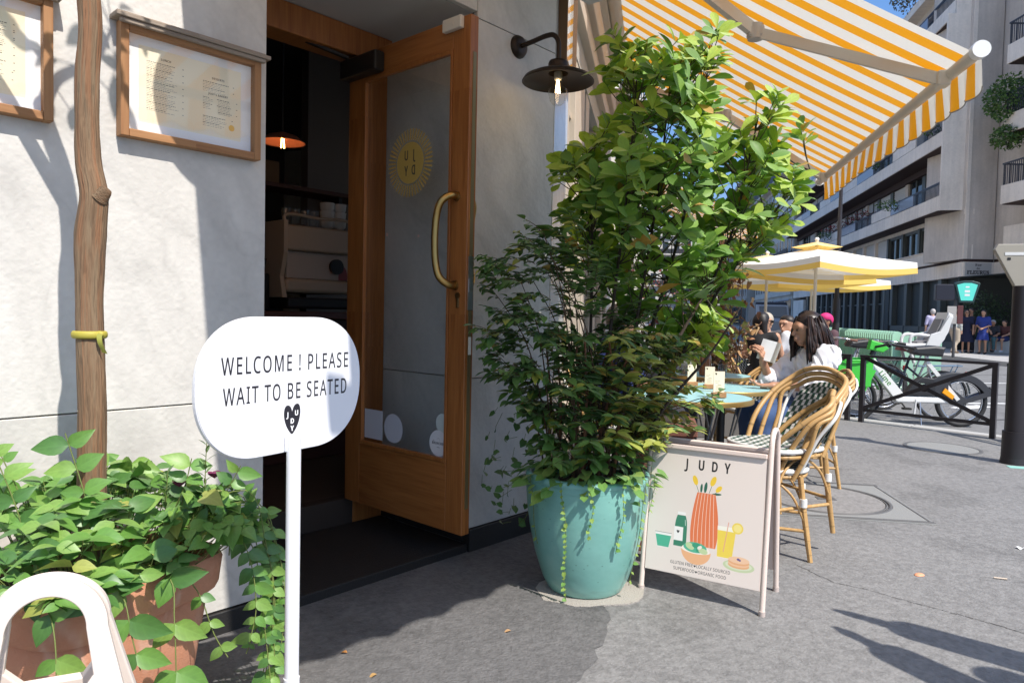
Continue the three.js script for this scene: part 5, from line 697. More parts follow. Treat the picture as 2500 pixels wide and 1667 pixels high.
function cityBike(label, x, z, turn, col, extra = {}) {
  const t = thing('city_bicycle', label, 'bicycle', [x, -0.12, z], turn, 'bicycles parked along the kerb'), C = M(col, 0.4), K = MAT.black;
  wheel(t, 0, 0.34, 0.02); wheel(t, 1.08, 0.34, 0.02);
  mesh('frame', join(bar([0.2, 0.86, 0], [0.5, 0.32, 0], 0.019), bar([0.21, 0.80, 0], [0.62, 0.6, 0], 0.017), bar([0.5, 0.30, 0], [0.66, 0.86, 0], 0.018), bar([0.5, 0.3, 0.03], [1.08, 0.34, 0.05], 0.011), bar([0.5, 0.3, -0.03], [1.08, 0.34, -0.05], 0.011), bar([0.63, 0.72, 0.02], [1.08, 0.34, 0.05], 0.009), bar([0.63, 0.72, -0.02], [1.08, 0.34, -0.05], 0.009)), C, t);
  mesh('fork', join(bar([0, 0.34, 0.05], [0.15, 0.7, 0.03], 0.012), bar([0, 0.34, -0.05], [0.15, 0.7, -0.03], 0.012), bar([0.14, 0.68, 0], [0.24, 1.0, 0], 0.018)), C, t);
  for (const [cx, a0, a1] of [[0, 0.4, 2.2], [1.08, 0.1, 2.4]]) mesh('mudguard', gridGeo(16, 2, (u, v) => { const a = lerp(a0, a1, u); return [cx + Math.cos(a) * 0.365, 0.34 + Math.sin(a) * 0.365, (v - 0.5) * 0.055, u, v]; }), extra.guard ? M(extra.guard, 0.4, { side: THREE.DoubleSide }) : M([0.3, 0.3, 0.32], 0.3, { metalness: 0.8, side: THREE.DoubleSide }), t);
  mesh('handlebar', tube([[0.46, 1.03, 0.28], [0.3, 1.06, 0.26], [0.22, 1.05, 0.1], [0.22, 1.05, -0.1], [0.3, 1.06, -0.26], [0.46, 1.03, -0.28]], 0.012, 40, 7), chrome, t); for (const s of [-1, 1]) mesh('grip', bar([0.36, 1.05, s * 0.27], [0.48, 1.03, s * 0.285], 0.018), extra.grip ? M(extra.grip, 0.7) : K, t);
  mesh('seat_post', bar([0.65, 0.8, 0], [0.68, 0.95, 0], 0.014), chrome, t); mesh('saddle', prism([[0.52, 0.96], [0.62, 0.95], [0.84, 0.94], [0.86, 1.0], [0.76, 1.02], [0.54, 0.99]], 0.11, 0.03).translate(0, 0, -0.055), extra.saddle ? M(extra.saddle, 0.6) : K, t);
  mesh('crank', join(bar([0.5, 0.3, 0.06], [0.6, 0.17, 0.07], 0.01), new THREE.TorusGeometry(0.085, 0.008, 6, 28).translate(0.5, 0.3, 0.05), bx(0.55, 0.15, 0.07, 0.65, 0.175, 0.15)), MAT.dark, t);
  mesh('rack', join(bar([0.74, 0.73, 0.07], [1.3, 0.75, 0.07], 0.008), bar([0.74, 0.73, -0.07], [1.3, 0.75, -0.07], 0.008), bar([1.3, 0.75, -0.07], [1.3, 0.75, 0.07], 0.008), bar([1.1, 0.74, -0.07], [1.1, 0.74, 0.07], 0.006), bar([0.92, 0.74, -0.07], [0.92, 0.74, 0.07], 0.006), bar([1.25, 0.75, 0.06], [1.08, 0.34, 0.06], 0.006), bar([1.25, 0.75, -0.06], [1.08, 0.34, -0.06], 0.006)), extra.rack ? M(extra.rack, 0.4) : K, t);
  mesh('rear_light', bx(1.38, 0.6, -0.025, 1.41, 0.67, 0.025, 0.005), M([0.5, 0.02, 0.02], 0.3), t);
  if (extra.basket) { const bm = M(extra.basket, 0.8), pc = []; for (let i = 0; i <= 8; i++) { const s = (i / 8 - 0.5); pc.push(bar([-0.1, 0.78, s * 0.28], [-0.13, 1.04, s * 0.36], 0.005, 5), bar([0.16, 0.78, s * 0.28], [0.18, 1.04, s * 0.36], 0.005, 5)); } for (let k = 0; k < 6; k++) { const y = 0.79 + k * 0.05, w = 0.14 + k * 0.008; pc.push(bx(-0.12 - k * 0.003, y - 0.008, -w, 0.17 + k * 0.003, y + 0.008, -w + 0.008), bx(-0.12 - k * 0.003, y - 0.008, w - 0.008, 0.17 + k * 0.003, y + 0.008, w), bx(-0.125 - k * 0.003, y - 0.008, -w, -0.117 - k * 0.003, y + 0.008, w), bx(0.165 + k * 0.003, y - 0.008, -w, 0.173 + k * 0.003, y + 0.008, w)); } pc.push(bx(-0.1, 0.77, -0.13, 0.16, 0.78, 0.13)); mesh('basket', join(pc), bm, t).userData.kind = 'stuff'; }
  return t;
}
{
  const b = cityBike('dark city bicycle with pale grey child seat behind the green bicycle', 4.72, -9.62, rad(-6), [0.02, 0.03, 0.05], { guard: [0.03, 0.10, 0.12], rack: [0.04, 0.11, 0.2], saddle: [0.25, 0.08, 0.09] });
  const w = M([0.62, 0.62, 0.61], 0.4), pad = M([0.22, 0.21, 0.21], 0.8);
  const seat = mesh('child_seat', prism([[0.54, 1.02], [0.5, 1.0], [0.6, 0.95], [0.86, 0.96], [0.95, 1.02], [1.05, 1.2], [1.1, 1.42], [1.06, 1.44], [1.0, 1.25], [0.92, 1.1], [0.82, 1.03]], 0.3, 0.015).translate(0, 0, -0.15), w, b);
  mesh('seat_side', prism([[0.78, 1.0], [0.92, 1.0], [1.0, 1.1], [1.1, 1.4], [1.06, 1.41], [0.95, 1.2], [0.84, 1.16]], 0.02, 0.006).translate(0, 0, 0.16), w, seat); mesh('seat_side', prism([[0.78, 1.0], [0.92, 1.0], [1.0, 1.1], [1.1, 1.4], [1.06, 1.41], [0.95, 1.2], [0.84, 1.16]], 0.02, 0.006).translate(0, 0, -0.18), w, seat);
  for (const z of [-0.13, 0.13]) mesh('leg_guard', tube([[0.86, 1.14, z], [0.64, 1.15, z], [0.6, 1.1, z], [0.62, 0.9, z], [0.66, 0.78, z]], 0.022, 28, 8), w, seat);
  mesh('cushion', prism([[0.7, 1.03], [0.9, 1.04], [0.99, 1.2], [1.04, 1.36], [1.0, 1.37], [0.94, 1.22], [0.86, 1.08], [0.7, 1.06]], 0.22).translate(0, 0, -0.11), pad, seat); mesh('support', join(bar([0.92, 0.97, 0.03], [0.76, 0.55, 0.02], 0.015), bar([0.85, 0.97, -0.03], [0.72, 0.6, -0.02], 0.012)), chrome, b);
  cityBike('bicycle with brown wicker basket and brown grips behind the barrier', 4.5, -10.5, rad(4), [0.35, 0.34, 0.33], { basket: [0.09, 0.05, 0.045], grip: [0.18, 0.08, 0.05] });
  cityBike('silver bicycle with pale blue frame left of the basket bicycle', 4.75, -11.2, rad(-10), [0.45, 0.5, 0.6], { grip: [0.2, 0.1, 0.06], saddle: [0.14, 0.06, 0.04] });
  cityBike('blue bicycle furthest along, behind the pale frame', 4.15, -11.9, rad(8), [0.03, 0.06, 0.2], { basket: [0.05, 0.05, 0.05] });
}
// ---------- plants ----------
function leafGeo(L, W, o = {}) { // base at origin, blade along +z, face up
  const { fold = 0.25, droop = 0.2, wide = 0.45, rows = 5, tip = 1, heart = 0, curl = 0 } = o, pos = [], uv = [], idx = [];
  for (let i = 0; i <= rows; i++) { const s = i / rows; let w = W / 2 * Math.pow(Math.sin(Math.PI * Math.pow(s, Math.log(0.5) / Math.log(wide))), tip); if (heart && i === 0) w = W * 0.34; if (i === 0 && !heart) w = W * 0.04; const z = L * s - (i === 0 ? 0 : 0), y = -droop * L * s * s + curl * L * Math.sin(s * 6) * 0.1;
    pos.push(-w, y + fold * w, z - (heart && i === 0 ? W * 0.12 : 0), 0, y, z, w, y + fold * w, z - (heart && i === 0 ? W * 0.12 : 0)); uv.push(0, s, 0.5, s, 1, s); if (i < rows) { const a = i * 3; idx.push(a, a + 3, a + 1, a + 1, a + 3, a + 4, a + 1, a + 4, a + 2, a + 2, a + 4, a + 5); } }
  const g = new THREE.BufferGeometry(); g.setAttribute('position', new THREE.Float32BufferAttribute(pos, 3)); g.setAttribute('uv', new THREE.Float32BufferAttribute(uv, 2)); g.setIndex(idx); g.computeVertexNormals(); return g;
}
const veinTex = tex(64, (u, v) => { const c = Math.abs(u - 0.5), mid = 1 - sst(0.015, 0.05, c), side = Math.pow(Math.abs(Math.sin((v * 5 - c * 3) * Math.PI)), 14) * 0.25, n = fbm(u * 5, v * 5, 5, 2, 301); const k = 0.78 + n * 0.2 + mid * 0.35 + side * 0.35; return [k, k, k * 0.95]; });
function leafMat(c, tr = 0.3, rough = 0.75) { return MP(c, rough, { map: veinTex, transmission: tr, thickness: 0, clearcoat: 0.25, clearcoatRoughness: 0.4, side: THREE.DoubleSide }); }
function orient(p, dir, up, s) { const z = dir.clone().normalize(), x = up.clone().cross(z); if (x.lengthSq() < 1e-5) x.set(1, 0, 0); x.normalize(); const y = z.clone().cross(x); return new THREE.Matrix4().makeBasis(x, y, z).scale(V(s, s, s)).setPosition(p); }
class Foliage { // gathers leaves; the ones that show largest become parts, the rest one mass
  constructor(t, geos, mats, base) { this.t = t; this.g = geos; this.m = mats; this.b = V(...base); this.l = []; this.tw = []; }
  add(p, dir, up, s, gi, mi, exposed = 0) { this.l.push({ mx: orient(p.clone().sub(this.b), dir, up, s), gi, mi, k: s * (1 + exposed) / camera.position.distanceTo(p) }); }
  twig(g) { this.tw.push(g.translate(-this.b.x, -this.b.y, -this.b.z)); }
  done(n, twigMat, leafName = 'leaf', twigName = 'twig') {
    this.l.sort((a, b) => b.k - a.k);
    this.l.slice(0, n).forEach(q => { const o = mesh(leafName, this.g[q.gi], this.m[q.mi], this.t); o.applyMatrix4(q.mx); });
    const rest = this.l.slice(n); this.m.forEach((m, mi) => { const gs = rest.filter(q => q.mi === mi).map(q => this.g[q.gi].clone().applyMatrix4(q.mx)); if (gs.length) { const o = mesh('foliage', mergeGeometries(gs), m, this.t); o.userData.kind = 'stuff'; } });
    if (this.tw.length) { const o = mesh(twigName, join(this.tw), twigMat, this.t); o.userData.kind = 'stuff'; }
  }
}
function inside(p, poly) { let c = false; for (let i = 0, j = poly.length - 1; i < poly.length; j = i++) { const [xi, yi] = poly[i], [xj, yj] = poly[j]; if ((yi > p[1]) !== (yj > p[1]) && p[0] < (xj - xi) * (p[1] - yi) / (yj - yi) + xi) c = !c; } return c; }
function edgeDist(p, poly) { let m = 9; for (let i = 0, j = poly.length - 1; i < poly.length; j = i++) { const [x0, y0] = poly[j], [x1, y1] = poly[i], dx = x1 - x0, dy = y1 - y0, t = Math.max(0, Math.min(1, ((p[0] - x0) * dx + (p[1] - y0) * dy) / (dx * dx + dy * dy))); m = Math.min(m, Math.hypot(p[0] - x0 - t * dx, p[1] - y0 - t * dy)); } return m; }
const rv = () => V(rr(-1, 1), rr(-1, 1), rr(-1, 1));
const barkD = M([0.05, 0.035, 0.025], 0.85), stemG = M([0.16, 0.20, 0.05], 0.7), stemR = M([0.20, 0.09, 0.045], 0.8);
{ // tall shrub with broad leaves in whorls, growing out of the turquoise pot
  setSeed(101); const base = [0.40, 0.47, -3.12], t = thing('tall_shrub', 'tall leafy green shrub with glossy oval leaves growing from the turquoise pot', 'shrub', base, 0);
  const poly = [[0.397,2.543],[0.511,2.495],[0.595,2.456],[0.717,2.509],[0.838,2.569],[0.930,2.571],[0.970,2.434],[0.951,2.271],[0.936,2.107],[1.019,2.089],[1.057,2.182],[1.098,2.294],[1.189,2.246],[1.266,2.115],[1.380,2.097],[1.352,2.024],[1.251,1.951],[1.335,1.922],[1.459,1.924],[1.440,1.877],[1.318,1.829],[1.359,1.727],[1.285,1.601],[1.225,1.548],[1.123,1.474],[1.064,1.368],[1.008,1.180],[0.981,1.054],[0.868,0.988],[0.678,1.047],[0.463,1.251],[0.269,1.517],[0.223,1.702],[0.146,1.855],[0.237,1.969],[0.339,2.013],[0.429,2.117],[0.394,2.279],[0.422,2.381]];
  const geos = [leafGeo(0.1, 0.046, { wide: 0.66, fold: 0.2, droop: 0.12, tip: 0.72, rows: 7 }), leafGeo(0.118, 0.05, { wide: 0.64, fold: 0.3, droop: 0.25, tip: 0.75, rows: 7 }), leafGeo(0.088, 0.044, { wide: 0.68, fold: 0.1, droop: 0.0, tip: 0.68, rows: 7 })];
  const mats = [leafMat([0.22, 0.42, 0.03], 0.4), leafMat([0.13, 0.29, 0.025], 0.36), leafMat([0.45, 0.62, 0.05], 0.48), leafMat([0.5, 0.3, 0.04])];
  const F = new Foliage(t, geos, mats, base);
  const stems = [[[0.40, 0.47, -3.12], [0.44, 1.1, -3.2], [0.52, 1.8, -3.3], [0.56, 2.4, -3.35]], [[0.44, 0.47, -3.08], [0.55, 1.1, -3.2], [0.68, 1.8, -3.4], [0.74, 2.42, -3.45]], [[0.46, 0.47, -3.14], [0.62, 1.05, -3.3], [0.82, 1.7, -3.45], [0.9, 2.5, -3.5]], [[0.47, 0.47, -3.06], [0.7, 1.0, -3.2], [0.98, 1.5, -3.3], [1.13, 2.15, -3.35]], [[0.49, 0.47, -3.16], [0.78, 1.0, -3.3], [1.12, 1.55, -3.4], [1.38, 1.9, -3.35]], [[0.36, 0.47, -3.14], [0.36, 1.1, -3.25], [0.36, 1.6, -3.3], [0.33, 1.95, -3.35]], [[0.48, 0.47, -3.05], [0.66, 0.8, -3.05], [0.86, 1.05, -3.05], [0.98, 1.25, -3.05]]].map(s => new THREE.CatmullRomCurve3(s.map(q => V(...q))));
  stems.forEach(c => { mesh('stem', taper(Array.from({ length: 8 }, (_, i) => c.getPointAt(i / 7).sub(V(...base))), [0.0095, 0.008, 0.006, 0.003], 20, 7), barkD, t); });
  const pts = stems.map(c => c.getSpacedPoints(24));
  let n = 0, guard = 0; while (n < 440 && guard++ < 14000) {
    const x = rr(0.1, 1.5), y = rr(0.95, 2.6); if (!inside([x, y], poly)) continue; const e = edgeDist([x, y], poly); if (e < 0.02) continue;
    const dz = Math.min(0.34, 0.10 + e * 1.3); const p = V(x, y, -3.36 + rr(-1, 1) * dz);
    if (y > 1.2 && y < 1.55 && x > 0.55 && x < 1.0 && rnd() < 0.3) continue; n++;
    let best = null, bd = 9; for (const ps of pts) for (const q of ps) { if (q.y > p.y - 0.02) continue; const d = Math.abs(q.distanceTo(p) - 0.16) + Math.abs((p.y - q.y) - 0.14) * 0.7; if (d < bd) { bd = d; best = q; } }
    const axis = p.clone().sub(best).normalize().add(V(0, 0.35, 0)).normalize();
    F.twig(taper([best, best.clone().lerp(p, 0.5).add(V(0, -0.02, 0)), p], [0.0032, 0.0018], 5, 5));
    const low = y < 1.25; const k = 5 + Math.floor(rr(0, 4)), litTint = e < 0.14 && y > 1.5 || (y < 1.3 && x > 0.8) ? 1 : 0;  // sunlight put into the colour: edge and low right whorls get more bright leaves
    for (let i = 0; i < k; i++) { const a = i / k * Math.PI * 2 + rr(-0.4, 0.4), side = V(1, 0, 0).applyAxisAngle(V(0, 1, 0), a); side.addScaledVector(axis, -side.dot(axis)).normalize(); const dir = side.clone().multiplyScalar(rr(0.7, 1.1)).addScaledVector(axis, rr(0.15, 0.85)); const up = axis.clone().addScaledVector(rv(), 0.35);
      const r = rnd(); F.add(p.clone().addScaledVector(axis, rr(-0.05, 0.01)), dir, up, rr(0.72, 1.18), Math.floor(rr(0, 3)), r < 0.035 ? 3 : (r < (litTint ? 0.72 : 0.22) ? 2 : r < 0.72 ? 0 : 1), p.z + 3.36); } }
  F.done(290, M([0.07, 0.055, 0.03], 0.8));
}
{ // feathery bush with narrow leaflets round the foot of the shrub
  setSeed(202); const base = [0.24, 0.47, -3.06], t = thing('feathery_bush', 'feathery bush with narrow green and yellow-green leaflets low in the turquoise pot', 'bush', base, 0);
  const poly = [[-0.136,1.353],[-0.001,1.454],[0.153,1.593],[0.290,1.596],[0.433,1.346],[0.638,1.056],[0.839,0.942],[0.858,0.665],[0.728,0.702],[0.611,0.639],[0.454,0.596],[0.217,0.591],[0.054,0.786],[-0.048,0.942],[-0.120,1.079],[-0.052,1.120]];
  const geos = [leafGeo(0.056, 0.024, { wide: 0.42, fold: 0.3, droop: 0.2 }), leafGeo(0.068, 0.03, { wide: 0.4, fold: 0.25, droop: 0.3 })];
  const mats = [leafMat([0.08, 0.19, 0.03]), leafMat([0.12, 0.26, 0.035]), leafMat([0.38, 0.42, 0.04], 0.38), leafMat([0.42, 0.27, 0.03], 0.35)];
  const F = new Foliage(t, geos, mats, base); const roots = [[0.2, -3.05], [0.27, -3.0], [0.33, -3.1], [0.38, -3.0], [0.3, -2.95], [0.44, -2.98], [0.16, -3.1]];
  let n = 0, guard = 0; while (n < 330 && guard++ < 9000) { const x = rr(-0.15, 0.87), y = rr(0.58, 1.6); if (!inside([x, y], poly)) continue; const e = edgeDist([x, y], poly); n++;
    const right = x > 0.35, p = V(x, y, -3.08 + (right ? rr(-0.34, 0.02) : rr(-0.22, 0.12))); if (x > 0.62 && rnd() < 0.55) continue;
    const r0 = roots[Math.floor(rr(0, roots.length))], b = V(r0[0], 0.47, r0[1]); const mid = V(lerp(b.x, p.x, 0.55), lerp(b.y, p.y, 0.78), lerp(b.z, p.z, 0.55)); const out = p.clone().sub(V(0.33, p.y - 0.1, -3.08)).normalize();
    if (n % 10 === 0) F.twig(taper([b, b.clone().lerp(mid, 0.5).add(V(0, 0.06, 0)), mid, p], [0.0045, 0.0018], 12, 5));
    const tip = p.clone().addScaledVector(out, rr(0.06, 0.11)).add(V(0, rr(-0.06, 0.05), 0)); F.twig(taper([p, p.clone().lerp(tip, 0.5).add(V(0, 0.012, 0)), tip], [0.0016, 0.0009], 4, 4));
    const k = 8 + Math.floor(rr(0, 6)), yel = right && y < 1.0 ? 0.5 : 0.08; for (let i = 0; i < k; i++) { const f = (i + 0.5) / k, q = p.clone().lerp(tip, f), s = i % 2 ? 1 : -1, side = V(0, 1, 0).cross(out).normalize().multiplyScalar(s); const r = rnd(); F.add(q, side.addScaledVector(out, rr(0.3, 0.9)).add(V(0, rr(-0.5, 0.4), 0)), V(0, 1, 0).addScaledVector(rv(), 0.4), rr(0.75, 1.3), i % 2, r < yel * 0.2 ? 3 : r < yel ? 2 : r < 0.6 ? 1 : 0, p.z + 3.1); } }  // lit lower right side painted in with more yellow leaflets
  for (let i = 0; i < 150; i++) { const a = rr(-0.3, Math.PI + 0.3), r = rr(0.1, 0.36), p = V(0.36 + Math.cos(a) * r + 0.06, rr(0.6, 1.12), -3.12 + Math.sin(a) * r * 0.75); const out = V(Math.cos(a), rr(-0.1, 0.5), Math.sin(a)).normalize(), tip = p.clone().addScaledVector(out, rr(0.07, 0.12)), yel = p.x > 0.42 ? 0.7 : 0.15; if (p.x > 0.62 && p.z > -3.0) continue;  // right side again coloured yellower to stand for sunlight
    F.twig(taper([p.clone().addScaledVector(out, -0.08).add(V(0, -0.08, 0)), p, tip], [0.0018, 0.0009], 5, 4)); for (let k = 0; k < 10; k++) { const q = p.clone().lerp(tip, k / 10), side = V(0, 1, 0).cross(out).normalize().multiplyScalar(k % 2 ? 1 : -1), u = rnd(); F.add(q, side.addScaledVector(out, rr(0.3, 0.9)).add(V(0, rr(-0.5, 0.4), 0)), V(0.2, 1, 0.3).addScaledVector(rv(), 0.4), rr(0.8, 1.25), k % 2, u < yel * 0.15 ? 3 : u < yel ? 2 : u < 0.7 ? 1 : 0, 0.4); } }
  for (const [x, z] of roots) { const s = mesh('stem', taper([[x - base[0], 0, z - base[2]], [x - base[0] + 0.02, 0.3, z - base[2] - 0.02], [x - base[0] + rr(-0.1, 0.15), 0.62, z - base[2]]], [0.008, 0.0065, 0.004], 12, 6), stemR, t); }
  F.done(280, M([0.10, 0.06, 0.035], 0.8), 'leaflet');
}
const heartG = [leafGeo(0.046, 0.04, { wide: 0.36, fold: 0.15, droop: 0.25, heart: 1 }), leafGeo(0.036, 0.032, { wide: 0.36, fold: 0.2, droop: 0.15, heart: 1 })], heartM = [leafMat([0.15, 0.33, 0.055]), leafMat([0.09, 0.21, 0.04]), leafMat([0.28, 0.43, 0.07], 0.38)];
{ // ivy over the rim and down the side of the turquoise pot
  setSeed(303); const base = [0.345, 0.47, -3.09], t = thing('trailing_ivy', 'heart-leaved ivy spilling over the rim of the turquoise pot', 'ivy', base, 0), F = new Foliage(t, heartG, heartM, base);
  for (let i = 0; i < 190; i++) { const a = rr(-0.5, Math.PI + 0.5), r = rr(0.12, 0.31), p = V(0.345 + Math.cos(a) * r, 0.5 + rr(0.0, 0.13) * (r < 0.25 ? 1.2 : 0.5) - (r > 0.27 ? rr(0, 0.08) : 0), -3.09 + Math.sin(a) * r); const out = V(Math.cos(a), rr(-0.5, 0.2), Math.sin(a)); F.add(p, out, V(0, 1, 0).addScaledVector(rv(), 0.5), rr(1.0, 1.7), i % 2, rnd() < 0.5 ? 0 : rnd() < 0.4 ? 1 : 2, 1); }
  for (let i = 0; i < 42; i++) { const p = V(rr(-0.13, 0.12), rr(0.2, 0.75), -3.3 + rr(-0.1, 0.1)); F.add(p, rv(), V(0.4, 0.6, 0.6).addScaledVector(rv(), 0.4), rr(0.7, 1.2), 1, 1, 0); F.twig(tube([p, p.clone().add(V(rr(0, 0.06), rr(0, 0.08), rr(0, 0.05)))], 0.001, 3, 4)); }
  for (const [a, len, n] of [[2.02, 0.52, 22], [1.62, 0.24, 9], [1.15, 0.3, 10], [0.72, 0.46, 12], [0.42, 0.16, 8], [2.6, 0.3, 6]]) { const pts = []; for (let k = 0; k <= 8; k++) { const f = k / 8, y = 0.53 - f * len, r = (y > 0.46 ? 0.285 : 0.28 - (0.46 - y) * 0.16) + 0.012; const w = a + Math.sin(f * 7 + a) * 0.03; pts.push(V(0.345 + Math.cos(w) * r, y, -3.09 + Math.sin(w) * r)); } F.twig(tube(pts, 0.0013, 20, 4)); const c = new THREE.CatmullRomCurve3(pts); for (let k = 0; k < n; k++) { const q = c.getPointAt((k + 0.5) / n); F.add(q, V(Math.cos(a) + rr(-0.7, 0.7), rr(-0.8, 0.1), Math.sin(a) + rr(-0.5, 0.5)), V(Math.cos(a), 0.5, Math.sin(a)), rr(0.35, 0.65), 1, k % 3 ? 2 : 0, 1); } }
  F.done(240, stemG, 'leaf', 'vine');
}
{ // young tree in the terracotta planter
  const base = [-1.108, 0.45, -1.86], t = thing('young_tree', 'young tree with slim brown trunk tied with yellow ribbon, beside the framed menu', 'tree', base, 0); setSeed(404);
  const bark = M('#ffffff', 0.9, { map: tex(512, (u, v) => { const g = fbm(u * 14, v * 5, 14, 4, 401), f = fbm(u * 90, v * 26, 90, 3, 403), w = sst(0.55, 0.7, fbm(u * 5, v * 4, 5, 3, 407)), crack = sst(0.62, 0.68, fbm(u * 40, v * 7, 40, 3, 409)); let c = mix3([0.19, 0.12, 0.07], [0.32, 0.22, 0.13], f); c = mix3(c, [0.36, 0.17, 0.08], w * 0.55); c = mix3(c, [0.30, 0.235, 0.15], sst(0.45, 0.75, g) * 0.6); return c.map(k => k * (1 - crack * 0.2)); }), bumpMap: tex(256, (u, v) => fbm(u * 30, v * 9, 30, 4, 411), false), bumpScale: 0.004 });
  bark.color = lin(0.78, 0.72, 0.68); bark.map.repeat.set(1, 5); bark.bumpMap.repeat.set(1, 5);
  const tr = taper([[0, 0, 0], [0.002, 0.25, 0], [0.004, 0.5, 0.002], [-0.004, 0.75, 0], [0.002, 0.95, 0], [0.012, 1.03, 0.004], [-0.006, 1.12, 0], [-0.008, 1.3, 0], [0.0, 1.5, 0.004], [-0.012, 1.68, 0.02], [-0.05, 1.85, 0.06]], [0.039, 0.036, 0.035, 0.034, 0.033, 0.037, 0.030, 0.0285, 0.0275, 0.026, 0.024], 90, 18);
  { const p = tr.attributes.position, q = V(); for (let i = 0; i < p.count; i++) { q.fromBufferAttribute(p, i); const a = Math.atan2(q.z, q.x), k = (fbm(a * 1.5 + 9, q.y * 9, 999, 3, 415) - 0.5) * 0.007; p.setX(i, q.x + Math.cos(a) * k); p.setZ(i, q.z + Math.sin(a) * k); } tr.computeVertexNormals(); }
  const tk = mesh('trunk', tr, bark, t);
  mesh('cut_knot', lathe([[0, 0.02], [0.013, 0.019], [0.017, 0.012], [0.02, 0.0], [0.026, -0.014]], 14).rotateZ(-0.75).translate(0.036, 1.035, 0.01), bark, tk);
  mesh('branch', taper([[-0.01, 1.56, 0.0], [-0.13, 1.74, 0.06], [-0.28, 2.0, 0.16], [-0.36, 2.4, 0.28]], [0.021, 0.017, 0.012, 0.006], 20, 10), bark, t); mesh('branch', taper([[-0.05, 1.84, 0.06], [0.05, 2.1, 0.12], [0.2, 2.35, 0.15], [0.3, 2.6, 0.2]], [0.018, 0.013, 0.009, 0.005], 20, 10), bark, t); mesh('branch', taper([[-0.16, 1.93, 0.1], [-0.12, 2.2, 0.3], [-0.05, 2.45, 0.45]], [0.012, 0.009, 0.004], 14, 8), bark, t);
  const yel = M([0.42, 0.36, 0.05], 0.6); const rb = mesh('ribbon', new THREE.TorusGeometry(0.0375, 0.005, 8, 32).scale(1, 1, 2.0).rotateX(Math.PI / 2).translate(-0.002, 0.67, 0.002), yel, t); mesh('ribbon_tail', gridGeo(3, 6, (u, v) => [0.03 + u * 0.014 + v * 0.012, 0.675 - v * 0.05 - u * 0.004, 0.025 + Math.sin(v * 4) * 0.006, u, v]), M([0.30, 0.30, 0.05], 0.6, { side: THREE.DoubleSide }), rb); mesh('ribbon_knot', new THREE.SphereGeometry(0.009, 10, 8).scale(1.3, 1, 0.8).translate(0.034, 0.672, 0.018), yel, rb);
  const F = new Foliage(t, [leafGeo(0.09, 0.04, { wide: 0.5 })], [leafMat([0.08, 0.2, 0.03])], base); for (const [x, y, z, n] of [[-0.36, 2.5, 0.3, 9], [0.3, 2.6, 0.2, 9], [-0.05, 2.45, 0.45, 8], [-0.3, 2.2, 0.22, 6], [0.18, 2.3, 0.15, 7], [-0.12, 2.15, 0.25, 5], [0.05, 2.1, 0.14, 4]]) for (let i = 0; i < n; i++) { const d = rv(); const p = V(x + base[0], y + base[1], z + base[2]).addScaledVector(d, 0.1); F.add(p, d.add(V(0, -0.5, 0)), V(0, 1, 0).addScaledVector(rv(), 0.5), rr(0.8, 1.3), 0, 0); F.twig(tube([V(x + base[0], y + base[1], z + base[2]), p], 0.0018, 3, 4)); }
  F.done(60, barkD);
}
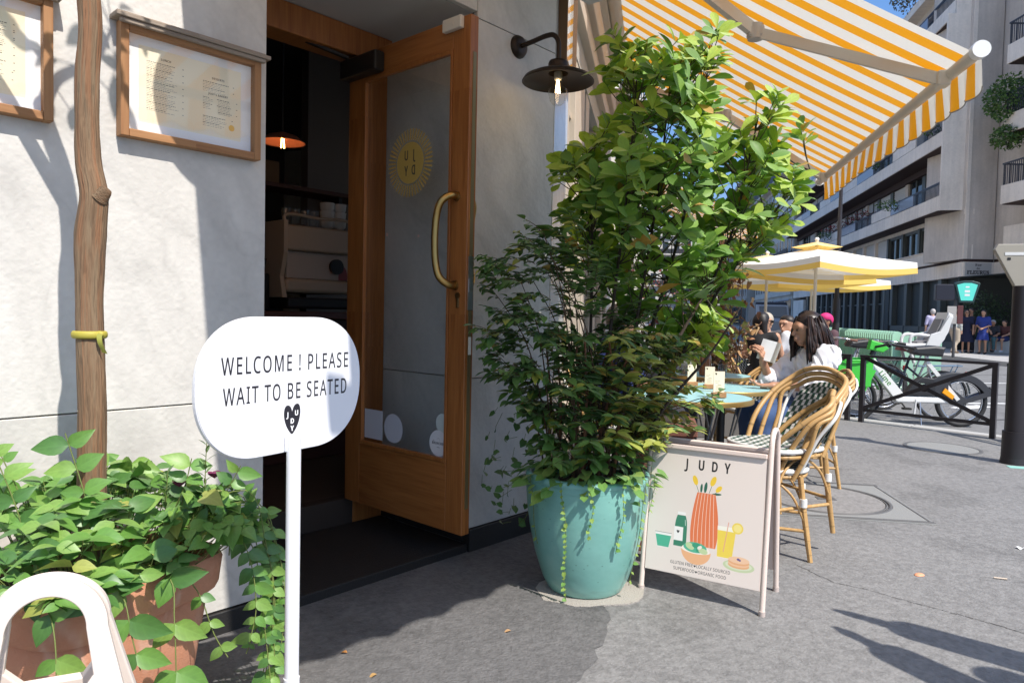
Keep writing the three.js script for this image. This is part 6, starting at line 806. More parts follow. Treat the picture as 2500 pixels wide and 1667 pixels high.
{ // periwinkle mound in the terracotta planter
  setSeed(505); const base = [-1.13, 0.45, -1.88], t = thing('periwinkle_plant', 'lush periwinkle ground cover filling the terracotta planter and trailing over its rim', 'plant', base, 0);
  const geos = [leafGeo(0.062, 0.042, { wide: 0.38, fold: 0.22, droop: 0.22, rows: 6 }), leafGeo(0.075, 0.046, { wide: 0.36, fold: 0.3, droop: 0.35, rows: 6 }), leafGeo(0.042, 0.026, { wide: 0.4, fold: 0.2, droop: 0.15 })];
  const mats = [leafMat([0.15, 0.33, 0.06], 0.28, 0.45), leafMat([0.09, 0.225, 0.05], 0.28, 0.45), leafMat([0.25, 0.44, 0.085], 0.36, 0.5), leafMat([0.40, 0.44, 0.08], 0.36, 0.7)], F = new Foliage(t, geos, mats, base);
  const e1 = V(0.39, 0, -0.92), e2 = V(0.92, 0, 0.39), C0 = V(...base);
  const pair = (p, out, s, exp) => { const r = rnd(); for (const k of [-1, 1]) { const side = V(0, 1, 0).cross(out).normalize().multiplyScalar(k); F.add(p, side.addScaledVector(out, rr(0.1, 0.9)).add(V(0, rr(-0.35, 0.25), 0)), V(0.15, 0.9, 0.35).addScaledVector(rv(), 0.65), s * rr(0.8, 1.2), Math.floor(rr(0, 2.35)), r < 0.4 ? 0 : r < 0.68 ? 1 : r < 0.95 ? 2 : 3, exp); } };
  for (let i = 0; i < 420; i++) { const u = rr(-0.3, 0.31), v = rr(-0.31, 0.33), rim = Math.max(Math.abs(u), Math.abs(v)), p = C0.clone().addScaledVector(e1, u).addScaledVector(e2, v); p.y = 0.53 + (0.15 * (1 - rim * rim * 7) + rr(-0.04, 0.06)) * (rim < 0.26 ? 1 : 0.5) + (u > 0.1 ? 0.03 : 0); const out = p.clone().sub(C0).setY(rr(-0.1, 0.25)).normalize(); pair(p, out, rr(0.6, 1.1), v > 0 ? 0.6 : 0); if (i % 2) F.twig(taper([C0.clone().lerp(p, 0.6).setY(0.47), p.clone().add(V(0, -0.04, 0)).lerp(C0, 0.1), p], [0.0018, 0.0012], 6, 4)); }
  // strands over the rim: right side in a curtain, front in single shoots
  const strand = (pts, n, s, small) => { const c = new THREE.CatmullRomCurve3(pts.map(p => V(...p))); F.twig(new THREE.TubeGeometry(c, 24, 0.0016, 5)); for (let k = 0; k < n; k++) { const f = (k + 0.5) / n, q = c.getPointAt(f), tg = c.getTangentAt(f); for (const d of [-1, 1]) { const side = V(0.3, 0, 0.95).cross(tg).normalize().multiplyScalar(d); F.add(q, side.addScaledVector(tg, 0.5).add(V(0.1, -0.2, 0.15)), V(0.4, 0.35, 0.85).addScaledVector(rv(), 0.35), s * rr(0.7, 1.2), small ? 2 : Math.floor(rr(0, 2)), Math.floor(rr(0, 3)), 1.2); } } };
  for (let i = 0; i < 9; i++) { const z = -1.99 - rr(-0.05, 0.2), x = -0.86 + rr(0, 0.09); strand([[-0.98, 0.58, z + 0.05], [x + 0.04, 0.62 + rr(-0.05, 0.05), z], [x + 0.10, 0.52, z + 0.02], [x + 0.13, 0.36, z + 0.03], [x + 0.12 + rr(-0.04, 0.05), 0.36 - rr(0.08, 0.28), z + 0.04]], 12, rr(0.5, 0.85), i % 2); }
  strand([[-0.98, 0.56, -1.78], [-0.83, 0.53, -1.72], [-0.80, 0.44, -1.68], [-0.785, 0.3, -1.66], [-0.78, 0.16, -1.66]], 5, 1.25); strand([[-1.0, 0.56, -1.7], [-0.89, 0.52, -1.62], [-0.86, 0.44, -1.6], [-0.84, 0.36, -1.6]], 4, 1.2); strand([[-1.0, 0.55, -1.75], [-0.85, 0.53, -1.78], [-0.80, 0.47, -1.8], [-0.76, 0.34, -1.82], [-0.73, 0.28, -1.83]], 6, 0.7); strand([[-1.1, 0.55, -1.6], [-0.98, 0.52, -1.5], [-0.95, 0.42, -1.47], [-0.95, 0.3, -1.45]], 4, 1.0);
  for (const [x, z, h, lean] of [[-1.02, -1.75, 0.36, -0.08], [-1.15, -1.7, 0.34, -0.1], [-0.95, -2.0, 0.25, 0.05], [-1.2, -1.8, 0.3, -0.1], [-0.88, -2.05, 0.22, 0.1]]) strand([[x, 0.52, z], [x + lean * 0.4, 0.52 + h * 0.5, z], [x + lean, 0.52 + h, z + 0.01]], 6, rr(0.7, 1.0));
  F.done(295, stemG, 'leaf', 'runner');
  const petal = MP([0.16, 0.012, 0.075], 0.7, { transmission: 0.2, thickness: 0, side: THREE.DoubleSide }), pg = leafGeo(0.028, 0.03, { wide: 0.6, fold: 0.3, droop: -0.2 });
  for (const [x, y, z] of [[-0.93, 0.69, -1.98], [-0.86, 0.70, -2.05]]) for (let i = 0; i < 4; i++) { const o = mesh('petal', pg, petal, t), a = i * 1.6; o.applyMatrix4(orient(V(x, y, z).sub(C0), V(Math.cos(a), 0.6, Math.sin(a)), V(0, 1, 0), 1)); }
  // slender upright sprigs
  const s2 = thing('sage_sprig', 'slender upright sprig with narrow leaves rising from the planter against the marble', 'plant', [-0.87, 0.46, -1.98], 0), F2 = new Foliage(s2, [leafGeo(0.04, 0.011, { wide: 0.45 })], [leafMat([0.14, 0.24, 0.07]), leafMat([0.09, 0.17, 0.05])], [-0.87, 0.46, -1.98]);
  for (const [x, z, h] of [[-0.862, -1.98, 0.42], [-0.945, -1.92, 0.28], [-0.82, -2.06, 0.22]]) { F2.twig(taper([[x, 0.47, z], [x + 0.005, 0.47 + h * 0.6, z], [x + 0.012, 0.47 + h, z]], [0.002, 0.001], 8, 5)); for (let i = 0; i < 24; i++) { const f = 0.35 + i / 24 * 0.65, a = i * 2.4; F2.add(V(x + 0.01 * f, 0.47 + h * f, z), V(Math.cos(a), 1.0, Math.sin(a)), V(-Math.cos(a), 0.6, -Math.sin(a)), rr(0.7, 1.1) * (1.3 - f * 0.5), 0, i % 2); } }
  F2.done(100, stemG);
}
function deadBush(label, x, z, w, h, n, cols, seedN) { setSeed(seedN); const base = [x, 0, z], t = thing('withered_bush', label, 'bush', base, 0), F = new Foliage(t, [leafGeo(0.06, 0.042, { wide: 0.45, fold: 0.7, droop: 0.6, curl: 2 }), leafGeo(0.045, 0.035, { wide: 0.5, fold: 0.9, droop: -0.4, curl: 2 })], cols.map(c => leafMat(c, 0.2, 0.9)), base);
  const bx0 = mesh('planter_box', join(bx(-0.5, 0, -0.17, 0.5, 0.42, 0.17, 0.01), bx(-0.52, 0.40, -0.19, 0.52, 0.45, 0.19, 0.008)), M([0.12, 0.11, 0.10], 0.7), t); const tips = []; for (let i = 0; i < 26; i++) { const a = V(rr(-0.4, 0.4) * w, 0.42, rr(-0.1, 0.1)), b = V(a.x * 1.2 + rr(-0.3, 0.3) * w, h * rr(0.55, 1), rr(-0.25, 0.25)); const m = a.clone().lerp(b, 0.55).add(V(rr(-0.06, 0.06), 0.1, 0)); F.twig(taper([a.clone().add(F.b), m.clone().add(F.b), b.clone().add(F.b)], [0.006, 0.002], 12, 5)); tips.push(new THREE.CatmullRomCurve3([a, m, b])); }
  for (let i = 0; i < n; i++) { const c = tips[i % tips.length], p = c.getPointAt(rr(0.25, 1)).addScaledVector(rv(), 0.09).add(F.b); F.add(p, rv().add(V(0, -0.6, 0)), rv().add(V(0, 0.3, 0)), rr(0.7, 1.35), i % 2, Math.floor(rr(0, cols.length)), p.z - z); } F.done(200, M([0.1, 0.06, 0.04], 0.85)); return t; }
deadBush('withered brown bush with curled dry leaves beside the seated woman', 2.08, -7.2, 0.5, 2.05, 1000, [[0.34, 0.15, 0.06], [0.20, 0.08, 0.035], [0.58, 0.37, 0.18], [0.42, 0.23, 0.09], [0.36, 0.36, 0.08]], 606);
deadBush('withered bush with dusky red leaves showing behind the tall shrub', 2.05, -9.6, 0.8, 2.15, 500, [[0.22, 0.05, 0.05], [0.30, 0.10, 0.08], [0.12, 0.12, 0.03]], 607);
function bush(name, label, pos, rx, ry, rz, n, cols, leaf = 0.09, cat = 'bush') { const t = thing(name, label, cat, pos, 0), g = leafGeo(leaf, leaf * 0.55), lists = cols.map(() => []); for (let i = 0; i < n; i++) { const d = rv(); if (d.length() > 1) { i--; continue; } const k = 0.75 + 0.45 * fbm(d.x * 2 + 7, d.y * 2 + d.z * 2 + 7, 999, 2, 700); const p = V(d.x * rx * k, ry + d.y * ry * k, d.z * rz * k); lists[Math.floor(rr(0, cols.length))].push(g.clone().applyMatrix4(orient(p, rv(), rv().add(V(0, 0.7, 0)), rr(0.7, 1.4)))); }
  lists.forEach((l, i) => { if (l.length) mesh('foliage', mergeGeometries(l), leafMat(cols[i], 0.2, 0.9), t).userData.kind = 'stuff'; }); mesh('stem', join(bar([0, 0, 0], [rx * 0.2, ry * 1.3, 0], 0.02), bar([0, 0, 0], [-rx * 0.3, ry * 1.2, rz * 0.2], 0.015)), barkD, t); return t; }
setSeed(707); const gr = [[0.05, 0.12, 0.02], [0.08, 0.17, 0.03], [0.12, 0.22, 0.04]];
bush('balcony_plant', 'big green plant tumbling over a balcony at the upper right', [20.0, 9.4, -29.2], 1.0, 1.0, 0.9, 1800, gr, 0.12, 'plant'); bush('balcony_plant', 'smaller green plant hanging from the balcony below the big one', [19.9, 8.3, -29.0], 0.7, 0.5, 0.6, 900, gr, 0.12, 'plant');
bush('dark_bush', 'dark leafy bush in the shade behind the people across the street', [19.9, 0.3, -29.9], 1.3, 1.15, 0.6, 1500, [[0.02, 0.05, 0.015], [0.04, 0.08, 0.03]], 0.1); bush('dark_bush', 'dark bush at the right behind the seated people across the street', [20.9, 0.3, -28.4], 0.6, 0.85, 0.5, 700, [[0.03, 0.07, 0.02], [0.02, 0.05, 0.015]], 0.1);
{ const a = inS(32.9, 17.2, 13.2), b = inS(37, 17.2, 13.3); bush('roof_plant', 'pale grasses on the roof terrace at the top right', a, 1.6, 0.8, 0.6, 900, [[0.22, 0.24, 0.08], [0.12, 0.18, 0.05]], 0.14, 'plant'); bush('roof_plant', 'dark shrub on the roof edge at the top right', b, 1.4, 1.0, 0.6, 700, [[0.05, 0.06, 0.06], [0.09, 0.1, 0.08]], 0.14, 'plant'); }
for (const [a, f, l] of [[6, 0, 'green plants on the second balcony near the corner'], [20, 0, 'green plant hanging on the balcony above the parasols'], [9.5, 1, 'green plants on the third balcony under the awning edge'], [1.8, 1, 'climbing plant on the railing by the corner pier']]) bush('balcony_plant', l, inS(30.3 + a, 6.17 + f * 2.83 + 0.75, 12.68), 1.2, 0.3, 0.2, 260, gr, 0.1, 'plant');
for (let i = 0; i < 5; i++) bush('geranium_box', `row of red geraniums on the balcony rail, ${['first', 'second', 'third', 'fourth', 'fifth'][i]} from the corner`, inS(30.3 + 11 + i * 2.1, 6.17 + 1.2, 12.72), 1.0, 0.14, 0.15, 200, [[0.32, 0.012, 0.02], [0.25, 0.01, 0.02], [0.05, 0.1, 0.02]], 0.08, 'flowers');
{ // a few fallen bits on the pavement
  setSeed(808); const g = leafGeo(0.03, 0.018, { fold: 0.6, droop: 0.3 });
  [[-0.55, -2.42, 'dry orange leaf on the shaded pavement by the doorway', [0.5, 0.22, 0.06]], [-0.42, -2.28, 'curled tan leaf on the pavement in front of the step', [0.45, 0.27, 0.1]], [0.02, -2.62, 'small dry leaf at the edge of the door shadow', [0.5, 0.3, 0.15]], [-0.62, -2.05, 'pale fallen leaf near the white pole', [0.6, 0.42, 0.22]]].forEach(([x, z, l, c]) => { single('fallen_leaf', g, leafMat(c, 0.1, 0.9), l, 'leaf', [x, 0.008, z], rr(0, 6)); });
  single('fruit_peel', new THREE.SphereGeometry(0.022, 16, 8, 0, Math.PI * 2, 0, 1.3).scale(1.3, 0.6, 0.9), M([0.75, 0.33, 0.18], 0.6), 'orange and pink piece of peel on the sunny pavement', 'litter', [1.96, -0.002, -3.32], 0.4);
  single('paper_scrap', gridGeo(3, 3, (u, v) => [(u - 0.5) * 0.04, 0.006 + Math.sin(u * 4 + v * 5) * 0.005, (v - 0.5) * 0.03, u, v]), M([0.75, 0.75, 0.73], 0.8, { side: THREE.DoubleSide }), 'white paper scrap on the pavement at the right', 'litter', [2.75, 0, -3.75], 0.3); single('twig_scrap', bar([0, 0.005, 0], [0.05, 0.006, 0.02], 0.004), M([0.6, 0.5, 0.4], 0.8), 'pale splinter of wood on the sunny pavement', 'litter', [2.3, 0, -3.3], 0);
}
// ---------- people ----------
function sdfGeo(prims, cell, k = 0.03) { // prims: {a,b,ra,rb} tapered capsules or {c,r} ellipsoids, smoothly joined
  const mn = V(9, 9, 9), mx = V(-9, -9, -9), ev = (p, r) => { mn.min(p.clone().subScalar(r)); mx.max(p.clone().addScalar(r)); };
  for (const q of prims) { if (q.c) ev(q.c, Math.max(...q.r)); else { ev(q.a, q.ra); ev(q.b, q.rb); } }
  const ctr = mn.clone().add(mx).multiplyScalar(0.5), ext = mx.clone().sub(mn), half = Math.max(ext.x, ext.y, ext.z) / 2 + cell * 3, size = Math.ceil(half * 2 / cell);
  const mc = new MarchingCubes(size, new THREE.MeshBasicMaterial(), false, false, 120000); mc.isolation = 0; const f = mc.field, hs = size / 2, st = half / hs; f.fill(1);
  const p = V(), ab = V(), pa = V();
  for (const q of prims) { const kk = q.k || k; const lo = V(), hi = V(); if (q.c) { const r = Math.max(...q.r) + kk * 2; lo.copy(q.c).subScalar(r); hi.copy(q.c).addScalar(r); } else { const r = Math.max(q.ra, q.rb) + kk * 2; lo.copy(q.a).min(q.b).subScalar(r); hi.copy(q.a).max(q.b).addScalar(r); ab.copy(q.b).sub(q.a); }
    const i0 = ['x', 'y', 'z'].map(c => Math.max(0, Math.floor((lo[c] - ctr[c]) / st + hs))), i1 = ['x', 'y', 'z'].map(c => Math.min(size - 1, Math.ceil((hi[c] - ctr[c]) / st + hs))), l2 = q.c ? 0 : ab.lengthSq();
    for (let z = i0[2]; z <= i1[2]; z++) for (let y = i0[1]; y <= i1[1]; y++) for (let x = i0[0]; x <= i1[0]; x++) { p.set((x - hs) * st + ctr.x, (y - hs) * st + ctr.y, (z - hs) * st + ctr.z); let d;
      if (q.c) { pa.copy(p).sub(q.c); const e = Math.hypot(pa.x / q.r[0], pa.y / q.r[1], pa.z / q.r[2]); d = (e - 1) * Math.min(...q.r); } else { pa.copy(p).sub(q.a); const t = Math.max(0, Math.min(1, l2 ? pa.dot(ab) / l2 : 0)); d = pa.addScaledVector(ab, -t).length() - (q.ra + (q.rb - q.ra) * t); if (q.rip) d += q.rip * Math.sin(p.x * 61 + p.y * 47 + Math.sin(p.z * 53) * 2) * Math.sin(p.y * 31 - p.z * 39); }
      const o = x + y * size + z * size * size, c = f[o], h = Math.max(0, kk - Math.abs(c - d)) / kk; f[o] = Math.min(c, d) - h * h * kk * 0.25; } }
  for (let i = 0; i < f.length; i++) f[i] = -f[i];
  mc.update(); const n = mc.count, pos = new Float32Array(n * 3), nor = new Float32Array(n * 3);
  for (let i = 0; i < n * 3; i += 3) { pos[i] = mc.positionArray[i] * half + ctr.x; pos[i + 1] = mc.positionArray[i + 1] * half + ctr.y; pos[i + 2] = mc.positionArray[i + 2] * half + ctr.z; nor[i] = mc.normalArray[i]; nor[i + 1] = mc.normalArray[i + 1]; nor[i + 2] = mc.normalArray[i + 2]; }
  const g = new THREE.BufferGeometry(); g.setAttribute('position', new THREE.BufferAttribute(pos, 3)); g.setAttribute('normal', new THREE.BufferAttribute(nor, 3)); const w = mergeVertices(g.deleteAttribute('normal') && g, 1e-5); w.computeVertexNormals(); return clean(w);
}
const cap = (a, b, ra, rb = ra, o = {}) => ({ a: a.clone(), b: b.clone(), ra, rb, ...o });
const mid = (a, b, t) => a.clone().lerp(b, t);
const STAND = { pelvis: [0, 0.93, 0], chest: [0, 1.28, 0.0], neck: [0, 1.46, 0], head: [0, 1.6, 0.02], shL: [0.175, 1.4, 0], shR: [-0.175, 1.4, 0], elL: [0.23, 1.12, 0], elR: [-0.23, 1.12, 0], wrL: [0.22, 0.87, 0.06], wrR: [-0.22, 0.87, 0.06], hiL: [0.09, 0.92, 0], hiR: [-0.09, 0.92, 0], knL: [0.1, 0.5, 0.02], knR: [-0.1, 0.5, 0.02], anL: [0.1, 0.08, -0.02], anR: [-0.1, 0.08, -0.02] };
const SIT = { pelvis: [0, 0.55, -0.03], chest: [0, 0.88, -0.06], neck: [0, 1.04, -0.05], head: [0, 1.16, 0.0], shL: [0.17, 0.99, -0.05], shR: [-0.17, 0.99, -0.05], elL: [0.22, 0.74, 0.05], elR: [-0.22, 0.74, 0.05], wrL: [0.13, 0.66, 0.28], wrR: [-0.13, 0.66, 0.28], hiL: [0.09, 0.54, -0.02], hiR: [-0.09, 0.54, -0.02], knL: [0.11, 0.51, 0.4], knR: [-0.11, 0.51, 0.4], anL: [0.11, 0.09, 0.36], anR: [-0.11, 0.09, 0.36] };
function person(label, pos, turn, base, over, o) {
  const J = {}; for (const k in base) J[k] = V(...((over && over[k]) || base[k]));
  const t = thing('person', label, 'person', pos, turn, o.group), cell = o.cell || 0.03, fat = o.fat || 1, hy = J.head;
  const yaw = new THREE.Quaternion().setFromEuler(new THREE.Euler(o.nod || 0, o.look || 0, 0)), hp = (x, y, z) => V(x, y, z).applyQuaternion(yaw).add(hy);
  const foot = s => V(J['an' + s].x * 1.06, J['an' + s].y - 0.045, J['an' + s].z + 0.15);
  const torso = (e) => [cap(J.pelvis, mid(J.pelvis, J.chest, 0.55), 0.115 * fat + e, 0.105 * fat + e), cap(mid(J.pelvis, J.chest, 0.5), J.chest, 0.105 * fat + e, 0.112 * fat + e), cap(J.shL.clone().add(V(-0.03, -0.02, 0)), J.shR.clone().add(V(0.03, -0.02, 0)), 0.058 + e), cap(V(0.07, J.chest.y - 0.02, J.chest.z + 0.03), V(-0.07, J.chest.y - 0.02, J.chest.z + 0.03), 0.085 * fat + e)];
  const arm = (s, e, u, l) => { const r = []; if (u > 0) r.push(cap(J['sh' + s], mid(J['sh' + s], J['el' + s], u), 0.05 + e, 0.042 + e)); if (l > 0) r.push(cap(J['el' + s], mid(J['el' + s], J['wr' + s], l), 0.040 + e, 0.03 + e)); return r; };
  const legs = (e, u, l) => ['L', 'R'].flatMap(s => { const r = [cap(J['hi' + s], mid(J['hi' + s], J['kn' + s], u), 0.088 * fat + e, (0.088 - 0.03 * u) * fat + e)]; if (l > 0) r.push(cap(J['kn' + s], mid(J['kn' + s], J['an' + s], l), 0.058 + e, 0.042 + e)); return r; });
  const hand = s => { const d = J['wr' + s].clone().sub(J['el' + s]).normalize(), a = J['wr' + s], b = a.clone().addScaledVector(d, 0.085); return o.detail ? [] : [cap(a, b, 0.03, 0.024), cap(a.clone().addScaledVector(d, 0.03), a.clone().addScaledVector(d, 0.07).add(V(0, 0.03, 0.02)), 0.013, 0.01), cap(b, b.clone().addScaledVector(d, 0.06), 0.02, 0.012)]; };
  const headP = [{ c: hp(0, 0.02, -0.005), r: [0.077, 0.098, 0.095] }, cap(hp(0, -0.045, 0.02), hp(0, -0.085, 0.05), 0.058, 0.032), cap(hp(0, 0.005, 0.088), hp(0, -0.022, 0.108), 0.01, 0.014, { k: 0.02 }), cap(hp(0, -0.055, 0.085), hp(0, -0.06, 0.088), 0.017, 0.017, { k: 0.02 }), cap(hp(0.035, 0.03, 0.078), hp(-0.035, 0.03, 0.078), 0.016, 0.016, { k: 0.02 }), { c: hp(0.078, -0.005, -0.005), r: [0.012, 0.03, 0.018], k: 0.01 }, { c: hp(-0.078, -0.005, -0.005), r: [0.012, 0.03, 0.018], k: 0.01 }];
  let body = sdfGeo([...torso(-0.02), cap(J.chest, J.neck, 0.08, 0.05), cap(J.neck, hp(0, -0.05, -0.015), 0.05, 0.047), ...(o.detail ? [] : headP), ...arm('L', -0.004, 1, 1), ...arm('R', -0.004, 1, 1), ...hand('L'), ...hand('R'), ...legs(-0.012, 1, 1), cap(J.anL, foot('L'), 0.04, 0.028), cap(J.anR, foot('R'), 0.04, 0.028)], cell);
  if (o.detail) { const parts = [body, sdfGeo([...headP, cap(hp(0, -0.05, -0.015), hp(0, -0.12, -0.02), 0.047, 0.048)], 0.006, 0.025)];
    for (const s of ['L', 'R']) parts.push(sdfGeo(o.detail[s](J), 0.0035, 0.008)); body = join(parts); }
  mesh('body', body, MP(o.skin, 0.55, { sheen: 0.2 }), t);
  const clothM = (c, r = 0.85) => M(c, r, { bumpMap: tFine, bumpScale: 0.002 });
  if (o.top) mesh('top', sdfGeo([...torso(0.012), ...arm('L', o.puff || 0.013, o.sleeve ?? 0.6, o.fore || 0), ...arm('R', o.puff || 0.013, o.sleeve ?? 0.6, o.fore || 0), ...(o.collar ? [cap(J.chest, J.neck, 0.08, 0.058)] : [])].map(q => o.rip ? { ...q, rip: o.rip } : q), cell, 0.045), clothM(o.top), t);
  if (o.bottom) mesh('trousers', sdfGeo([...legs(0.014, o.legLen ?? 1, o.legLen < 1 ? 0 : 0.96), cap(J.pelvis.clone().add(V(0, 0.06, 0)), J.pelvis, 0.12 * fat, 0.13 * fat)], cell, 0.04), clothM(o.bottom), t);
  if (o.skirt) { const dm = clothM(o.skirt), dr = mesh('dress', sdfGeo([...torso(0.016), ...arm('L', 0.016, o.sleeve ?? 0.6, 0), ...arm('R', 0.016, o.sleeve ?? 0.6, 0), cap(J.pelvis.clone().add(V(0, 0.1, 0)), J.pelvis.clone().add(V(0, -0.08, 0)), 0.13, 0.15)], cell, 0.05), dm, t); mesh('skirt', gridGeo(40, 6, (u, v) => { const a = u * Math.PI * 2, r = lerp(0.142, o.flare, v) * (1 + 0.07 * v * Math.sin(a * 7)), y = lerp(J.pelvis.y + 0.06, o.hem, v); return [Math.cos(a) * r + J.pelvis.x, y, Math.sin(a) * r * 0.8 + J.pelvis.z, u, v]; }), M(o.skirt, 0.85, { side: THREE.DoubleSide }), dr); }
  if (o.shoe) for (const s of ['L', 'R']) mesh('shoe', sdfGeo([cap(J['an' + s].clone().add(V(0, -0.03, 0)), foot(s), 0.048, 0.038)], Math.min(cell, 0.02), 0.02), clothM(o.shoe, 0.6), t);
  if (o.hair) { const hs = [{ c: hp(0, 0.045, -0.02), r: [0.087, 0.085, 0.098] }, { c: hp(0, 0.0, -0.045), r: [0.085, 0.09, 0.075] }]; if (o.bob) hs.push(cap(hp(0.055, 0.0, -0.03), hp(0.06, -0.12, -0.02), 0.05, 0.045), cap(hp(-0.055, 0.0, -0.03), hp(-0.06, -0.12, -0.02), 0.05, 0.045), cap(hp(0, 0, -0.07), hp(0, -0.13, -0.075), 0.06, 0.05)); if (o.bun) hs.push({ c: hp(0, 0.03, -0.13), r: [0.045, 0.045, 0.045] }); mesh('hair', sdfGeo(hs, Math.min(cell, 0.014), 0.03), M(o.hair, 0.5), t); }
  if (o.cap) { mesh('head_scarf', sdfGeo([{ c: hp(0, 0.06, -0.015), r: [0.092, 0.08, 0.108] }, { c: hp(0, 0.02, -0.06), r: [0.09, 0.08, 0.07] }], 0.012, 0.03), M(o.cap, 0.7), t); }
  if (o.shades) mesh('sunglasses', join(new THREE.BoxGeometry(0.05, 0.032, 0.008).applyQuaternion(yaw).translate(...hp(0.034, 0.008, 0.102).toArray()), new THREE.BoxGeometry(0.05, 0.032, 0.008).applyQuaternion(yaw).translate(...hp(-0.034, 0.008, 0.102).toArray()), new THREE.BoxGeometry(0.17, 0.008, 0.006).applyQuaternion(yaw).translate(...hp(0, 0.02, 0.1).toArray()), new THREE.BoxGeometry(0.006, 0.01, 0.1).applyQuaternion(yaw).translate(...hp(0.083, 0.02, 0.05).toArray()), new THREE.BoxGeometry(0.006, 0.01, 0.1).applyQuaternion(yaw).translate(...hp(-0.083, 0.02, 0.05).toArray())), MAT.black, t);
  else if (cell < 0.025) for (const x of [0.031, -0.031]) mesh('eye', new THREE.SphereGeometry(0.0125, 12, 8).scale(1.15, 0.7, 0.5).translate(...hp(x, 0.006, 0.093).toArray()), M([0.03, 0.02, 0.015], 0.3), t);
  return { t, J, hp };
}
const S1 = [0.50, 0.27, 0.17], S2 = [0.36, 0.18, 0.11], S3 = [0.56, 0.34, 0.24];
function fingers(wr, dir, palmN, curl, spreadS) { // palm, four fingers and a thumb as tapered chains
  const d = dir.clone().normalize(), n = palmN.clone().addScaledVector(d, -palmN.dot(d)).normalize(), sdv = d.clone().cross(n).multiplyScalar(spreadS), out = [cap(wr.clone().addScaledVector(d, -0.03), wr, 0.026, 0.026, { k: 0.02 })];
  const kn = i => wr.clone().addScaledVector(d, 0.078 - Math.abs(i - 1.2) * 0.004).addScaledVector(sdv, (i - 1.5) * 0.0195);
  for (let i = 0; i < 4; i++) { out.push(cap(wr.clone().addScaledVector(sdv, (i - 1.5) * 0.012), kn(i), 0.0165, 0.0125, { k: 0.012 })); let p = kn(i), dd = d.clone().addScaledVector(sdv, (i - 1.5) * 0.06).normalize(); const L = [0.038, 0.043, 0.041, 0.031][i]; for (let s = 0; s < 3; s++) { dd = dd.clone().applyAxisAngle(sdv.clone().normalize(), -curl[s] * (1 + i * 0.08)); const q = p.clone().addScaledVector(dd, L * [1, 0.68, 0.55][s]); out.push(cap(p, q, 0.0098 - s * 0.0008, 0.009 - s * 0.001, { k: 0.006 })); p = q; } }
  const tb = wr.clone().addScaledVector(d, 0.018).addScaledVector(sdv, -0.026), t1 = tb.clone().addScaledVector(d, 0.034).addScaledVector(sdv, -0.022).addScaledVector(n, 0.014), t2 = t1.clone().addScaledVector(d, 0.03).addScaledVector(n, 0.008); out.push(cap(tb, t1, 0.0135, 0.011), cap(t1, t2, 0.0105, 0.0085)); return out;
}
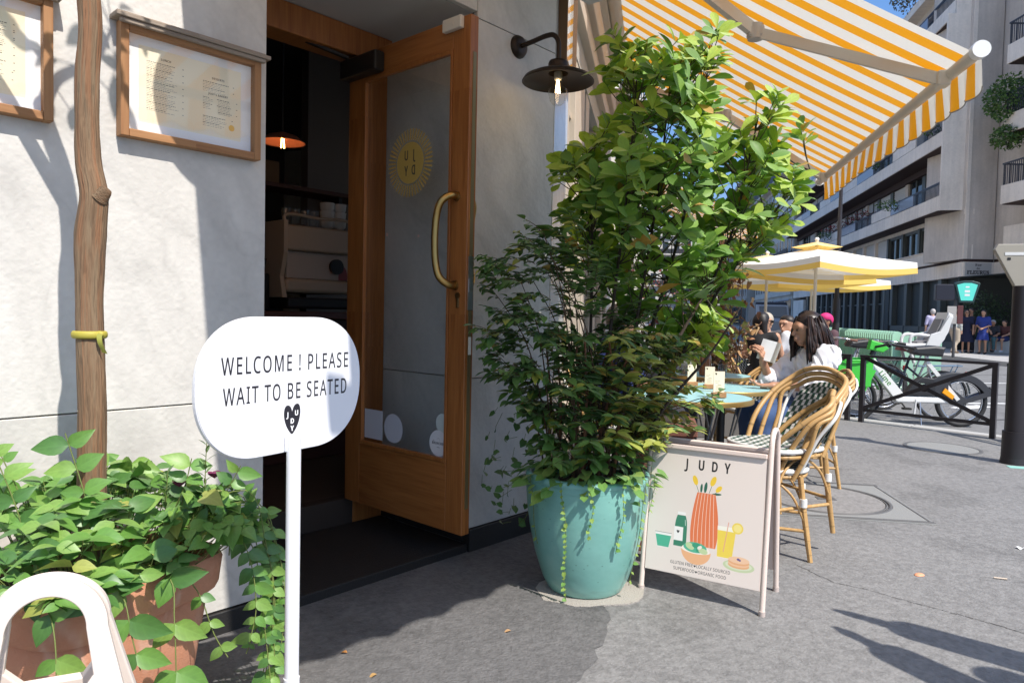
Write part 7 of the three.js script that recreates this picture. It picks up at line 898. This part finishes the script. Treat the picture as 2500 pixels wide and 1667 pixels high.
{ // the woman reading at the table
  const turn = faceTo(-1, 0.12), W = person('dark-haired woman in white puff-sleeved blouse and jeans reading a booklet', [2.17, 0, -5.18], turn, SIT, { head: [0, 1.13, 0.015], neck: [0, 1.01, -0.05], shL: [0.165, 0.945, -0.06], shR: [-0.165, 0.945, -0.06], elL: [0.23, 0.73, 0.08], wrL: [0.09, 0.725, 0.31], elR: [-0.17, 0.73, 0.20], wrR: [-0.09, 0.885, 0.30] },
    { skin: [0.44, 0.23, 0.14], cell: 0.012, nod: 0.12, top: [0.76, 0.75, 0.77], sleeve: 1, puff: 0.034, rip: 0.012, fore: 0.12, bottom: [0.045, 0.085, 0.19], shoe: [0.03, 0.03, 0.035],
      detail: { L: (J) => fingers(J.wrL, V(-0.5, -0.05, 0.85), V(0, -1, 0), [0.25, 0.3, 0.2], 1), R: (J) => fingers(J.wrR, V(0.35, 0.55, 0.2), V(0.6, -0.1, -0.5), [0.45, 0.5, 0.35], 1) } });
  const hairM = M([0.018, 0.010, 0.008], 0.38), hm2 = M([0.035, 0.016, 0.010], 0.4); setSeed(909);
  const cp = mesh('hair', sdfGeo([{ c: W.hp(0, 0.045, -0.022), r: [0.088, 0.088, 0.102] }, { c: W.hp(0, -0.01, -0.045), r: [0.093, 0.1, 0.08] }, cap(W.hp(0, -0.04, -0.08), W.hp(0, -0.2, -0.11), 0.075, 0.06), cap(W.hp(0.055, -0.03, -0.03), W.hp(0.08, -0.18, -0.06), 0.05, 0.045), cap(W.hp(-0.055, -0.03, -0.03), W.hp(-0.08, -0.18, -0.06), 0.05, 0.045)], 0.008, 0.03), hairM, W.t);
  const la = [], lb = []; for (let i = 0; i < 150; i++) { const a = rr(-2.35, 2.35), y0 = rr(-0.02, 0.1), r0 = 0.088; const sx = Math.sin(a), cz = -Math.cos(a); const L = rr(0.28, 0.48), pts = []; const ph = rr(0, 6), amp = rr(0.006, 0.016); for (let k = 0; k <= 7; k++) { const f = k / 7, sp = r0 + 0.045 * Math.sin(f * 2.2) + rr(-0.004, 0.004); pts.push(W.hp(sx * sp + Math.sin(f * 9 + ph) * amp * f, y0 - f * L, cz * sp * (1 + f * 0.25) - 0.02 - f * 0.02 + Math.cos(f * 8 + ph) * amp * f + (Math.abs(a) > 1.6 ? 0.02 * f : 0))); } (i % 3 ? la : lb).push(taper(pts, [0.008, 0.0085, 0.007, 0.0025], 18, 5)); }
  for (let i = 0; i < 90; i++) { const sd = i % 2 ? 1 : -1, z0 = rr(-0.09, 0.075), L = rr(0.3, 0.46), ph = rr(0, 6), amp = rr(0.006, 0.014), pts = [W.hp(sd * 0.008, 0.135 - z0 * z0 * 5, z0 * 0.9 - 0.01)]; for (let k = 1; k <= 7; k++) { const f = k / 7, w = Math.min(1, f * 2.6); pts.push(W.hp(sd * (0.02 + 0.082 * Math.sin(w * 1.57)) + Math.sin(f * 9 + ph) * amp * f, 0.13 - z0 * z0 * 4 - f * L, lerp(z0 * 0.9 - 0.01, -0.035 + z0 * 0.55, w) - 0.02 * f + Math.cos(f * 8 + ph) * amp * f)); } (i % 3 ? la : lb).push(taper(pts, [0.007, 0.0085, 0.0075, 0.0025], 20, 5)); }
  const l1 = mesh('hair_lock', join(la), hairM, cp), l2 = mesh('hair_lock', join(lb), hm2, cp); l1.userData.kind = l2.userData.kind = 'stuff';
  const wp = W.t; wp.updateMatrixWorld(); const hpnt = V(-0.01, 0.935, 0.275).applyMatrix4(wp.matrixWorld);
  const bk = thing('booklet', 'white open booklet held up by the dark-haired woman', 'booklet', [hpnt.x, hpnt.y, hpnt.z], turn + 0.75); bk.rotation.z = -0.25; const pm = M([0.68, 0.67, 0.63], 0.8); const pgs = (s) => gridGeo(6, 8, (u, v) => [s * u * (s > 0 ? 0.04 : 0.1), v * 0.15 - 0.05, Math.sin(u * 1.6) * 0.022 - 0.01 + v * -0.03, u, v]); mesh('cover', pgs(1), M([0.6, 0.58, 0.52], 0.8, { side: THREE.DoubleSide }), bk); mesh('page', pgs(-1), M([0.72, 0.72, 0.7], 0.8, { side: THREE.DoubleSide }), bk);
}
const dn = 'diners at the terrace';
person('woman with dark bob and sunglasses in black top, back to the camera', [3.1, -0.0, -8.75], faceTo(0.55, -0.84), SIT, { }, { group: dn, cell: 0.018, skin: S1, top: [0.012, 0.012, 0.014], sleeve: 0, bottom: [0.03, 0.03, 0.04], hair: [0.012, 0.008, 0.007], bob: 1, shades: 1, look: -0.9, shoe: [0.02, 0.02, 0.02] });
person('boy in white t-shirt with short dark hair turning towards the camera', [3.52, 0, -9.05], faceTo(-0.75, -0.66), SIT, { head: [0, 1.13, 0.02] }, { group: dn, cell: 0.018, skin: S1, top: [0.74, 0.75, 0.78], sleeve: 0.75, bottom: [0.05, 0.06, 0.09], hair: [0.015, 0.01, 0.008], look: 1.35, shoe: [0.3, 0.3, 0.3] });
person('diner in beige shirt with pale hair sitting between the bob-haired woman and the boy', [3.35, 0, -9.35], faceTo(0.3, -0.95), SIT, { wrL: [0.12, 0.95, 0.14] }, { group: dn, cell: 0.022, skin: S3, top: [0.50, 0.46, 0.40], sleeve: 1, fore: 0.6, bottom: [0.2, 0.18, 0.15], hair: [0.42, 0.36, 0.28], shoe: [0.1, 0.08, 0.06] });
person('diner in black t-shirt with black hair behind the boy', [3.95, 0, -9.6], faceTo(-0.2, -0.98), SIT, { head: [0, 1.12, 0.0] }, { group: dn, cell: 0.022, skin: S2, top: [0.012, 0.012, 0.013], sleeve: 0.8, bottom: [0.03, 0.03, 0.04], hair: [0.01, 0.008, 0.008], bob: 1, shoe: [0.05, 0.05, 0.05] });
person('person in bright pink head scarf and glasses behind the parked bicycles', [5.0, -0.12, -11.3], faceTo(-0.9, 0.4), STAND, { pelvis: [0, 0.68, 0], chest: [0, 1.0, 0.0], neck: [0, 1.17, 0], head: [0, 1.3, 0.02], shL: [0.17, 1.11, 0], shR: [-0.17, 1.11, 0], elL: [0.22, 0.85, 0.04], elR: [-0.22, 0.85, 0.04], wrL: [0.15, 0.75, 0.25], wrR: [-0.15, 0.75, 0.25], hiL: [0.09, 0.66, 0], hiR: [-0.09, 0.66, 0], knL: [0.1, 0.5, 0.35], knR: [-0.1, 0.5, 0.35], anL: [0.1, 0.08, 0.3], anR: [-0.1, 0.08, 0.3] }, { cell: 0.022, skin: S2, top: [0.10, 0.05, 0.06], sleeve: 1, fore: 0.9, bottom: [0.05, 0.05, 0.07], hair: [0.02, 0.012, 0.01], cap: [0.62, 0.02, 0.16], shades: 1, shoe: [0.05, 0.05, 0.05] });
person('diner in navy blue shirt half hidden behind the shrub', [0.78, 0, -5.02], faceTo(0.95, -0.25), SIT, {}, { cell: 0.02, skin: S2, top: [0.015, 0.03, 0.13], sleeve: 0.8, bottom: [0.03, 0.03, 0.04], hair: [0.02, 0.012, 0.01], shoe: [0.04, 0.04, 0.04] });
// across the street
const ac = 'people across the street', far = (x, z = -28) => [x, 0.02, z];
person('person in lavender top and trousers walking away across the street', far(16.6), faceTo(0.2, -1), STAND, { knL: [0.1, 0.5, 0.1], anL: [0.1, 0.08, 0.12], anR: [-0.1, 0.1, -0.2] }, { group: ac, skin: S3, top: [0.42, 0.40, 0.58], sleeve: 1, bottom: [0.40, 0.37, 0.56], hair: [0.45, 0.43, 0.42], shoe: [0.05, 0.05, 0.05], fat: 1.1 });
person('person in beige trousers with pale jacket beside the stop sign', far(17.25, -27.6), faceTo(0.8, -0.3), STAND, { knL: [0.12, 0.5, 0.16], anL: [0.1, 0.08, 0.2], anR: [-0.1, 0.1, -0.25] }, { group: ac, skin: S3, top: [0.48, 0.50, 0.48], sleeve: 1, fore: 0.8, bottom: [0.42, 0.35, 0.27], hair: [0.1, 0.08, 0.06], shoe: [0.12, 0.08, 0.05], fat: 1.35 });
person('woman in long dark navy dress and sunglasses across the street', far(17.95), faceTo(-0.5, 0.8), STAND, null, { group: ac, skin: S1, skirt: [0.012, 0.014, 0.04], hem: 0.45, flare: 0.27, sleeve: 0.8, hair: [0.03, 0.02, 0.015], bob: 1, shades: 1, shoe: [0.05, 0.04, 0.03] });
person('person in royal blue dress with folded hands across the street', far(18.35, -27.6), faceTo(-0.75, 0.6), STAND, { wrL: [0.04, 1.0, 0.2], wrR: [-0.04, 1.0, 0.2] }, { group: ac, skin: S1, skirt: [0.02, 0.04, 0.22], hem: 0.55, flare: 0.22, sleeve: 0.9, hair: [0.02, 0.015, 0.012], bob: 1, shoe: [0.05, 0.04, 0.03], fat: 1.15 });
person('person in black behind the one in the royal blue dress', far(18.45, -28.5), faceTo(-0.9, 0.3), STAND, { head: [0, 1.68, 0.02], neck: [0, 1.52, 0] }, { group: ac, skin: S2, top: [0.012, 0.012, 0.014], sleeve: 1, bottom: [0.015, 0.015, 0.02], hair: [0.02, 0.012, 0.01], shoe: [0.02, 0.02, 0.02] });
person('seated person in dark clothes with hand to chin, left end of the low wall', [18.95, 0.08, -28.4], faceTo(-0.2, 1), SIT, { wrL: [0.04, 0.98, 0.14], elL: [0.15, 0.72, 0.2] }, { group: ac, skin: S1, top: [0.03, 0.025, 0.025], sleeve: 0.5, bottom: [0.02, 0.02, 0.025], legLen: 0.7, hair: [0.03, 0.02, 0.015], bob: 1, shades: 1, shoe: [0.04, 0.04, 0.04] });
person('seated person in teal trousers on the low wall across the street', [19.2, 0.08, -28.3], faceTo(-0.7, 0.7), SIT, null, { group: ac, skin: S2, top: [0.03, 0.03, 0.035], sleeve: 0.8, bottom: [0.06, 0.13, 0.14], hair: [0.35, 0.34, 0.33], shoe: [0.03, 0.03, 0.03] });
person('seated person with bare legs and white shoes, right end of the low wall', [19.55, 0.08, -28.15], faceTo(-0.85, 0.5), SIT, null, { group: ac, skin: S1, top: [0.09, 0.03, 0.025], sleeve: 0.7, bottom: [0.02, 0.035, 0.12], legLen: 0.6, hair: [0.05, 0.03, 0.02], shoe: [0.55, 0.58, 0.62] });
// someone standing just out of view on the right, whose arms throw the shadow at the bottom
person('bystander right of the camera with both arms held up, seen only as a shadow', [2.52, 0, -1.28], faceTo(-0.6, -0.8), STAND, { elL: [0.2, 1.2, 0.28], wrL: [0.12, 1.42, 0.58], elR: [-0.22, 1.15, 0.3], wrR: [-0.10, 1.4, 0.68] }, { skin: S1, top: [0.1, 0.1, 0.12], sleeve: 1, fore: 0.8, puff: 0.055, bottom: [0.04, 0.05, 0.08], hair: [0.03, 0.02, 0.015], shoe: [0.05, 0.05, 0.05], cell: 0.022 });
renderer.render(scene, camera);
